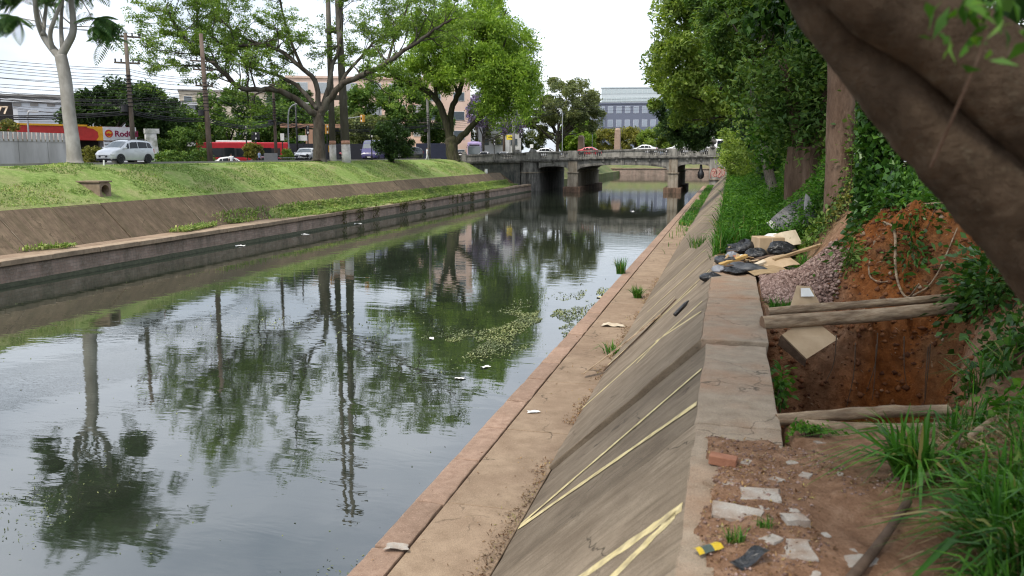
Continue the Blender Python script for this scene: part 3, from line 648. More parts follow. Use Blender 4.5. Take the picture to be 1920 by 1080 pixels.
# cornice, rails, posts, solid panels and balusters, on both sides
bal_me = MB().lathe([(0.085, 0), (0.085, 0.06), (0.05, 0.09), (0.09, 0.24), (0.055, 0.42), (0.05, 0.46), (0.085, 0.50), (0.085, 0.56)], 8).mesh('baluster', M_BRIDGE, True)
POSTS = [(-39.3, 0.8), (-34.6, 0.5), (-28.6, 2.0), (-22.5, 1.4), (-8.0, 1.3), (-2.6, 1.2), (2.6, 0.8)]
BAYS = [(-33.3, -31.6), (-27.5, -26.4), (-24.5, -23.4), (-21.6, -19.8), (-19.5, -18.3), (-12.0, -10.4), (-10.2, -8.75), (-7.2, -6.0), (-4.5, -3.3)]
for side, yf in ((0, BY0), (1, BY1 - 0.36)):
    def strip(z0f, z1f, y0, y1, xa, xb, name, mat, n=18):
        q = MB(); rows = []
        for x in np.linspace(xa, xb, n): rows.append([(x, y0, z0f(x)), (x, y0, z1f(x)), (x, y1, z1f(x)), (x, y1, z0f(x)), (x, y0, z0f(x))])
        q.grid(rows); k = len(q.v); m = 5
        q.f += [(0, 1, 2, 3), (k - 5, k - 4, k - 3, k - 2)]; q.mi += [0, 0]
        return q.build(name, mat, br)
    strip(lambda x: zC(x) - 0.30, lambda x: zC(x) - 0.12, yf - 0.06, yf + 0.42, -41, 3.5, 'cornice', M_BRIDGE_DK)
    strip(lambda x: zC(x) - 0.118, lambda x: zC(x) + 0.10, yf - 0.24, yf + 0.44, -41, 3.5, 'cornice', M_BRIDGE_DK)
    strip(lambda x: zC(x) + 0.102, lambda x: zC(x) + 0.26, yf + 0.02, yf + 0.36, -40, 3.2, 'bottom_rail', M_BRIDGE)
    strip(lambda x: zP(x) - 0.24, lambda x: zP(x), yf - 0.05, yf + 0.40, -40, 3.2, 'top_rail', M_BRIDGE_DK)
    # what is not a baluster bay is solid wall
    cuts = sorted(BAYS); x = -40.0
    for a, b in cuts + [(3.2, 3.2)]:
        if a - x > 0.05: strip(lambda x_: zC(x_) + 0.25, lambda x_: zP(x_) - 0.23, yf + 0.06, yf + 0.32, x, a, 'parapet_panel', M_BRIDGE, 6)
        x = b
    for a, b in BAYS:
        n = max(4, round((b - a) / 0.27))
        for k in range(n):
            x = a + (b - a) * (k + 0.5) / n; o = link('baluster', bal_me, br, (x, yf + 0.19, zC(x) + 0.255)); o.scale = (1, 1, (zP(x) - zC(x) - 0.49) / 0.56)
    for x, w_ in POSTS:
        q = MB(); q.box((x, yf + 0.19, (zC(x) + zP(x)) / 2 + 0.06), (w_, 0.52, zP(x) - zC(x) - 0.08)); q.build('post', M_BRIDGE, br, bevel=0.03, seg=1)
for x in (-25.4, -19.9, -18.0, -16.1, -15.2, -13.3, -11.4, -10.0, -5.2, -6.1, -4.2):
    z = zC(x) - 0.30; q = MB(); q.box((x, BY0 + 0.08, z - 0.13), (0.26, 0.30, 0.27), taper=1.25); q.build('bracket', M_BRIDGE_DK, br)
for x in (-15.25, -5.15):
    q = MB(); zt = zC(x) - 0.3; zb = soffit(x) - 0.08; q.box((x, BY0 + 0.06, (zt + zb) / 2), (0.42, 0.22, zt - zb), taper=1.3); q.build('keystone', M_BRIDGE, br)
# pyramid caps at the left end, acorn finial at the right end
for x, s in ((-39.3, 0.5), (-31.0, 0.75), (-28.6, 0.8)):
    q = MB(); q.box((x, BY0 + 0.19, zP(x) + 0.24), (s * 1.5, 0.6, 0.46), taper=0.55); q.build('post_cap', M_BRIDGE_DK, br, bevel=0.03, seg=1)
q = MB(); x = -2.6; q.lathe([(0.42, 0), (0.42, 0.12), (0.22, 0.3), (0.16, 0.48), (0.40, 0.62), (0.52, 0.85), (0.48, 1.08), (0.30, 1.36), (0.10, 1.58), (0.02, 1.68)], 14, (x, BY0 + 0.19, zP(x) - 0.03))
fin = q.build('finial', M_BRIDGE_DK, br, smooth=True); fin['label'] = 'grey stone acorn finial on the right end post'
# graffiti: loops of dark red outline over a pale pink fill on the right abutment
M_GRAF = plain('graffiti_red', (0.30, 0.04, 0.035), 0.7); M_GRAFP = plain('graffiti_pink', (0.40, 0.27, 0.225), 0.8)
def flat_stroke(mb, pts, wd, y):
    P = smooth_path([Vector((p[0], y, p[1])) for p in pts], 2); rows = []
    for i, p in enumerate(P):
        d = P[min(i + 1, len(P) - 1)] - P[max(i - 1, 0)]; d.normalize(); nrm = Vector((d.z, 0, -d.x)); rows.append([p + nrm * wd / 2, p - nrm * wd / 2])
    mb.grid(rows)
GX, GZ = -1.75, 2.9
q = MB()
for cx, cz, rx, rz_ in ((-0.55, 0.0, 0.42, 0.62), (0.10, 0.05, 0.36, 0.72), (0.68, 0.02, 0.28, 0.55)):
    q.add([(GX + cx + rx * math.cos(t), BY0 - 0.036, GZ + cz + rz_ * math.sin(t)) for t in np.linspace(0, 2 * math.pi, 20)[:-1]], [tuple(range(19))])
gf = q.build('graffiti_fill', M_GRAFP, br)
q = MB()
for pts in ([(-1.0, -0.75), (-0.98, 0.3), (-0.6, 0.65), (-0.25, 0.3), (-0.5, -0.05), (-0.75, -0.3), (-0.4, -0.65), (-0.1, -0.4)],
            [(-0.2, 0.55), (0.15, 0.8), (0.45, 0.3), (0.2, -0.1), (-0.05, -0.5), (0.25, -0.75), (0.5, -0.4)],
            [(0.5, 0.6), (0.8, 0.5), (0.95, 0.05), (0.75, -0.5), (0.55, -0.2)], [(-0.85, 0.1), (-0.5, 0.25), (-0.4, -0.3)], [(0.1, 0.4), (0.3, 0.1), (0.2, -0.35)], [(1.0, 0.5), (1.2, 0.1)]):
    flat_stroke(q, [(GX + a, GZ + b) for a, b in pts], 0.065, BY0 - 0.042)
q.build('graffiti_outline', M_GRAF, br)
# black bag hanging in the right arch
q = MB(); q.lathe([(0.05, 0.9), (0.16, 0.75), (0.20, 0.3), (0.22, 0.1), (0.42, -0.25), (0.50, -0.6), (0.42, -0.95), (0.18, -1.15)][::-1], 10, (-4.15, BY0 + 0.6, 3.15))
q.v = [(a + 0.07 * float(vnoise(c * 4, a * 3, 1)), b, c) for a, b, c in q.v]
tag(q.build('hanging_bag', plain('black_plastic', (0.012, 0.012, 0.014), 0.35, 0.5), smooth=True), 'black plastic bag hanging under the right arch of the bridge', 'bag')

# ================================================================== trees
def barkmat(name, a, b, c=None, sc=5, st=(1, 1, 0.25), bump=0.9):
    return surf(name, a, b, sc, 0.95, bump, 22, st, 'World', 6, c, 1.4, 0.7, 0.15, 0.05)
M_BARK = barkmat('bark_grey_brown', (0.026, 0.021, 0.016), (0.078, 0.065, 0.05), (0.125, 0.12, 0.10))
M_BARK_MOSS = barkmat('bark_dark_mossy', (0.022, 0.02, 0.014), (0.075, 0.068, 0.045), (0.055, 0.062, 0.025))
M_BARK_PALE = barkmat('bark_pale', (0.22, 0.21, 0.19), (0.34, 0.33, 0.30), (0.17, 0.155, 0.13), 3, (1, 1, 0.5), 0.4)
M_BARK_RED = barkmat('bark_reddish', (0.09, 0.055, 0.038), (0.21, 0.145, 0.105), (0.06, 0.042, 0.03), 6)
def near_bark():
    m = NT('bark_smooth'); n1 = m.noise(6, 7, (1, 1, 0.7), 'World', 0.65); col = m.ramp(n1, [(0.3, (0.050, 0.034, 0.021)), (0.55, (0.100, 0.071, 0.047)), (0.75, (0.155, 0.120, 0.083))])
    n2 = m.noise(2.3, 6, coord='World', rough=0.7); col = m.mix(m.ramp(n2, [(0.5, (0, 0, 0)), (0.66, (0.75,) * 3)]), col, (0.028, 0.020, 0.013))
    n3 = m.noise(11, 6, coord='World', rough=0.75); col = m.mix(m.ramp(n3, [(0.58, (0, 0, 0)), (0.68, (0.5,) * 3)]), col, (0.16, 0.14, 0.10))
    w_ = m.noise(26, 6, (0.6, 0.6, 1.6), 'World', 0.75); w2 = m.noise(5, 6, (1, 1, 1), 'World', 0.7, 1.2)
    return m.done(col, 0.92, m.bump(w_, 0.9, 0.02, m.bump(w2, 1.0, 0.06)), 0.15)
M_BARK_NEAR = near_bark()
LG = dict(
 airy=[(0, (0.085, 0.155, 0.03)), (0.5, (0.155, 0.255, 0.05)), (1, (0.26, 0.36, 0.09))],
 bright=[(0, (0.115, 0.21, 0.028)), (0.5, (0.215, 0.35, 0.05)), (1, (0.34, 0.46, 0.09))],
 mid=[(0, (0.045, 0.105, 0.02)), (0.5, (0.095, 0.18, 0.035)), (1, (0.18, 0.26, 0.06))],
 light=[(0, (0.11, 0.18, 0.035)), (0.5, (0.20, 0.29, 0.06)), (1, (0.32, 0.40, 0.11))],
 dark=[(0, (0.02, 0.045, 0.014)), (0.5, (0.042, 0.085, 0.024)), (1, (0.08, 0.14, 0.04))],
 olive=[(0, (0.09, 0.12, 0.045)), (0.5, (0.165, 0.20, 0.08)), (1, (0.27, 0.29, 0.14))],
 frond=[(0, (0.03, 0.085, 0.02)), (0.6, (0.06, 0.14, 0.03)), (1, (0.11, 0.20, 0.05))],
 purple=[(0, (0.16, 0.12, 0.28)), (0.6, (0.26, 0.20, 0.42)), (1, (0.38, 0.32, 0.55))],
 yellow=[(0, (0.12, 0.13, 0.025)), (0.5, (0.22, 0.22, 0.05)), (1, (0.34, 0.31, 0.09))],
 lush=[(0, (0.03, 0.10, 0.012)), (0.5, (0.07, 0.19, 0.022)), (1, (0.14, 0.28, 0.045))])
ML = {k: leafmat('leaf_' + k, v, 0.42 if k in ('airy', 'bright', 'light', 'lush') else 0.28) for k, v in LG.items()}
ML['glossy'] = leafmat('leaf_glossy', [(0, (0.018, 0.055, 0.012)), (0.5, (0.04, 0.11, 0.02)), (1, (0.09, 0.19, 0.035))], 0.2, 0.28)

def jitter(tips, n, s, g, zs=1.0, drop=0.0):
    T = np.array([tuple(t) for t in tips]); i = g.integers(0, len(T), n)
    d = g.normal(size=(n, 3)) * s; d[:, 2] = d[:, 2] * zs - np.abs(g.normal(size=n)) * drop
    return T[i] + d
def limb_tree(name, label, limbs, radii, leaf, nleaf, L, Wd, bark, seed, sub=2, sublen=3.2, every=1, lvl=1, kids=3, up=0.06, spread=0.85, s=0.42, zs=0.8, drop=0.0, droop=0.3, group=None, start=0.35, extra=None, cat='tree', crown_first=None, edens=1.0):
    """a tree whose main limbs are given as paths; smaller branches and leaves grow from them"""
    base = limbs[0][0]; t = thing(name, label, cat, base, 0, group); rr = random.Random(seed); g = np.random.default_rng(seed)
    o = Vector(base); tr = MB(); tips = []
    for k, (pts, (r0, r1)) in enumerate(zip(limbs, radii)):
        P = smooth_path(pts, 2); n = len(P)
        P = [p + Vector((rr.gauss(0, 1), rr.gauss(0, 1), rr.gauss(0, 1))) * (r0 * 0.10) if 0 < i < n - 1 else p for i, p in enumerate(P)]
        rad = [r0 + (r1 - r0) * (i / (n - 1)) ** 0.8 for i in range(n)]
        if k == 0:
            rad = [r * (1 + 0.6 * math.exp(-5.0 * i / n * 2)) for i, r in enumerate(rad)]
        tr.tube([p - o for p in P], rad, 10 if r0 > 0.12 else 7, cap=True)
        if k == 0: continue
        i0 = int(n * start)
        for i in range(i0, n, every):
            for _ in range(sub):
                d = (P[min(i + 1, n - 1)] - P[max(0, i - 1)]).normalized(); e = Vector((rr.gauss(0, 1), rr.gauss(0, 1), rr.gauss(0.25, 0.7))).normalized()
                grow(tr, tips, P[i] - o, d * 0.5 + e * spread, sublen * rr.uniform(0.5, 1.15), max(0.02, rad[i] * 0.42), lvl, rr, up, 0.24, kids)
    tr.build('trunk', bark, t, smooth=True)
    tp = [tuple(x) for x in tips]
    if extra: tp += [tuple(Vector(e) - o) for e in extra]
    C = jitter(tp, nleaf, s, g, zs, drop)
    link('crown', leaf_mesh('crown', C, L, Wd, ML[leaf], droop, seed=seed), t)
    return t, tips, o

# --- pale young poinciana at the left: bare fork, fern-like fronds
T1 = [[(-36.5, 40.1, 4.85), (-36.6, 40.2, 6.0), (-36.9, 40.4, 7.5), (-37.2, 40.7, 9.7), (-37.5, 40.8, 11.0)],
 [(-37.5, 40.8, 10.9), (-38.1, 40.9, 11.4), (-38.8, 41.0, 12.2), (-39.3, 41.2, 13.2), (-39.6, 41.5, 14.3), (-40.1, 41.8, 15.9), (-41.1, 42.0, 17.8)],
 [(-37.5, 40.8, 11.0), (-37.1, 40.9, 11.6), (-36.6, 40.9, 12.2), (-36.5, 40.9, 13.0), (-36.6, 40.9, 14.1), (-36.3, 41.0, 15.5), (-35.2, 41.4, 17.2)],
 [(-37.4, 40.9, 11.3), (-37.9, 41.4, 11.8), (-38.4, 42.0, 13.0), (-38.7, 42.7, 14.8), (-39.2, 43.5, 17.1)],
 [(-38.0, 40.8, 11.4), (-37.9, 40.5, 12.1), (-37.3, 40.3, 12.9), (-36.6, 40.3, 13.9), (-36.0, 40.3, 15.6), (-35.5, 40.4, 17.6)],
 [(-38.6, 40.8, 12.2), (-39.3, 41.8, 13.4), (-40.0, 43.0, 15.2), (-41.2, 44.1, 17.6)],
 [(-38.9, 41.0, 12.3), (-38.6, 40.4, 13.2), (-38.0, 39.9, 14.2), (-37.3, 39.4, 16.2)]]
def frond_mesh(name, F, mat, seed, Lr=(1.0, 1.7)):
    """feathered fronds: a drooping rib with paired leaflets; F = list of (root, direction)"""
    g = random.Random(seed); V = []; Q = []
    for p, d in F:
        p = Vector(p); d = Vector(d).normalized(); L = g.uniform(*Lr); n = 13; side = d.cross(Vector((0, 0, 1)))
        if side.length < 1e-3: side = Vector((1, 0, 0))
        side.normalize(); c = p.copy(); roll = g.uniform(-0.5, 0.5)
        for i in range(n):
            t = (i + 1) / n; d = (d + Vector((0, 0, -0.09))).normalized(); c2 = c + d * (L / n); nrm = side.cross(d).normalized()
            ll = L * 0.25 * math.sin(math.pi * (0.16 + 0.80 * t)) + 0.04
            for sg in (-1, 1):
                sd = (side * sg * math.cos(roll) + nrm * math.sin(roll) * sg + d * 0.45 + nrm * -0.18).normalized(); wv = d * 0.035
                o = len(V); V += [tuple(c - wv), tuple(c + sd * ll * 0.6 - wv * 1.6 + Vector((0, 0, -0.02))), tuple(c + sd * ll + Vector((0, 0, -0.08 * ll * 4))), tuple(c + sd * ll * 0.5 + wv * 1.6)]; Q.append((o, o + 1, o + 2, o + 3))
            o = len(V); V += [tuple(c - side * 0.012), tuple(c + side * 0.012), tuple(c2 + side * 0.010), tuple(c2 - side * 0.010)]; Q.append((o, o + 1, o + 2, o + 3)); c = c2
    return npmesh(name, V, Q, mat)
t = thing('poinciana_tree', 'pale smooth-trunked forked tree with fern-like fronds by the white fence', 'tree', T1[0][0]); o = Vector(T1[0][0]); tr = MB(); rr = random.Random(3); fr = []
for k, (pts, (r0, r1)) in enumerate(zip(T1, [(0.40, 0.33), (0.25, 0.08), (0.26, 0.08), (0.16, 0.05), (0.15, 0.05), (0.13, 0.05), (0.13, 0.04)])):
    P = smooth_path(pts, 2); n = len(P); rad = [r0 + (r1 - r0) * i / (n - 1) for i in range(n)]
    if k == 0: rad = [r * (1 + 0.5 * math.exp(-i * 0.7)) for i, r in enumerate(rad)]
    tr.tube([p - o for p in P], rad, 12, cap=True)
    if k:
        for i in range(int(n * 0.74), n):
            for _ in range(3):
                d = Vector((rr.gauss(0, 1), rr.gauss(0, 1), rr.gauss(0.35, 0.4))).normalized(); a = P[i] - o
                pts2 = wander(a, d, rr.uniform(1.0, 3.6), 4, rr, 0.18, 0.02); tr.tube(pts2, [0.05, 0.04, 0.03, 0.02, 0.012], 5, cap=False)
                for m_ in range(5):
                    b = pts2[-1] if m_ < 3 else pts2[rr.choice([2, 3])]; fr.append((b, Vector((rr.gauss(0, 1), rr.gauss(0, 1), rr.gauss(0.1, 0.4)))))
for c, nn, bias in (((-40.6, 41.0, 13.3), 34, (-1, -0.8, -0.05)), ((-35.4, 41.5, 13.1), 40, (1, 0.6, -0.1)), ((-40.7, 41.6, 14.6), 16, (-1, -0.5, 0.1)), ((-35.4, 41.4, 12.6), 16, (0.8, 0.5, -0.4)), ((-37.6, 40.6, 14.3), 14, (0, 0, 0.4))):
    tr.tube([Vector((-38.6 if c[0] < -38 else -36.6, 41, 12.6)) - o, (Vector(c) + Vector((-37.6, 41, 12.7))) / 2 - o, Vector(c) - o], [0.05, 0.035, 0.02], 5, cap=False)
    for _ in range(nn): fr.append((Vector(c) - o, Vector(bias) * 0.9 + Vector((rr.gauss(0, 0.8), rr.gauss(0, 0.8), rr.gauss(0, 0.3)))))
tr.build('trunk', M_BARK_PALE, t, smooth=True)
link('crown', frond_mesh('crown', fr, ML['frond'], 5, (1.1, 2.0)), t)

# --- wide airy tree in the middle of the left bank
T2 = [[(-36.9, 70.4, 4.5), (-37.1, 70.8, 7.2), (-37.2, 71.1, 9.2)],
 [(-37.2, 71.1, 9.0), (-37.5, 70.5, 9.2), (-38.4, 70.0, 10.2), (-40.1, 69.3, 11.3), (-41.2, 68.5, 11.2), (-42.7, 67.6, 11.1), (-43.5, 67.0, 11.8), (-44.6, 66.5, 13.3), (-45.9, 65.8, 14.2), (-46.6, 65.3, 15.2), (-47.4, 64.9, 16.7), (-47.9, 64.5, 17.9)],
 [(-45.9, 65.8, 14.2), (-46.4, 66.4, 15.4), (-46.5, 66.8, 17.2), (-46.6, 67.2, 19.3), (-46.8, 67.5, 21.1)],
 [(-37.3, 71.1, 9.6), (-39.6, 72.0, 11.8), (-41.9, 72.5, 12.8), (-44.0, 73.1, 13.4), (-46.1, 73.7, 13.9), (-47.5, 74.6, 15.2), (-49.5, 75.3, 16.4)],
 [(-37.2, 71.3, 9.2), (-37.4, 71.4, 12.2), (-38.7, 71.1, 13.3), (-40.3, 70.8, 14.7), (-41.9, 70.3, 15.4), (-43.9, 69.6, 15.3), (-45.5, 69.0, 15.2), (-46.6, 68.8, 16.2)],
 [(-41.9, 70.3, 15.4), (-43.5, 71.1, 15.7), (-45.7, 71.4, 16.7), (-47.6, 71.7, 18.2), (-48.8, 72.3, 20.0), (-49.7, 73.1, 22.1)],
 [(-38.7, 71.1, 13.3), (-39.4, 70.5, 15.5), (-39.7, 69.8, 17.8), (-39.8, 69.2, 20.4), (-39.5, 68.5, 22.5)],
 [(-37.0, 71.2, 9.2), (-36.7, 72.6, 12.1), (-37.0, 73.6, 13.5), (-36.7, 74.9, 15.5), (-36.9, 76.0, 17.5), (-37.5, 77.2, 20.3), (-38.0, 78.5, 23.0)],
 [(-37.0, 71.1, 9.1), (-36.3, 71.1, 10.1), (-35.0, 71.3, 11.8), (-33.0, 71.6, 12.5), (-30.6, 72.0, 13.6), (-29.0, 72.2, 14.7), (-27.8, 72.2, 15.3), (-26.4, 72.3, 16.3), (-24.6, 72.6, 17.3)],
 [(-35.0, 71.4, 11.8), (-35.1, 73.1, 13.1), (-34.1, 74.5, 14.7), (-33.5, 75.7, 16.1), (-32.9, 76.8, 16.4), (-32.6, 78.0, 18.2)],
 [(-30.6, 72.0, 13.6), (-31.1, 74.5, 15.7), (-30.3, 75.8, 18.3), (-30.2, 77.0, 20.9)],
 [(-43.0, 67.4, 11.3), (-43.8, 66.8, 12.6), (-46.0, 66.4, 13.2), (-48.6, 65.6, 13.3), (-50.6, 65.0, 12.8)]]
R2 = [(0.56, 0.50), (0.36, 0.09), (0.16, 0.05), (0.24, 0.06), (0.28, 0.08), (0.16, 0.05), (0.17, 0.05), (0.26, 0.07), (0.38, 0.09), (0.20, 0.06), (0.16, 0.05), (0.10, 0.04)]
limb_tree('spreading_tree', 'wide-spreading airy tree with a dark forked trunk beside the twin concrete pylon', T2, R2, 'airy', 84000, 0.22, 0.09, M_BARK, 21, 2, 3.6, 2, 1, 3, 0.10, 0.85, 0.24, 0.45, start=0.36)

# --- dense weeping tree by the bridge
T3 = [[(-36.2, 107.3, 4.1), (-36.6, 107.6, 6.5), (-36.8, 107.7, 7.4)],
 [(-36.8, 107.7, 7.2), (-37.6, 107.5, 10.4), (-38.6, 107.2, 12.9), (-39.8, 106.6, 13.9), (-41.9, 105.8, 14.9), (-43.6, 105.0, 15.7), (-45.2, 104.1, 15.7), (-46.7, 103.4, 16.1)],
 [(-38.6, 107.2, 12.9), (-38.8, 107.1, 15.2), (-39.5, 106.1, 17.9), (-40.5, 105.0, 20.5), (-40.8, 104.1, 23.8)],
 [(-36.9, 107.7, 7.3), (-37.1, 108.5, 11.3), (-36.3, 109.4, 13.4), (-35.6, 110.3, 16.0), (-35.6, 111.0, 18.1), (-34.6, 112.2, 22.1), (-34.3, 113.3, 25.4)],
 [(-36.3, 109.4, 13.4), (-37.1, 110.6, 15.0), (-39.8, 111.8, 16.0), (-42.2, 113.3, 18.0)],
 [(-35.6, 110.3, 16.0), (-33.1, 109.1, 18.8), (-30.7, 108.8, 21.4), (-29.1, 108.3, 24.0)],
 [(-36.6, 107.7, 6.8), (-34.6, 108.4, 8.5), (-33.2, 109.1, 10.4), (-31.5, 109.8, 11.7), (-29.5, 110.5, 13.2), (-27.6, 110.8, 14.3)],
 [(-33.2, 109.1, 10.4), (-32.6, 110.4, 14.1), (-31.4, 111.0, 17.8), (-29.8, 111.5, 20.9), (-29.2, 111.7, 23.6)],
 [(-33.2, 109.1, 10.4), (-31.2, 107.4, 14.0), (-29.4, 106.0, 17.8), (-28.2, 105.2, 20.5)],
 [(-35.6, 110.3, 16.0), (-33.0, 106.0, 19.0), (-32.0, 103.5, 22.0)]]
rr = random.Random(8); ex = []
for _ in range(150):     # rounded masses of foliage over the whole dome
    th = rr.uniform(0, 2 * math.pi); ph = math.acos(rr.uniform(-0.25, 1)); k = rr.uniform(0.62, 1.0); R_ = rr.uniform(0.9, 1.9)
    c = (-34.6 + 9.4 * k * math.sin(ph) * math.cos(th), 108.0 + 6.5 * k * math.sin(ph) * math.sin(th), 16.6 + 9.0 * k * math.cos(ph))
    if c[2] < 14.5 and c[0] < -33: continue
    for _ in range(26): ex.append((c[0] + rr.gauss(0, R_ * 0.5), c[1] + rr.gauss(0, R_ * 0.5), c[2] + rr.gauss(0, R_ * 0.32)))
for _ in range(120):     # hanging strands on the canal side
    x0 = rr.uniform(-31.5, -25.4); y0 = rr.uniform(103, 112); z = rr.uniform(13, 19); low = max(8.2 + 0.5 * abs(x0 + 28.5), z - rr.uniform(2, 6))
    while z > low: ex.append((x0 + rr.gauss(0, 0.25), y0 + rr.gauss(0, 0.25), z)); z -= 0.5
limb_tree('weeping_tree', 'dense bright green weeping tree with twisted dark trunk at the left end of the bridge', T3,
          [(0.85, 0.80), (0.62, 0.12), (0.28, 0.06), (0.55, 0.08), (0.26, 0.06), (0.28, 0.06), (0.56, 0.09), (0.3, 0.06), (0.24, 0.05), (0.2, 0.05)],
          'bright', 120000, 0.36, 0.14, M_BARK_MOSS, 33, 2, 3.0, 3, 1, 3, 0.04, 0.85, 0.34, 0.9, 0.15, 0.6, start=0.45, extra=ex)

# --- crowns built from clumps: round bushes, street trees, right-bank trees
def clump_tree(name, label, base, trunk_top, crown, leaf, nleaf, L, Wd, bark, seed, tr_r=0.25, ncl=90, cl_r=0.6, droop=0.3, group=None, cat='tree', shell=0.55, limbs=7, flat=0.9, lean=None, zmin=None):
    """crown = list of (centre, radii) lobes"""
    t = thing(name, label, cat, base, 0, group); rr = random.Random(seed); g = np.random.default_rng(seed); o = Vector(base); tr = MB()
    mid = (Vector(base) + Vector(trunk_top)) / 2 + Vector((rr.gauss(0, 0.15), rr.gauss(0, 0.15), 0))
    P = smooth_path([Vector(base), mid, Vector(trunk_top)], 2); n = len(P)
    tr.tube([p - o for p in P], [tr_r * (1 - 0.4 * i / (n - 1)) * (1 + 0.5 * math.exp(-i)) for i in range(n)], 10)
    cl = []; vol = [c[1][0] * c[1][1] * c[1][2] for c in crown]; tot = sum(v ** 0.67 for v in vol)
    for (c, r), v in zip(crown, vol):
        k = max(6, int(ncl * v ** 0.67 / tot))
        for i in range(k):
            d = Vector((rr.gauss(0, 1), rr.gauss(0, 1), rr.gauss(0, 1))).normalized(); q_ = rr.uniform(shell, 1.0) ** 0.7
            p = Vector((c[0] + d.x * r[0] * q_, c[1] + d.y * r[1] * q_, c[2] + d.z * r[2] * q_))
            if zmin is not None and p.z < zmin: continue
            cl.append(p)
    for i in range(min(limbs, len(cl))):
        e = cl[(i * 7) % len(cl)]; a = P[rr.randrange(n // 2, n)]; m_ = a * 0.45 + e * 0.55 + Vector((rr.gauss(0, 0.3), rr.gauss(0, 0.3), -0.3))
        tr.tube([p - o for p in smooth_path([a, m_, e], 2)], [tr_r * 0.45 * (1 - 0.85 * j / 9) for j in range(len(smooth_path([a, m_, e], 2)))], 6, cap=False)
    tr.build('trunk', bark, t, smooth=True)
    cc = np.array([tuple(p - o) for p in cl]); i = g.integers(0, len(cc), nleaf); sz = (0.6 + 0.8 * g.random(len(cc)))[i][:, None] * cl_r
    d = g.normal(size=(nleaf, 3)); d /= np.linalg.norm(d, axis=1)[:, None]; d *= (g.random(nleaf) ** 0.45)[:, None]; d[:, 2] *= flat
    link('crown', leaf_mesh('crown', cc[i] + d * sz, L, Wd, ML[leaf], droop, seed=seed), t)
    return t
clump_tree('round_shrub', 'dark round bushy shrub in front of the purple van on the left bank', (-35.5, 84.6, 4.4), (-35.5, 84.6, 6.0), [((-35.5, 84.6, 7.1), (2.1, 2.1, 1.9)), ((-35.0, 84.9, 5.6), (1.3, 1.3, 1.0)), ((-36.6, 84.4, 7.4), (1.2, 1.2, 1.2))], 'dark', 15000, 0.26, 0.13, M_BARK, 41, 0.12, 80, 0.5, cat='shrub')
# street and background trees on the left
BG = 'trees behind the street'
clump_tree('street_tree', 'broad dark street tree behind the red and yellow canopy', (-67.8, 80.5, 3.4), (-67.8, 80.5, 8), [((-67.6, 82.5, 11.0), (4.8, 4.2, 2.5)), ((-64.2, 84, 9.8), (2.8, 3.0, 2.0)), ((-71.0, 80.6, 10.4), (2.8, 3.0, 2.0))], 'dark', 26000, 0.42, 0.22, M_BARK, 42, 0.4, 150, 1.0, group=BG, zmin=7.4)
clump_tree('street_tree', 'big mid green tree behind the red bus', (-71, 108, 3.4), (-71, 108, 7), [((-70.0, 108, 9.6), (7.5, 5, 4.6)), ((-62.5, 112, 9.2), (6.0, 5, 4.2))], 'mid', 36000, 0.48, 0.25, M_BARK, 43, 0.4, 150, 1.2, group=BG)
clump_tree('street_tree', 'shaggy green tree between the white sign column and the bus', (-66, 86, 3.4), (-66, 86, 6), [((-66.5, 88, 8.0), (4.5, 4, 3.6))], 'mid', 18000, 0.42, 0.2, M_BARK, 44, 0.35, 120, 1.0, group=BG)
clump_tree('street_tree', 'dark leafy tree in front of the pink building', (-57, 128, 3.8), (-57, 128, 8), [((-57.3, 128, 12.6), (4.8, 4, 4.2)), ((-52.5, 132, 13.6), (4.0, 4, 5.0)), ((-61.5, 130, 10.0), (4.5, 4, 3.5))], 'mid', 34000, 0.46, 0.22, M_BARK, 45, 0.4, 150, 1.1, group=BG)
clump_tree('street_tree', 'olive green tree behind the parked motorcycles', (-58, 116, 3.8), (-58, 116, 7), [((-61, 118, 8.6), (5.0, 4, 3.6)), ((-54.5, 118, 8.2), (4.5, 4, 3.4))], 'olive', 24000, 0.44, 0.22, M_BARK, 46, 0.35, 120, 1.0, group=BG)
clump_tree('street_tree', 'tall bluish-green conifer-like tree behind the wide airy tree', (-73, 130, 3.8), (-73, 130, 9), [((-73, 130, 13.5), (4.0, 4.0, 4.5))], 'dark', 15000, 0.46, 0.2, M_BARK, 47, 0.3, 80, 1.0, group=BG)
clump_tree('street_tree', 'small bright tree beside the pink building corner', (-50, 138, 4.2), (-50, 138, 8), [((-50, 138, 10.4), (3.0, 3.0, 3.4))], 'mid', 12000, 0.42, 0.2, M_BARK, 48, 0.2, 60, 0.9, group=BG)
# past the bridge
PB = 'trees past the bridge'
clump_tree('forked_tree', 'grey-green forked tree standing behind the bridge', (-33.8, 164, 4.4), (-33.6, 164, 9.5), [((-32.5, 165, 15.8), (6.8, 6, 4.6)), ((-37.8, 165, 14.0), (4.5, 4, 4.2)), ((-28.0, 166, 13.6), (3.6, 4, 3.6))], 'olive', 40000, 0.42, 0.19, M_BARK, 51, 0.42, 170, 1.0, 0.4, PB, limbs=30, zmin=10.2)
clump_tree('round_tree', 'round bright green tree to the right of the forked tree', (-33.0, 181, 4.4), (-33, 181, 7), [((-33.0, 181, 9.2), (4.4, 4, 3.6))], 'bright', 18000, 0.48, 0.24, M_BARK, 52, 0.2, 90, 1.0, group=PB)
clump_tree('yellowish_tree', 'yellowish low tree in front of the blue office block', (-27.5, 196, 4.4), (-27.5, 196, 6.5), [((-28.0, 196, 8.4), (4.5, 4, 2.8)), ((-22.5, 194, 8.6), (3.4, 3.5, 2.8))], 'yellow', 18000, 0.46, 0.24, M_BARK, 53, 0.2, 100, 1.0, group=PB)
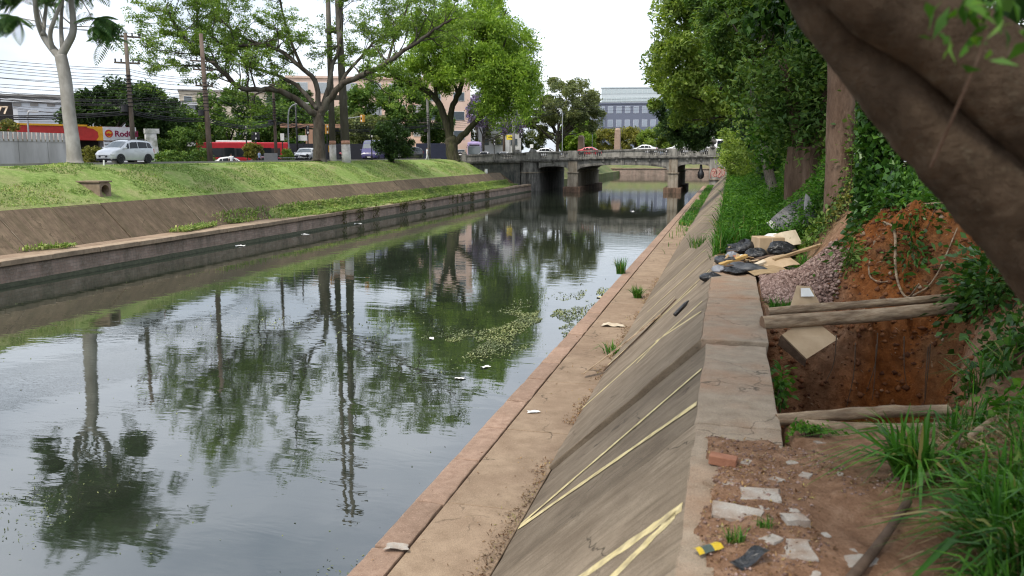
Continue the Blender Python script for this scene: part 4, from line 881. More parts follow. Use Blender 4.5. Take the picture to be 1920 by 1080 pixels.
clump_tree('low_tree', 'low bright green tree beside the dark overhanging tree', (-16.0, 178, 4.4), (-16, 178, 6), [((-15.5, 178, 8.2), (4.2, 4, 3.0)), ((-11.0, 180, 9.5), (4.5, 4, 4.0))], 'light', 18000, 0.46, 0.24, M_BARK, 54, 0.2, 100, 1.0, group=PB)
clump_tree('background_tree', 'bright green tree behind the white van on the bridge', (-4.5, 170, 4.4), (-4.5, 170, 8), [((-4.5, 170, 10.2), (5.5, 4, 5.5)), ((1.5, 172, 11), (5, 4, 6.5))], 'lush', 26000, 0.5, 0.25, M_BARK, 55, 0.25, 110, 1.2, group=PB)
clump_tree('jacaranda_tree', 'jacaranda in purple blossom half hidden behind the weeping tree', (-45, 150, 4.4), (-45, 150, 9), [((-44.4, 149, 13.6), (3.0, 3, 3.2)), ((-41.5, 158, 11.0), (2.4, 2, 1.8))], 'purple', 8000, 0.42, 0.24, M_BARK, 56, 0.25, 80, 0.9, group=PB, limbs=14)
clump_tree('background_tree', 'dull green tree filling the gap behind the purple bus', (-52, 172, 4.4), (-52, 172, 8), [((-52, 172, 9.5), (6, 4, 4)), ((-43.5, 178, 9.2), (5.5, 4, 3.6))], 'olive', 18000, 0.5, 0.25, M_BARK, 57, 0.25, 100, 1.1, group=PB)
def palm(x, y, z, h, seed, label):
    t = thing('palm_tree', label, 'palm', (x, y, z), 0, PB); q = MB(); q.tube([(0, 0, 0), (0.15, 0, h * 0.5), (0, 0.1, h)], [0.28, 0.22, 0.18], 8); q.build('trunk', M_BARK, t)
    rr = random.Random(seed); link('crown', frond_mesh('crown', [((0, 0.1, h), (math.cos(a) * 0.9, math.sin(a) * 0.9, rr.uniform(0.1, 0.9))) for a in np.linspace(0, 6.28, 22)], ML['olive'], seed, (2.0, 3.0)), t)
palm(-37.5, 192, 4.4, 16.2, 1, 'left of two palm heads rising behind the forked tree'); palm(-34.2, 194, 4.4, 16.8, 2, 'right of two palm heads rising behind the forked tree')

# --- right bank, from far to near
RB = 'trees on the right bank'
clump_tree('overhanging_tree', 'very dark low-hanging tree in front of the bridge parapet', (3.2, 100, 4.4), (1.0, 99, 9), [((-4.6, 97, 9.3), (4.4, 4, 2.9)), ((-0.5, 98, 10.6), (5, 5, 3.6)), ((-6.6, 96, 10.6), (2.8, 3, 2.4)), ((-4.6, 96, 7.2), (2.2, 2.6, 1.2))], 'dark', 40000, 0.36, 0.18, M_BARK, 61, 0.4, 170, 0.85, 0.5, RB, limbs=12, shell=0.3)
clump_tree('bank_tree', 'large light green tree whose crown reaches over the canal', (4.2, 62, 4.4), (3.0, 61, 10), [((-0.8, 60, 12.2), (5.2, 5, 4.3)), ((-2.6, 60, 9.9), (3.6, 4, 2.6)), ((3.5, 63, 14.5), (5, 5, 4.5)), ((-2.6, 58, 14.0), (3.0, 3, 2.6)), ((0.5, 60, 17.0), (4.5, 5, 3.0)), ((3.5, 62, 9.5), (4, 4, 3))], 'light', 78000, 0.30, 0.14, M_BARK, 62, 0.45, 300, 0.75, 0.45, RB, limbs=16, shell=0.5)
clump_tree('bank_tree', 'mid green tree with a leaning grey trunk above the weeds', (1.55, 31.5, 3.9), (0.55, 34.5, 9.0), [((0.9, 35, 9.6), (2.6, 3, 2.3)), ((2.8, 34, 11.4), (3.0, 3, 2.8)), ((0.3, 37, 12.2), (2.6, 3, 2.4)), ((3.2, 32, 7.8), (1.8, 2, 1.6))], 'mid', 46000, 0.21, 0.095, M_BARK, 63, 0.2, 260, 0.5, 0.5, RB, limbs=14, shell=0.45)
clump_tree('bank_tree', 'dark glossy-leaved tree at the top above the trunks', (5.0, 24, 4.4), (4.4, 24, 9), [((1.55, 24.5, 9.7), (1.7, 2, 1.6)), ((3.6, 24.5, 9.0), (1.6, 2, 1.8)), ((3.6, 25, 11.5), (3, 2.5, 2.0)), ((0.9, 25, 11.2), (1.4, 2, 1.2))], 'glossy', 13000, 0.36, 0.13, M_BARK, 64, 0.25, 110, 0.6, 0.9, RB, limbs=14, shell=0.2)
clump_tree('bank_shrub', 'olive green shrub on the bank beside the right end of the bridge', (1.5, 84, 3.8), (1.6, 84, 5.5), [((1.3, 84, 6.2), (2.6, 6, 2.6)), ((2.6, 78, 6.8), (2.6, 5, 3.2))], 'mid', 26000, 0.24, 0.12, M_BARK, 65, 0.12, 130, 0.6, group=RB, cat='shrub')
clump_tree('bank_shrub', 'yellow-green shrub crowding the top of the right slope', (1.6, 48, 3.8), (1.6, 48, 5), [((1.15, 48, 6.0), (1.7, 4, 2.0)), ((1.9, 44, 6.8), (1.8, 3.5, 2.4)), ((0.95, 55, 5.2), (1.5, 4, 1.7))], 'light', 30000, 0.17, 0.085, M_BARK, 66, 0.1, 170, 0.45, group=RB, cat='shrub')
clump_tree('bank_shrub', 'fresh green shrub in front of the stump-like trunk', (2.3, 24.5, 4.3), (2.2, 24.5, 5.2), [((1.75, 24.2, 6.35), (0.85, 1.2, 1.0)), ((2.55, 23.4, 7.1), (0.9, 1.1, 1.1)), ((1.2, 25.0, 5.9), (0.7, 1.0, 0.75)), ((2.6, 24.0, 6.0), (0.8, 1.0, 0.8))], 'lush', 15000, 0.14, 0.06, M_BARK, 67, 0.06, 130, 0.34, 0.4, RB, cat='shrub', shell=0.3)
clump_tree('bank_shrub', 'dark shrub filling the shade behind the trunks', (4.6, 30, 4.4), (4.6, 30, 6), [((4.4, 29, 6.4), (2.6, 3, 2.6)), ((6.5, 27, 7.5), (3, 3, 3.5)), ((3.0, 38, 6.5), (2.5, 4, 2.8))], 'dark', 26000, 0.22, 0.11, M_BARK, 68, 0.1, 130, 0.6, group=RB, cat='shrub')
# slim straight trunk with rough bark, its crown far above
t = thing('tall_tree', 'straight rough-barked trunk standing behind the gravel heap', 'tree', (2.30, 19.2, 3.6), 0, RB); q = MB(); P = smooth_path([(0, 0, -0.3), (-0.03, 0, 1.2), (-0.10, 0.02, 3.2), (-0.22, 0.05, 5.2), (-0.5, 0.1, 9)], 3); rr = random.Random(4)
q.tube(P, [0.32 - 0.08 * i / len(P) + 0.12 * math.exp(-i * 0.35) + rr.uniform(-0.008, 0.008) for i in range(len(P))], 14); q.build('trunk', M_BARK_RED, t, smooth=True)
g = np.random.default_rng(70); C = np.stack([g.normal(-1.0, 1.6, 9000), g.normal(0.2, 1.6, 9000), g.normal(8.3, 1.1, 9000)], -1); link('crown', leaf_mesh('crown', C, 0.22, 0.1, ML['mid'], 0.5, seed=70), t)
t = thing('tall_tree', 'brown trunk just left of the straight rough-barked one, running up behind the big limb', 'tree', (3.0, 27.5, 4.2), 0, RB); q = MB(); P = smooth_path([(0, 0, -0.3), (-0.1, 0, 2.5), (-0.35, 0.02, 5.2), (-0.9, 0.05, 9.2)], 3)
q.tube(P, [0.32 - 0.1 * i / len(P) for i in range(len(P))], 12); q.build('trunk', M_BARK_RED, t, smooth=True)
g = np.random.default_rng(71); C = np.stack([g.normal(-1.2, 1.8, 9000), g.normal(0.2, 1.8, 9000), g.normal(9.0, 1.2, 9000)], -1); link('crown', leaf_mesh('crown', C, 0.24, 0.1, ML['mid'], 0.5, seed=71), t)
# stump-like buttressed fig trunk
t = thing('fig_tree', 'thick fluted reddish trunk of a cut-back fig at the edge of the weeds', 'tree', (1.95, 22.6, 3.4), 0, RB)
q = MB(); n = 26; rows = []
for k in range(13):
    z = -0.3 + 2.5 * k / 12; tt = k / 12; row = []
    for j in range(n + 1):
        a = 2 * math.pi * j / n; fl = 0.5 + 0.5 * math.cos(a * 5 + 0.8 * tt); r_ = 0.36 + 0.18 * (1 - tt) ** 2 + 0.26 * fl ** 1.5 * (1.1 - 0.4 * tt) + 0.08 * float(vnoise(a * 3, z * 3, 4)); row.append((r_ * math.cos(a) * 1.05 - 0.10 * tt, r_ * math.sin(a), z))
    rows.append(row)
q.grid(rows); q.tube([(-0.2, 0, 2.0), (-0.5, 0.1, 3.2), (-0.8, 0.3, 4.4)], [0.22, 0.16, 0.1], 8); q.tube([(0.15, 0, 2.0), (0.35, 0.1, 3.2), (0.5, 0.2, 4.6)], [0.3, 0.2, 0.14], 8)
q.build('trunk', M_BARK_RED, t, smooth=True)
g = np.random.default_rng(72); C = np.concatenate([np.stack([g.normal(cx, 0.55, 2500), g.normal(0.3, 0.6, 2500), g.normal(cz, 0.5, 2500)], -1) for cx, cz in ((-0.8, 3.6), (0.4, 4.2), (-0.2, 2.75), (0.5, 2.6))]); link('crown', leaf_mesh('crown', C, 0.16, 0.07, ML['mid'], 0.4, seed=72), t)
# ivy-clad leaning stem right of it
t = thing('ivy_stem', 'leaning stem smothered in dark ivy beside the red earth', 'climber', (2.82, 15.9, 3.15)); q = MB(); P = smooth_path([(0, 0.6, -0.3), (-0.1, 0.5, 0.8), (-0.12, 0.6, 2.0), (-0.25, 0.8, 3.6), (-0.6, 1.0, 5.5)], 2)
q.tube(P, [0.10 - 0.05 * i / len(P) for i in range(len(P))], 8); q.tube([(p.x + 0.16 * math.sin(i * 0.7), p.y - 0.1, p.z) for i, p in enumerate(P)], 0.035, 6); q.build('stem', M_BARK_RED, t, smooth=True)
g = np.random.default_rng(73); n = 7000; z = g.random(n) ** 1.35 * 4.6; rad = np.interp(z, [0, 0.8, 1.6, 2.6, 4.4], [0.42, 0.56, 0.44, 0.36, 0.40]); a = g.random(n) * 6.283; rr_ = rad * g.random(n) ** 0.4
C = np.stack([-0.16 - 0.03 * z + rr_ * np.cos(a), 0.45 + 0.05 * z + rr_ * np.sin(a), z - 0.35], -1)
link('foliage', leaf_mesh('foliage', C, 0.13, 0.11, ML['glossy'], 0.8, seed=73), t)

# --- huge leaning trunk close to the camera
t = thing('leaning_tree', 'huge dark smooth trunk leaning across the upper right corner', 'tree', (2.75, 3.9, 3.1))
o = Vector((2.75, 3.9, 3.1)); q = MB()
def gnarl(q, pts, rads, n=28, seed=0, o=o):
    n = n * 2
    P = smooth_path(pts, 2); k = len(P); R_ = np.interp(np.linspace(0, 1, k), np.linspace(0, 1, len(rads)), rads)
    P2 = []
    for i in range(k - 1):
        for s_ in range(5): P2.append(P[i].lerp(P[i + 1], s_ / 5))
    P2.append(P[-1]); R2_ = np.interp(np.linspace(0, 1, len(P2)), np.linspace(0, 1, k), R_)
    m0 = len(q.v); q.tube([p - o for p in P2], list(R2_), n)
    for i in range(m0, len(q.v)):
        v = Vector(q.v[i]); ring = (i - m0) // n; j = (i - m0) % n; c = P2[min(ring, len(P2) - 1)] - o; d = v - c
        f = 1 + 0.24 * float(fbm(v.x * 2.2 + seed, v.z * 2.2 + v.y, 5)) + 0.05 * float(fbm(v.x * 9 + seed, v.z * 9 + v.y * 4, 6)) - 0.07 * abs(float(fbm(j / n * 26 + v.z * 2.0, ring * 0.35, 8))) + 0.06 * math.sin(j / n * 2 * math.pi * 3 + seed + ring * 0.05)
        q.v[i] = tuple(c + d * f)
gnarl(q, [(3.2, 3.9, 2.6), (2.75, 3.85, 3.5), (2.0, 3.75, 4.30), (1.36, 3.65, 4.94), (1.06, 3.62, 5.22), (0.80, 3.6, 5.46), (0.50, 3.6, 5.78), (0.26, 3.6, 6.08), (-0.4, 3.7, 7.2), (-1.1, 4.0, 8.6)], [0.54, 0.46, 0.34, 0.225, 0.185, 0.155, 0.13, 0.125, 0.12, 0.10], 28, 1)
gnarl(q, [(2.9, 3.85, 3.3), (2.5, 3.7, 4.2), (1.8, 3.6, 4.95), (1.28, 3.55, 5.36), (0.98, 3.5, 5.66), (0.70, 3.45, 5.86), (0.40, 3.35, 6.05), (-0.1, 3.2, 6.5), (-0.8, 3.1, 7.3)], [0.44, 0.36, 0.26, 0.19, 0.165, 0.155, 0.15, 0.14, 0.11], 28, 4)
gnarl(q, [(2.0, 4.6, 3.4), (1.95, 4.7, 4.6), (1.75, 4.6, 5.6), (1.66, 4.5, 6.4), (1.5, 4.4, 7.4)], [0.16, 0.13, 0.11, 0.10, 0.08], 16, 7)
q.build('trunk', M_BARK_NEAR, t, smooth=True)
g = np.random.default_rng(74); n = 15000
C = np.concatenate([np.stack([g.normal(0.5, 2.6, n), g.normal(6.5, 3.0, n), g.normal(10.4, 0.7, n)], -1) - np.array(tuple(o))])
link('crown', leaf_mesh('crown', C, 0.24, 0.12, ML['mid'], 0.5, seed=74), t)
# thin leafy sprig in front of the limb and the foliage beyond it
q = MB(); q.tube([Vector(p) - o for p in ((0.655, 3.1, 5.36), (0.67, 2.95, 5.50), (0.70, 2.82, 5.68), (0.73, 2.75, 5.92))], [0.006, 0.005, 0.004, 0.003], 6); sp = q.build('sprig', M_BARK_RED, t)
C = np.array([tuple(Vector((0.69 + g.normal(0, 0.075), 2.8 + g.normal(0, 0.06), 5.78 + g.normal(0, 0.07))) - o) for _ in range(46)])
link('sprig_leaves', leaf_mesh('sprig_leaves', C, 0.075, 0.026, ML['lush'], 0.8, seed=75), sp)
C = np.array([tuple(Vector((1.62 + g.normal(0, 0.30), 4.3 + g.normal(0, 0.3), 6.15 + g.normal(0, 0.22))) - o) for _ in range(420)])
link('twig_leaves', leaf_mesh('twig_leaves', C, 0.15, 0.07, ML['glossy'], 0.8, seed=76), t)

# ================================================================== vehicles
def carpaint(name, c, rough=0.28, metal=0.0):
    m = NT(name); n = m.noise(2.0, 4, coord='Object'); col = m.ramp(n, [(0.35, tuple(x * 0.86 for x in c)), (0.65, c)])
    m.b.inputs['Metallic'].default_value = metal; m.b.inputs['Coat Weight'].default_value = 0.4; m.b.inputs['Coat Roughness'].default_value = 0.08
    return m.done(col, rough, None, 0.5)
M_GLASS = plain('dark_car_glass', (0.012, 0.015, 0.018), 0.08, 0.35, 0, 0.0)
M_GLASS2 = plain('pale_car_glass', (0.10, 0.12, 0.13), 0.06, 0.9, 0, 0.0)
M_TYRE = plain('tyre_rubber', (0.018, 0.018, 0.019), 0.85); M_RIM = plain('alloy_rim', (0.45, 0.46, 0.48), 0.35, 0.5, 0.6)
M_BLK = plain('black_trim', (0.02, 0.02, 0.022), 0.55); M_LAMP = plain('headlamp_glass', (0.62, 0.64, 0.66), 0.1, 0.8); M_TAIL = plain('tail_lamp', (0.38, 0.02, 0.02), 0.25, 0.6)
M_PLATE = plain('number_plate', (0.6, 0.6, 0.6), 0.5); M_WHITE = plain('white_paint', (0.72, 0.72, 0.70), 0.5)
P_SILVER = carpaint('silver_paint', (0.62, 0.64, 0.66), 0.3, 0.25); P_WHITE = carpaint('white_car_paint', (0.74, 0.74, 0.74)); P_RED = carpaint('red_car_paint', (0.52, 0.06, 0.07)); P_BLACK = carpaint('black_car_paint', (0.02, 0.021, 0.024)); P_GREY = carpaint('grey_car_paint', (0.20, 0.21, 0.22), 0.3, 0.3); P_NAVY = carpaint('purple_blue_paint', (0.05, 0.042, 0.15)); P_MAROON = carpaint('maroon_paint', (0.10, 0.03, 0.05))
# side profiles: stations (x, half width, underside, belt line, top); x forward
PROF = dict(
 mpv=[(-1.98, 0.70, 0.40, 0.80, 0.86), (-1.90, 0.82, 0.30, 0.98, 1.20), (-1.72, 0.85, 0.24, 1.04, 1.50), (-1.35, 0.86, 0.22, 1.05, 1.62), (-0.6, 0.87, 0.20, 1.03, 1.66), (0.1, 0.87, 0.20, 1.01, 1.63), (0.50, 0.87, 0.20, 1.0, 1.52), (1.02, 0.86, 0.20, 0.98, 1.16), (1.25, 0.85, 0.22, 0.93, 1.02), (1.62, 0.82, 0.24, 0.84, 0.92), (1.88, 0.74, 0.28, 0.70, 0.76), (1.98, 0.60, 0.36, 0.56, 0.60)],
 sedan=[(-2.2, 0.66, 0.42, 0.80, 0.86), (-2.1, 0.80, 0.30, 0.92, 1.0), (-1.6, 0.84, 0.22, 0.94, 1.08), (-1.05, 0.85, 0.20, 0.94, 1.36), (-0.4, 0.86, 0.20, 0.93, 1.46), (0.15, 0.86, 0.20, 0.92, 1.44), (0.55, 0.86, 0.20, 0.91, 1.28), (0.98, 0.85, 0.20, 0.90, 1.00), (1.5, 0.83, 0.22, 0.80, 0.86), (2.0, 0.76, 0.26, 0.66, 0.72), (2.18, 0.62, 0.34, 0.54, 0.58)],
 suv=[(-2.15, 0.72, 0.45, 0.95, 1.02), (-2.05, 0.85, 0.34, 1.06, 1.24), (-1.8, 0.89, 0.28, 1.08, 1.50), (-1.2, 0.90, 0.25, 1.08, 1.62), (-0.4, 0.90, 0.25, 1.06, 1.64), (0.15, 0.90, 0.25, 1.05, 1.60), (0.6, 0.90, 0.25, 1.04, 1.40), (1.0, 0.89, 0.25, 1.03, 1.14), (1.5, 0.88, 0.26, 0.96, 1.04), (1.98, 0.82, 0.30, 0.84, 0.90), (2.15, 0.70, 0.38, 0.66, 0.70)],
 van=[(-2.7, 0.92, 0.45, 1.2, 2.30), (-2.6, 0.98, 0.32, 1.24, 2.42), (-1.5, 1.0, 0.28, 1.24, 2.45), (0.2, 1.0, 0.28, 1.24, 2.44), (1.1, 1.0, 0.28, 1.22, 2.36), (1.55, 0.99, 0.28, 1.20, 2.05), (2.05, 0.97, 0.28, 1.16, 1.42), (2.4, 0.94, 0.30, 1.02, 1.12), (2.62, 0.86, 0.34, 0.86, 0.92), (2.72, 0.72, 0.42, 0.62, 0.66)])
def section(st, roof_in):
    x, w_, zb, belt, top = st
    wr = w_ * (1 - roof_in * min(1, (top - belt) / 0.5)); tt = max(top, belt + 0.02)
    return [(x, w_ * 0.90, zb), (x, w_, zb + 0.28 * (belt - zb)), (x, w_ * 1.0, zb + 0.62 * (belt - zb)), (x, w_ * 0.985, belt), (x, wr, tt - 0.07 * min(1, (tt - belt) / 0.3) - 0.001), (x, wr * 0.86, tt), (x, wr * 0.45, tt + 0.018), (x, 0, tt + 0.024)]
class Car:
    def __init__(s, kind, roof_in=0.17):
        s.st = PROF[kind]; s.sec = [section(k, roof_in) for k in s.st]; s.nv = len(s.sec[0])
    def S(s, u, v):      # u along the stations, v along a section (0 sill .. 7 crown), mirrored for v > 7
        sg = 1
        if v > 7: v = 14 - v; sg = -1
        i = min(int(u), len(s.sec) - 2); a = u - i; j = min(int(v), s.nv - 2); b = v - j
        g = lambda p, q_, r_, t_: [(p[k] * (1 - a) + q_[k] * a) * (1 - b) + (r_[k] * (1 - a) + t_[k] * a) * b for k in range(3)]
        r_ = g(s.sec[i][j], s.sec[i + 1][j], s.sec[i][j + 1], s.sec[i + 1][j + 1]); return Vector((r_[0], r_[1] * sg, r_[2]))
    def ux(s, x):
        X = [k[0] for k in s.st]; return float(np.interp(x, X, range(len(X))))
    def patch(s, quad, nu=5, nv=3, off=0.008):   # quad = four (x, v) corners
        q = MB(); rows = []
        for i in range(nu + 1):
            row = []
            for j in range(nv + 1):
                a, b = i / nu, j / nv
                x = (quad[0][0] * (1 - a) + quad[1][0] * a) * (1 - b) + (quad[3][0] * (1 - a) + quad[2][0] * a) * b
                v = (quad[0][1] * (1 - a) + quad[1][1] * a) * (1 - b) + (quad[3][1] * (1 - a) + quad[2][1] * a) * b
                u = s.ux(x); e = 0.02; p = s.S(u, v); du = s.S(min(u + e, len(s.st) - 1.001), v) - s.S(max(u - e, 0), v); dv = s.S(u, min(v + e, 13.99)) - s.S(u, max(v - e, 0))
                n = du.cross(dv); n = n.normalized() if n.length > 1e-9 else Vector((0, 0, 1))
                c = p - Vector((p.x, 0, 0.8)); n = n if n.dot(c) > 0 else -n
                if 6.0 < v < 8.0 and n.z < 0: n = -n
                row.append(p + n * off)
            rows.append(row)
        q.grid(rows); return q
def wheel(parent, x, y, r=0.31, w_=0.2):
    sg = 1 if y > 0 else -1
    q = MB(); q.lathe([(r * 0.62, -w_ / 2), (r * 0.93, -w_ / 2), (r, -w_ * 0.32), (r, w_ * 0.32), (r * 0.93, w_ / 2), (r * 0.62, w_ / 2)], 20, (x, y, r), 'y'); wh = q.build('wheel', M_TYRE, parent)
    q = MB(); q.lathe([(r * 0.16, w_ * 0.42 * sg), (r * 0.2, w_ * 0.45 * sg), (r * 0.60, w_ * 0.36 * sg), (r * 0.64, w_ * 0.515 * sg), (r * 0.66, w_ * 0.3 * sg)], 16, (x, y, r), 'y'); rim = q.build('rim', M_RIM, wh)
    for k in range(5):
        a = k * 2 * math.pi / 5; q = MB(); q.box((x + math.cos(a) * r * 0.42, y + w_ * 0.40 * sg, r + math.sin(a) * r * 0.42), (r * 0.5, 0.015, r * 0.12), rot=Matrix.Rotation(-a, 3, 'Y')); q.build('spoke', M_BLK, wh)
def make_car(name, label, kind, paint, loc, rz, group, detail=True, wins=None, rails=False, glass=M_GLASS):
    t = thing(name, label, 'van' if kind == 'van' else 'car', loc, rz, group); c = Car(kind, 0.10 if kind == 'van' else 0.17); q = MB()
    rows = []; N = len(c.st)
    for i in range((N - 1) * 3 + 1):
        u = min(i / 3, N - 1.0001); rows.append([c.S(u, v) for v in np.concatenate([np.arange(0, 7, 1), [7], np.arange(8, 15, 1)])])
    q.grid(rows); m = 15; q.add(rows[0], [tuple(range(m))]); q.add(rows[-1], [tuple(range(m))])
    q.build('body', paint, t, smooth=True)
    q = MB(); X0, X1 = c.st[0][0], c.st[-1][0]; q.box(((X0 + X1) / 2, 0, 0.27), ((X1 - X0) * 0.94, c.st[3][1] * 1.86, 0.14)); q.build('underbody', M_BLK, t)
    X = dict(mpv=(-1.25, 1.25, (-1.72, -1.28, -0.42, 0.38, 0.44, 0.92), (0.50, 1.10)), sedan=(-1.35, 1.35, (-1.25, -0.9, -0.28, 0.48, 0.52, 0.80), (0.28, 0.96)), suv=(-1.3, 1.35, (-1.75, -1.25, -0.40, 0.42, 0.48, 0.84), (0.28, 0.97)), van=(-1.75, 1.75, (-2.4, -1.3, -0.1, 1.0, 1.06, 1.75), (1.2, 2.02)))[kind]
    for sx in (X[0], X[1]):
        for sy in (-1, 1):
            y = sy * (c.st[4][1] - 0.09); wheel(t, sx, y, 0.34 if kind in ('suv', 'van') else 0.31)
            q = MB(); r_ = 0.42 if kind in ('suv', 'van') else 0.385; q.grid([[(sx + r_ * math.cos(a), sy * (c.st[4][1] + 0.006), 0.31 + r_ * math.sin(a)), (sx + (r_ - 0.10) * math.cos(a), sy * (c.st[4][1] + 0.006), 0.31 + (r_ - 0.10) * math.sin(a))] for a in np.linspace(-0.1, math.pi + 0.1, 14)]); q.build('wheel_arch', M_BLK, t)
    a0, a1, a2, a3, a4, a5 = X[2]
    for sg in (0, 1):
        f = (lambda v: v) if sg == 0 else (lambda v: 14 - v)
        for (x0, x1, xt0, xt1) in ((a0, a1, a0 + 0.14, a1), (a1 + 0.05, a2, a1 + 0.05, a2), (a2 + 0.06, a3, a2 + 0.06, a3 - 0.1), (a4, a5, a4 - 0.06, a4 + 0.05)):
            if kind == 'van' and x1 < 0.5 and wins is None: continue
            c.patch([(x0, f(3.08)), (x1, f(3.08)), (xt1, f(3.88)), (xt0, f(3.88))], 3, 3, 0.012).build('side_window', glass, t, smooth=True)
    w0, w1 = X[3]; c.patch([(w1, 4.5), (w1, 9.5), (w0, 9.3), (w0, 4.7)], 8, 4, 0.010).build('windscreen', M_GLASS2 if kind != 'sedan' else glass, t, smooth=True)
    r0 = c.st[0][0]; c.patch([(r0 + 0.10, 4.6), (r0 + 0.10, 9.4), (r0 + (0.26 if kind != 'sedan' else 0.95), 9.3), (r0 + (0.26 if kind != 'sedan' else 0.95), 4.7)], 8, 3, 0.012).build('rear_window', glass, t, smooth=True)
    fx = c.st[-1][0]; zb = c.st[-2][3]; fw = c.st[-2][1]
    for sy in (-1, 1):
        q = MB(); q.box((fx - 0.19, sy * (fw - 0.10), zb - 0.06), (0.26, 0.30, 0.14), rz=-sy * 0.55); q.build('headlight', M_LAMP, t, bevel=0.03, seg=2)
        q = MB(); q.box((c.st[0][0] + 0.10, sy * (c.st[1][1] - 0.09), c.st[1][3] - 0.08), (0.12, 0.2, 0.30)); q.build('tail_light', M_TAIL, t, bevel=0.03, seg=1)
        q = MB(); q.box((a5 - 0.02, sy * (c.st[4][1] + 0.11), c.st[4][3] + 0.06), (0.13, 0.22, 0.15)); q.build('mirror', paint, t, bevel=0.04, seg=2)
        if detail:
            for zx in (a2 - 0.35, a3 - 0.5):
                q = MB(); q.box((zx, sy * (c.st[4][1] + 0.008), c.st[4][3] - 0.13), (0.20, 0.03, 0.035)); q.build('door_handle', paint, t)
            q = MB(); q.box((fx - 0.14, sy * (fw - 0.16), 0.47), (0.10, 0.20, 0.14), rz=-sy * 0.5); q.build('fog_light', M_BLK, t, bevel=0.02, seg=1)
        if rails:
            q = MB(); q.tube([(-1.5, sy * 0.62, 1.60), (-1.3, sy * 0.64, 1.69), (-0.2, sy * 0.64, 1.71), (0.3, sy * 0.63, 1.62)], 0.02, 6); q.build('roof_rail', M_BLK, t)
    q = MB(); q.box((fx - 0.05, 0, 0.50), (0.10, fw * 1.15, 0.20)); q.build('grille', M_BLK, t, bevel=0.03, seg=1)
    q = MB(); q.box((fx + 0.005, 0, 0.46), (0.015, 0.40, 0.13)); q.build('number_plate', M_PLATE, t)
    return t
def zl1(x, y): return float(zl(np.array([x]), np.array([y]))[0])
PARK = 'cars along the left street'
make_car('hatchback', 'silver compact minivan with roof rails parked by the bank', 'mpv', P_SILVER, (-38.9, 47.2, zl1(-38.9, 47.2) + 0.05), math.radians(-96), PARK, True, None, True).scale = (0.93, 0.93, 0.93)
make_car('sport_utility', 'white car with a black grille behind the trunk of the wide airy tree', 'suv', P_WHITE, (-45.2, 83.2, 4.48), math.radians(-75), PARK)
make_car('sport_utility', 'black and white-roofed car right of the round shrub', 'suv', P_BLACK, (-39.6, 99.5, 4.72), math.radians(-100), PARK)
make_car('cargo_van', 'dark purple-blue van half behind the round shrub', 'van', P_NAVY, (-41.2, 92.2, 4.66), math.radians(-78), PARK)
TR = 'traffic in front of the red bus'
make_car('sedan', 'white sedan right of the second utility pole, in front of the bus', 'sedan', P_WHITE, (-50.0, 76.2, 3.72), math.radians(36), TR)
make_car('sedan', 'silver-grey sedan just behind the second utility pole', 'sedan', P_GREY, (-52.2, 72.8, 3.68), math.radians(36), TR)
make_car('sedan', 'dark maroon car behind the yellowish bush', 'sedan', P_MAROON, (-47.6, 79.0, 3.74), math.radians(36), TR)
BT = 'traffic on the bridge'
def zdeck(x): return zP(x) - 0.79
make_car('sedan', 'white sedan on the left half of the bridge', 'sedan', P_WHITE, (-27.9, 128.4, zdeck(-27.9)), math.radians(2), BT)
make_car('sedan', 'red car in the middle of the bridge', 'sedan', P_RED, (-22.0, 134.5, zdeck(-22.0)), math.radians(0), BT)
make_car('sedan', 'white sedan right of the bridge centre', 'sedan', P_WHITE, (-13.3, 131.0, zdeck(-13.3) + 0.05), math.radians(180), BT)
make_car('sedan', 'white car following the van on the right half of the bridge', 'sedan', P_WHITE, (-6.3, 131.2, zdeck(-6.3) + 0.05), math.radians(180), BT)
make_car('sport_utility', 'white car half hidden by the dark tree on the bridge', 'suv', P_WHITE, (-8.2, 136.5, zdeck(-8.2)), math.radians(180), BT)
make_car('cargo_van', 'white van at the right end of the bridge behind the finial', 'van', P_WHITE, (-2.2, 135.0, zdeck(-2.2) - 0.2), math.radians(0), BT)
for i, (x, y, l) in enumerate(((-43.5, 146, 'white car right of the purple bus'), (-40.5, 148.5, 'white car below the yellow sign'), (-36.0, 149.0, 'pale car left of the forked tree trunk'), (-50.0, 152.0, 'white car left of the purple bus'))):
    make_car('sedan', l, 'sedan', P_WHITE if i != 2 else P_SILVER, (x, y, 4.45), math.radians(-85), 'cars waiting past the bridge', False)
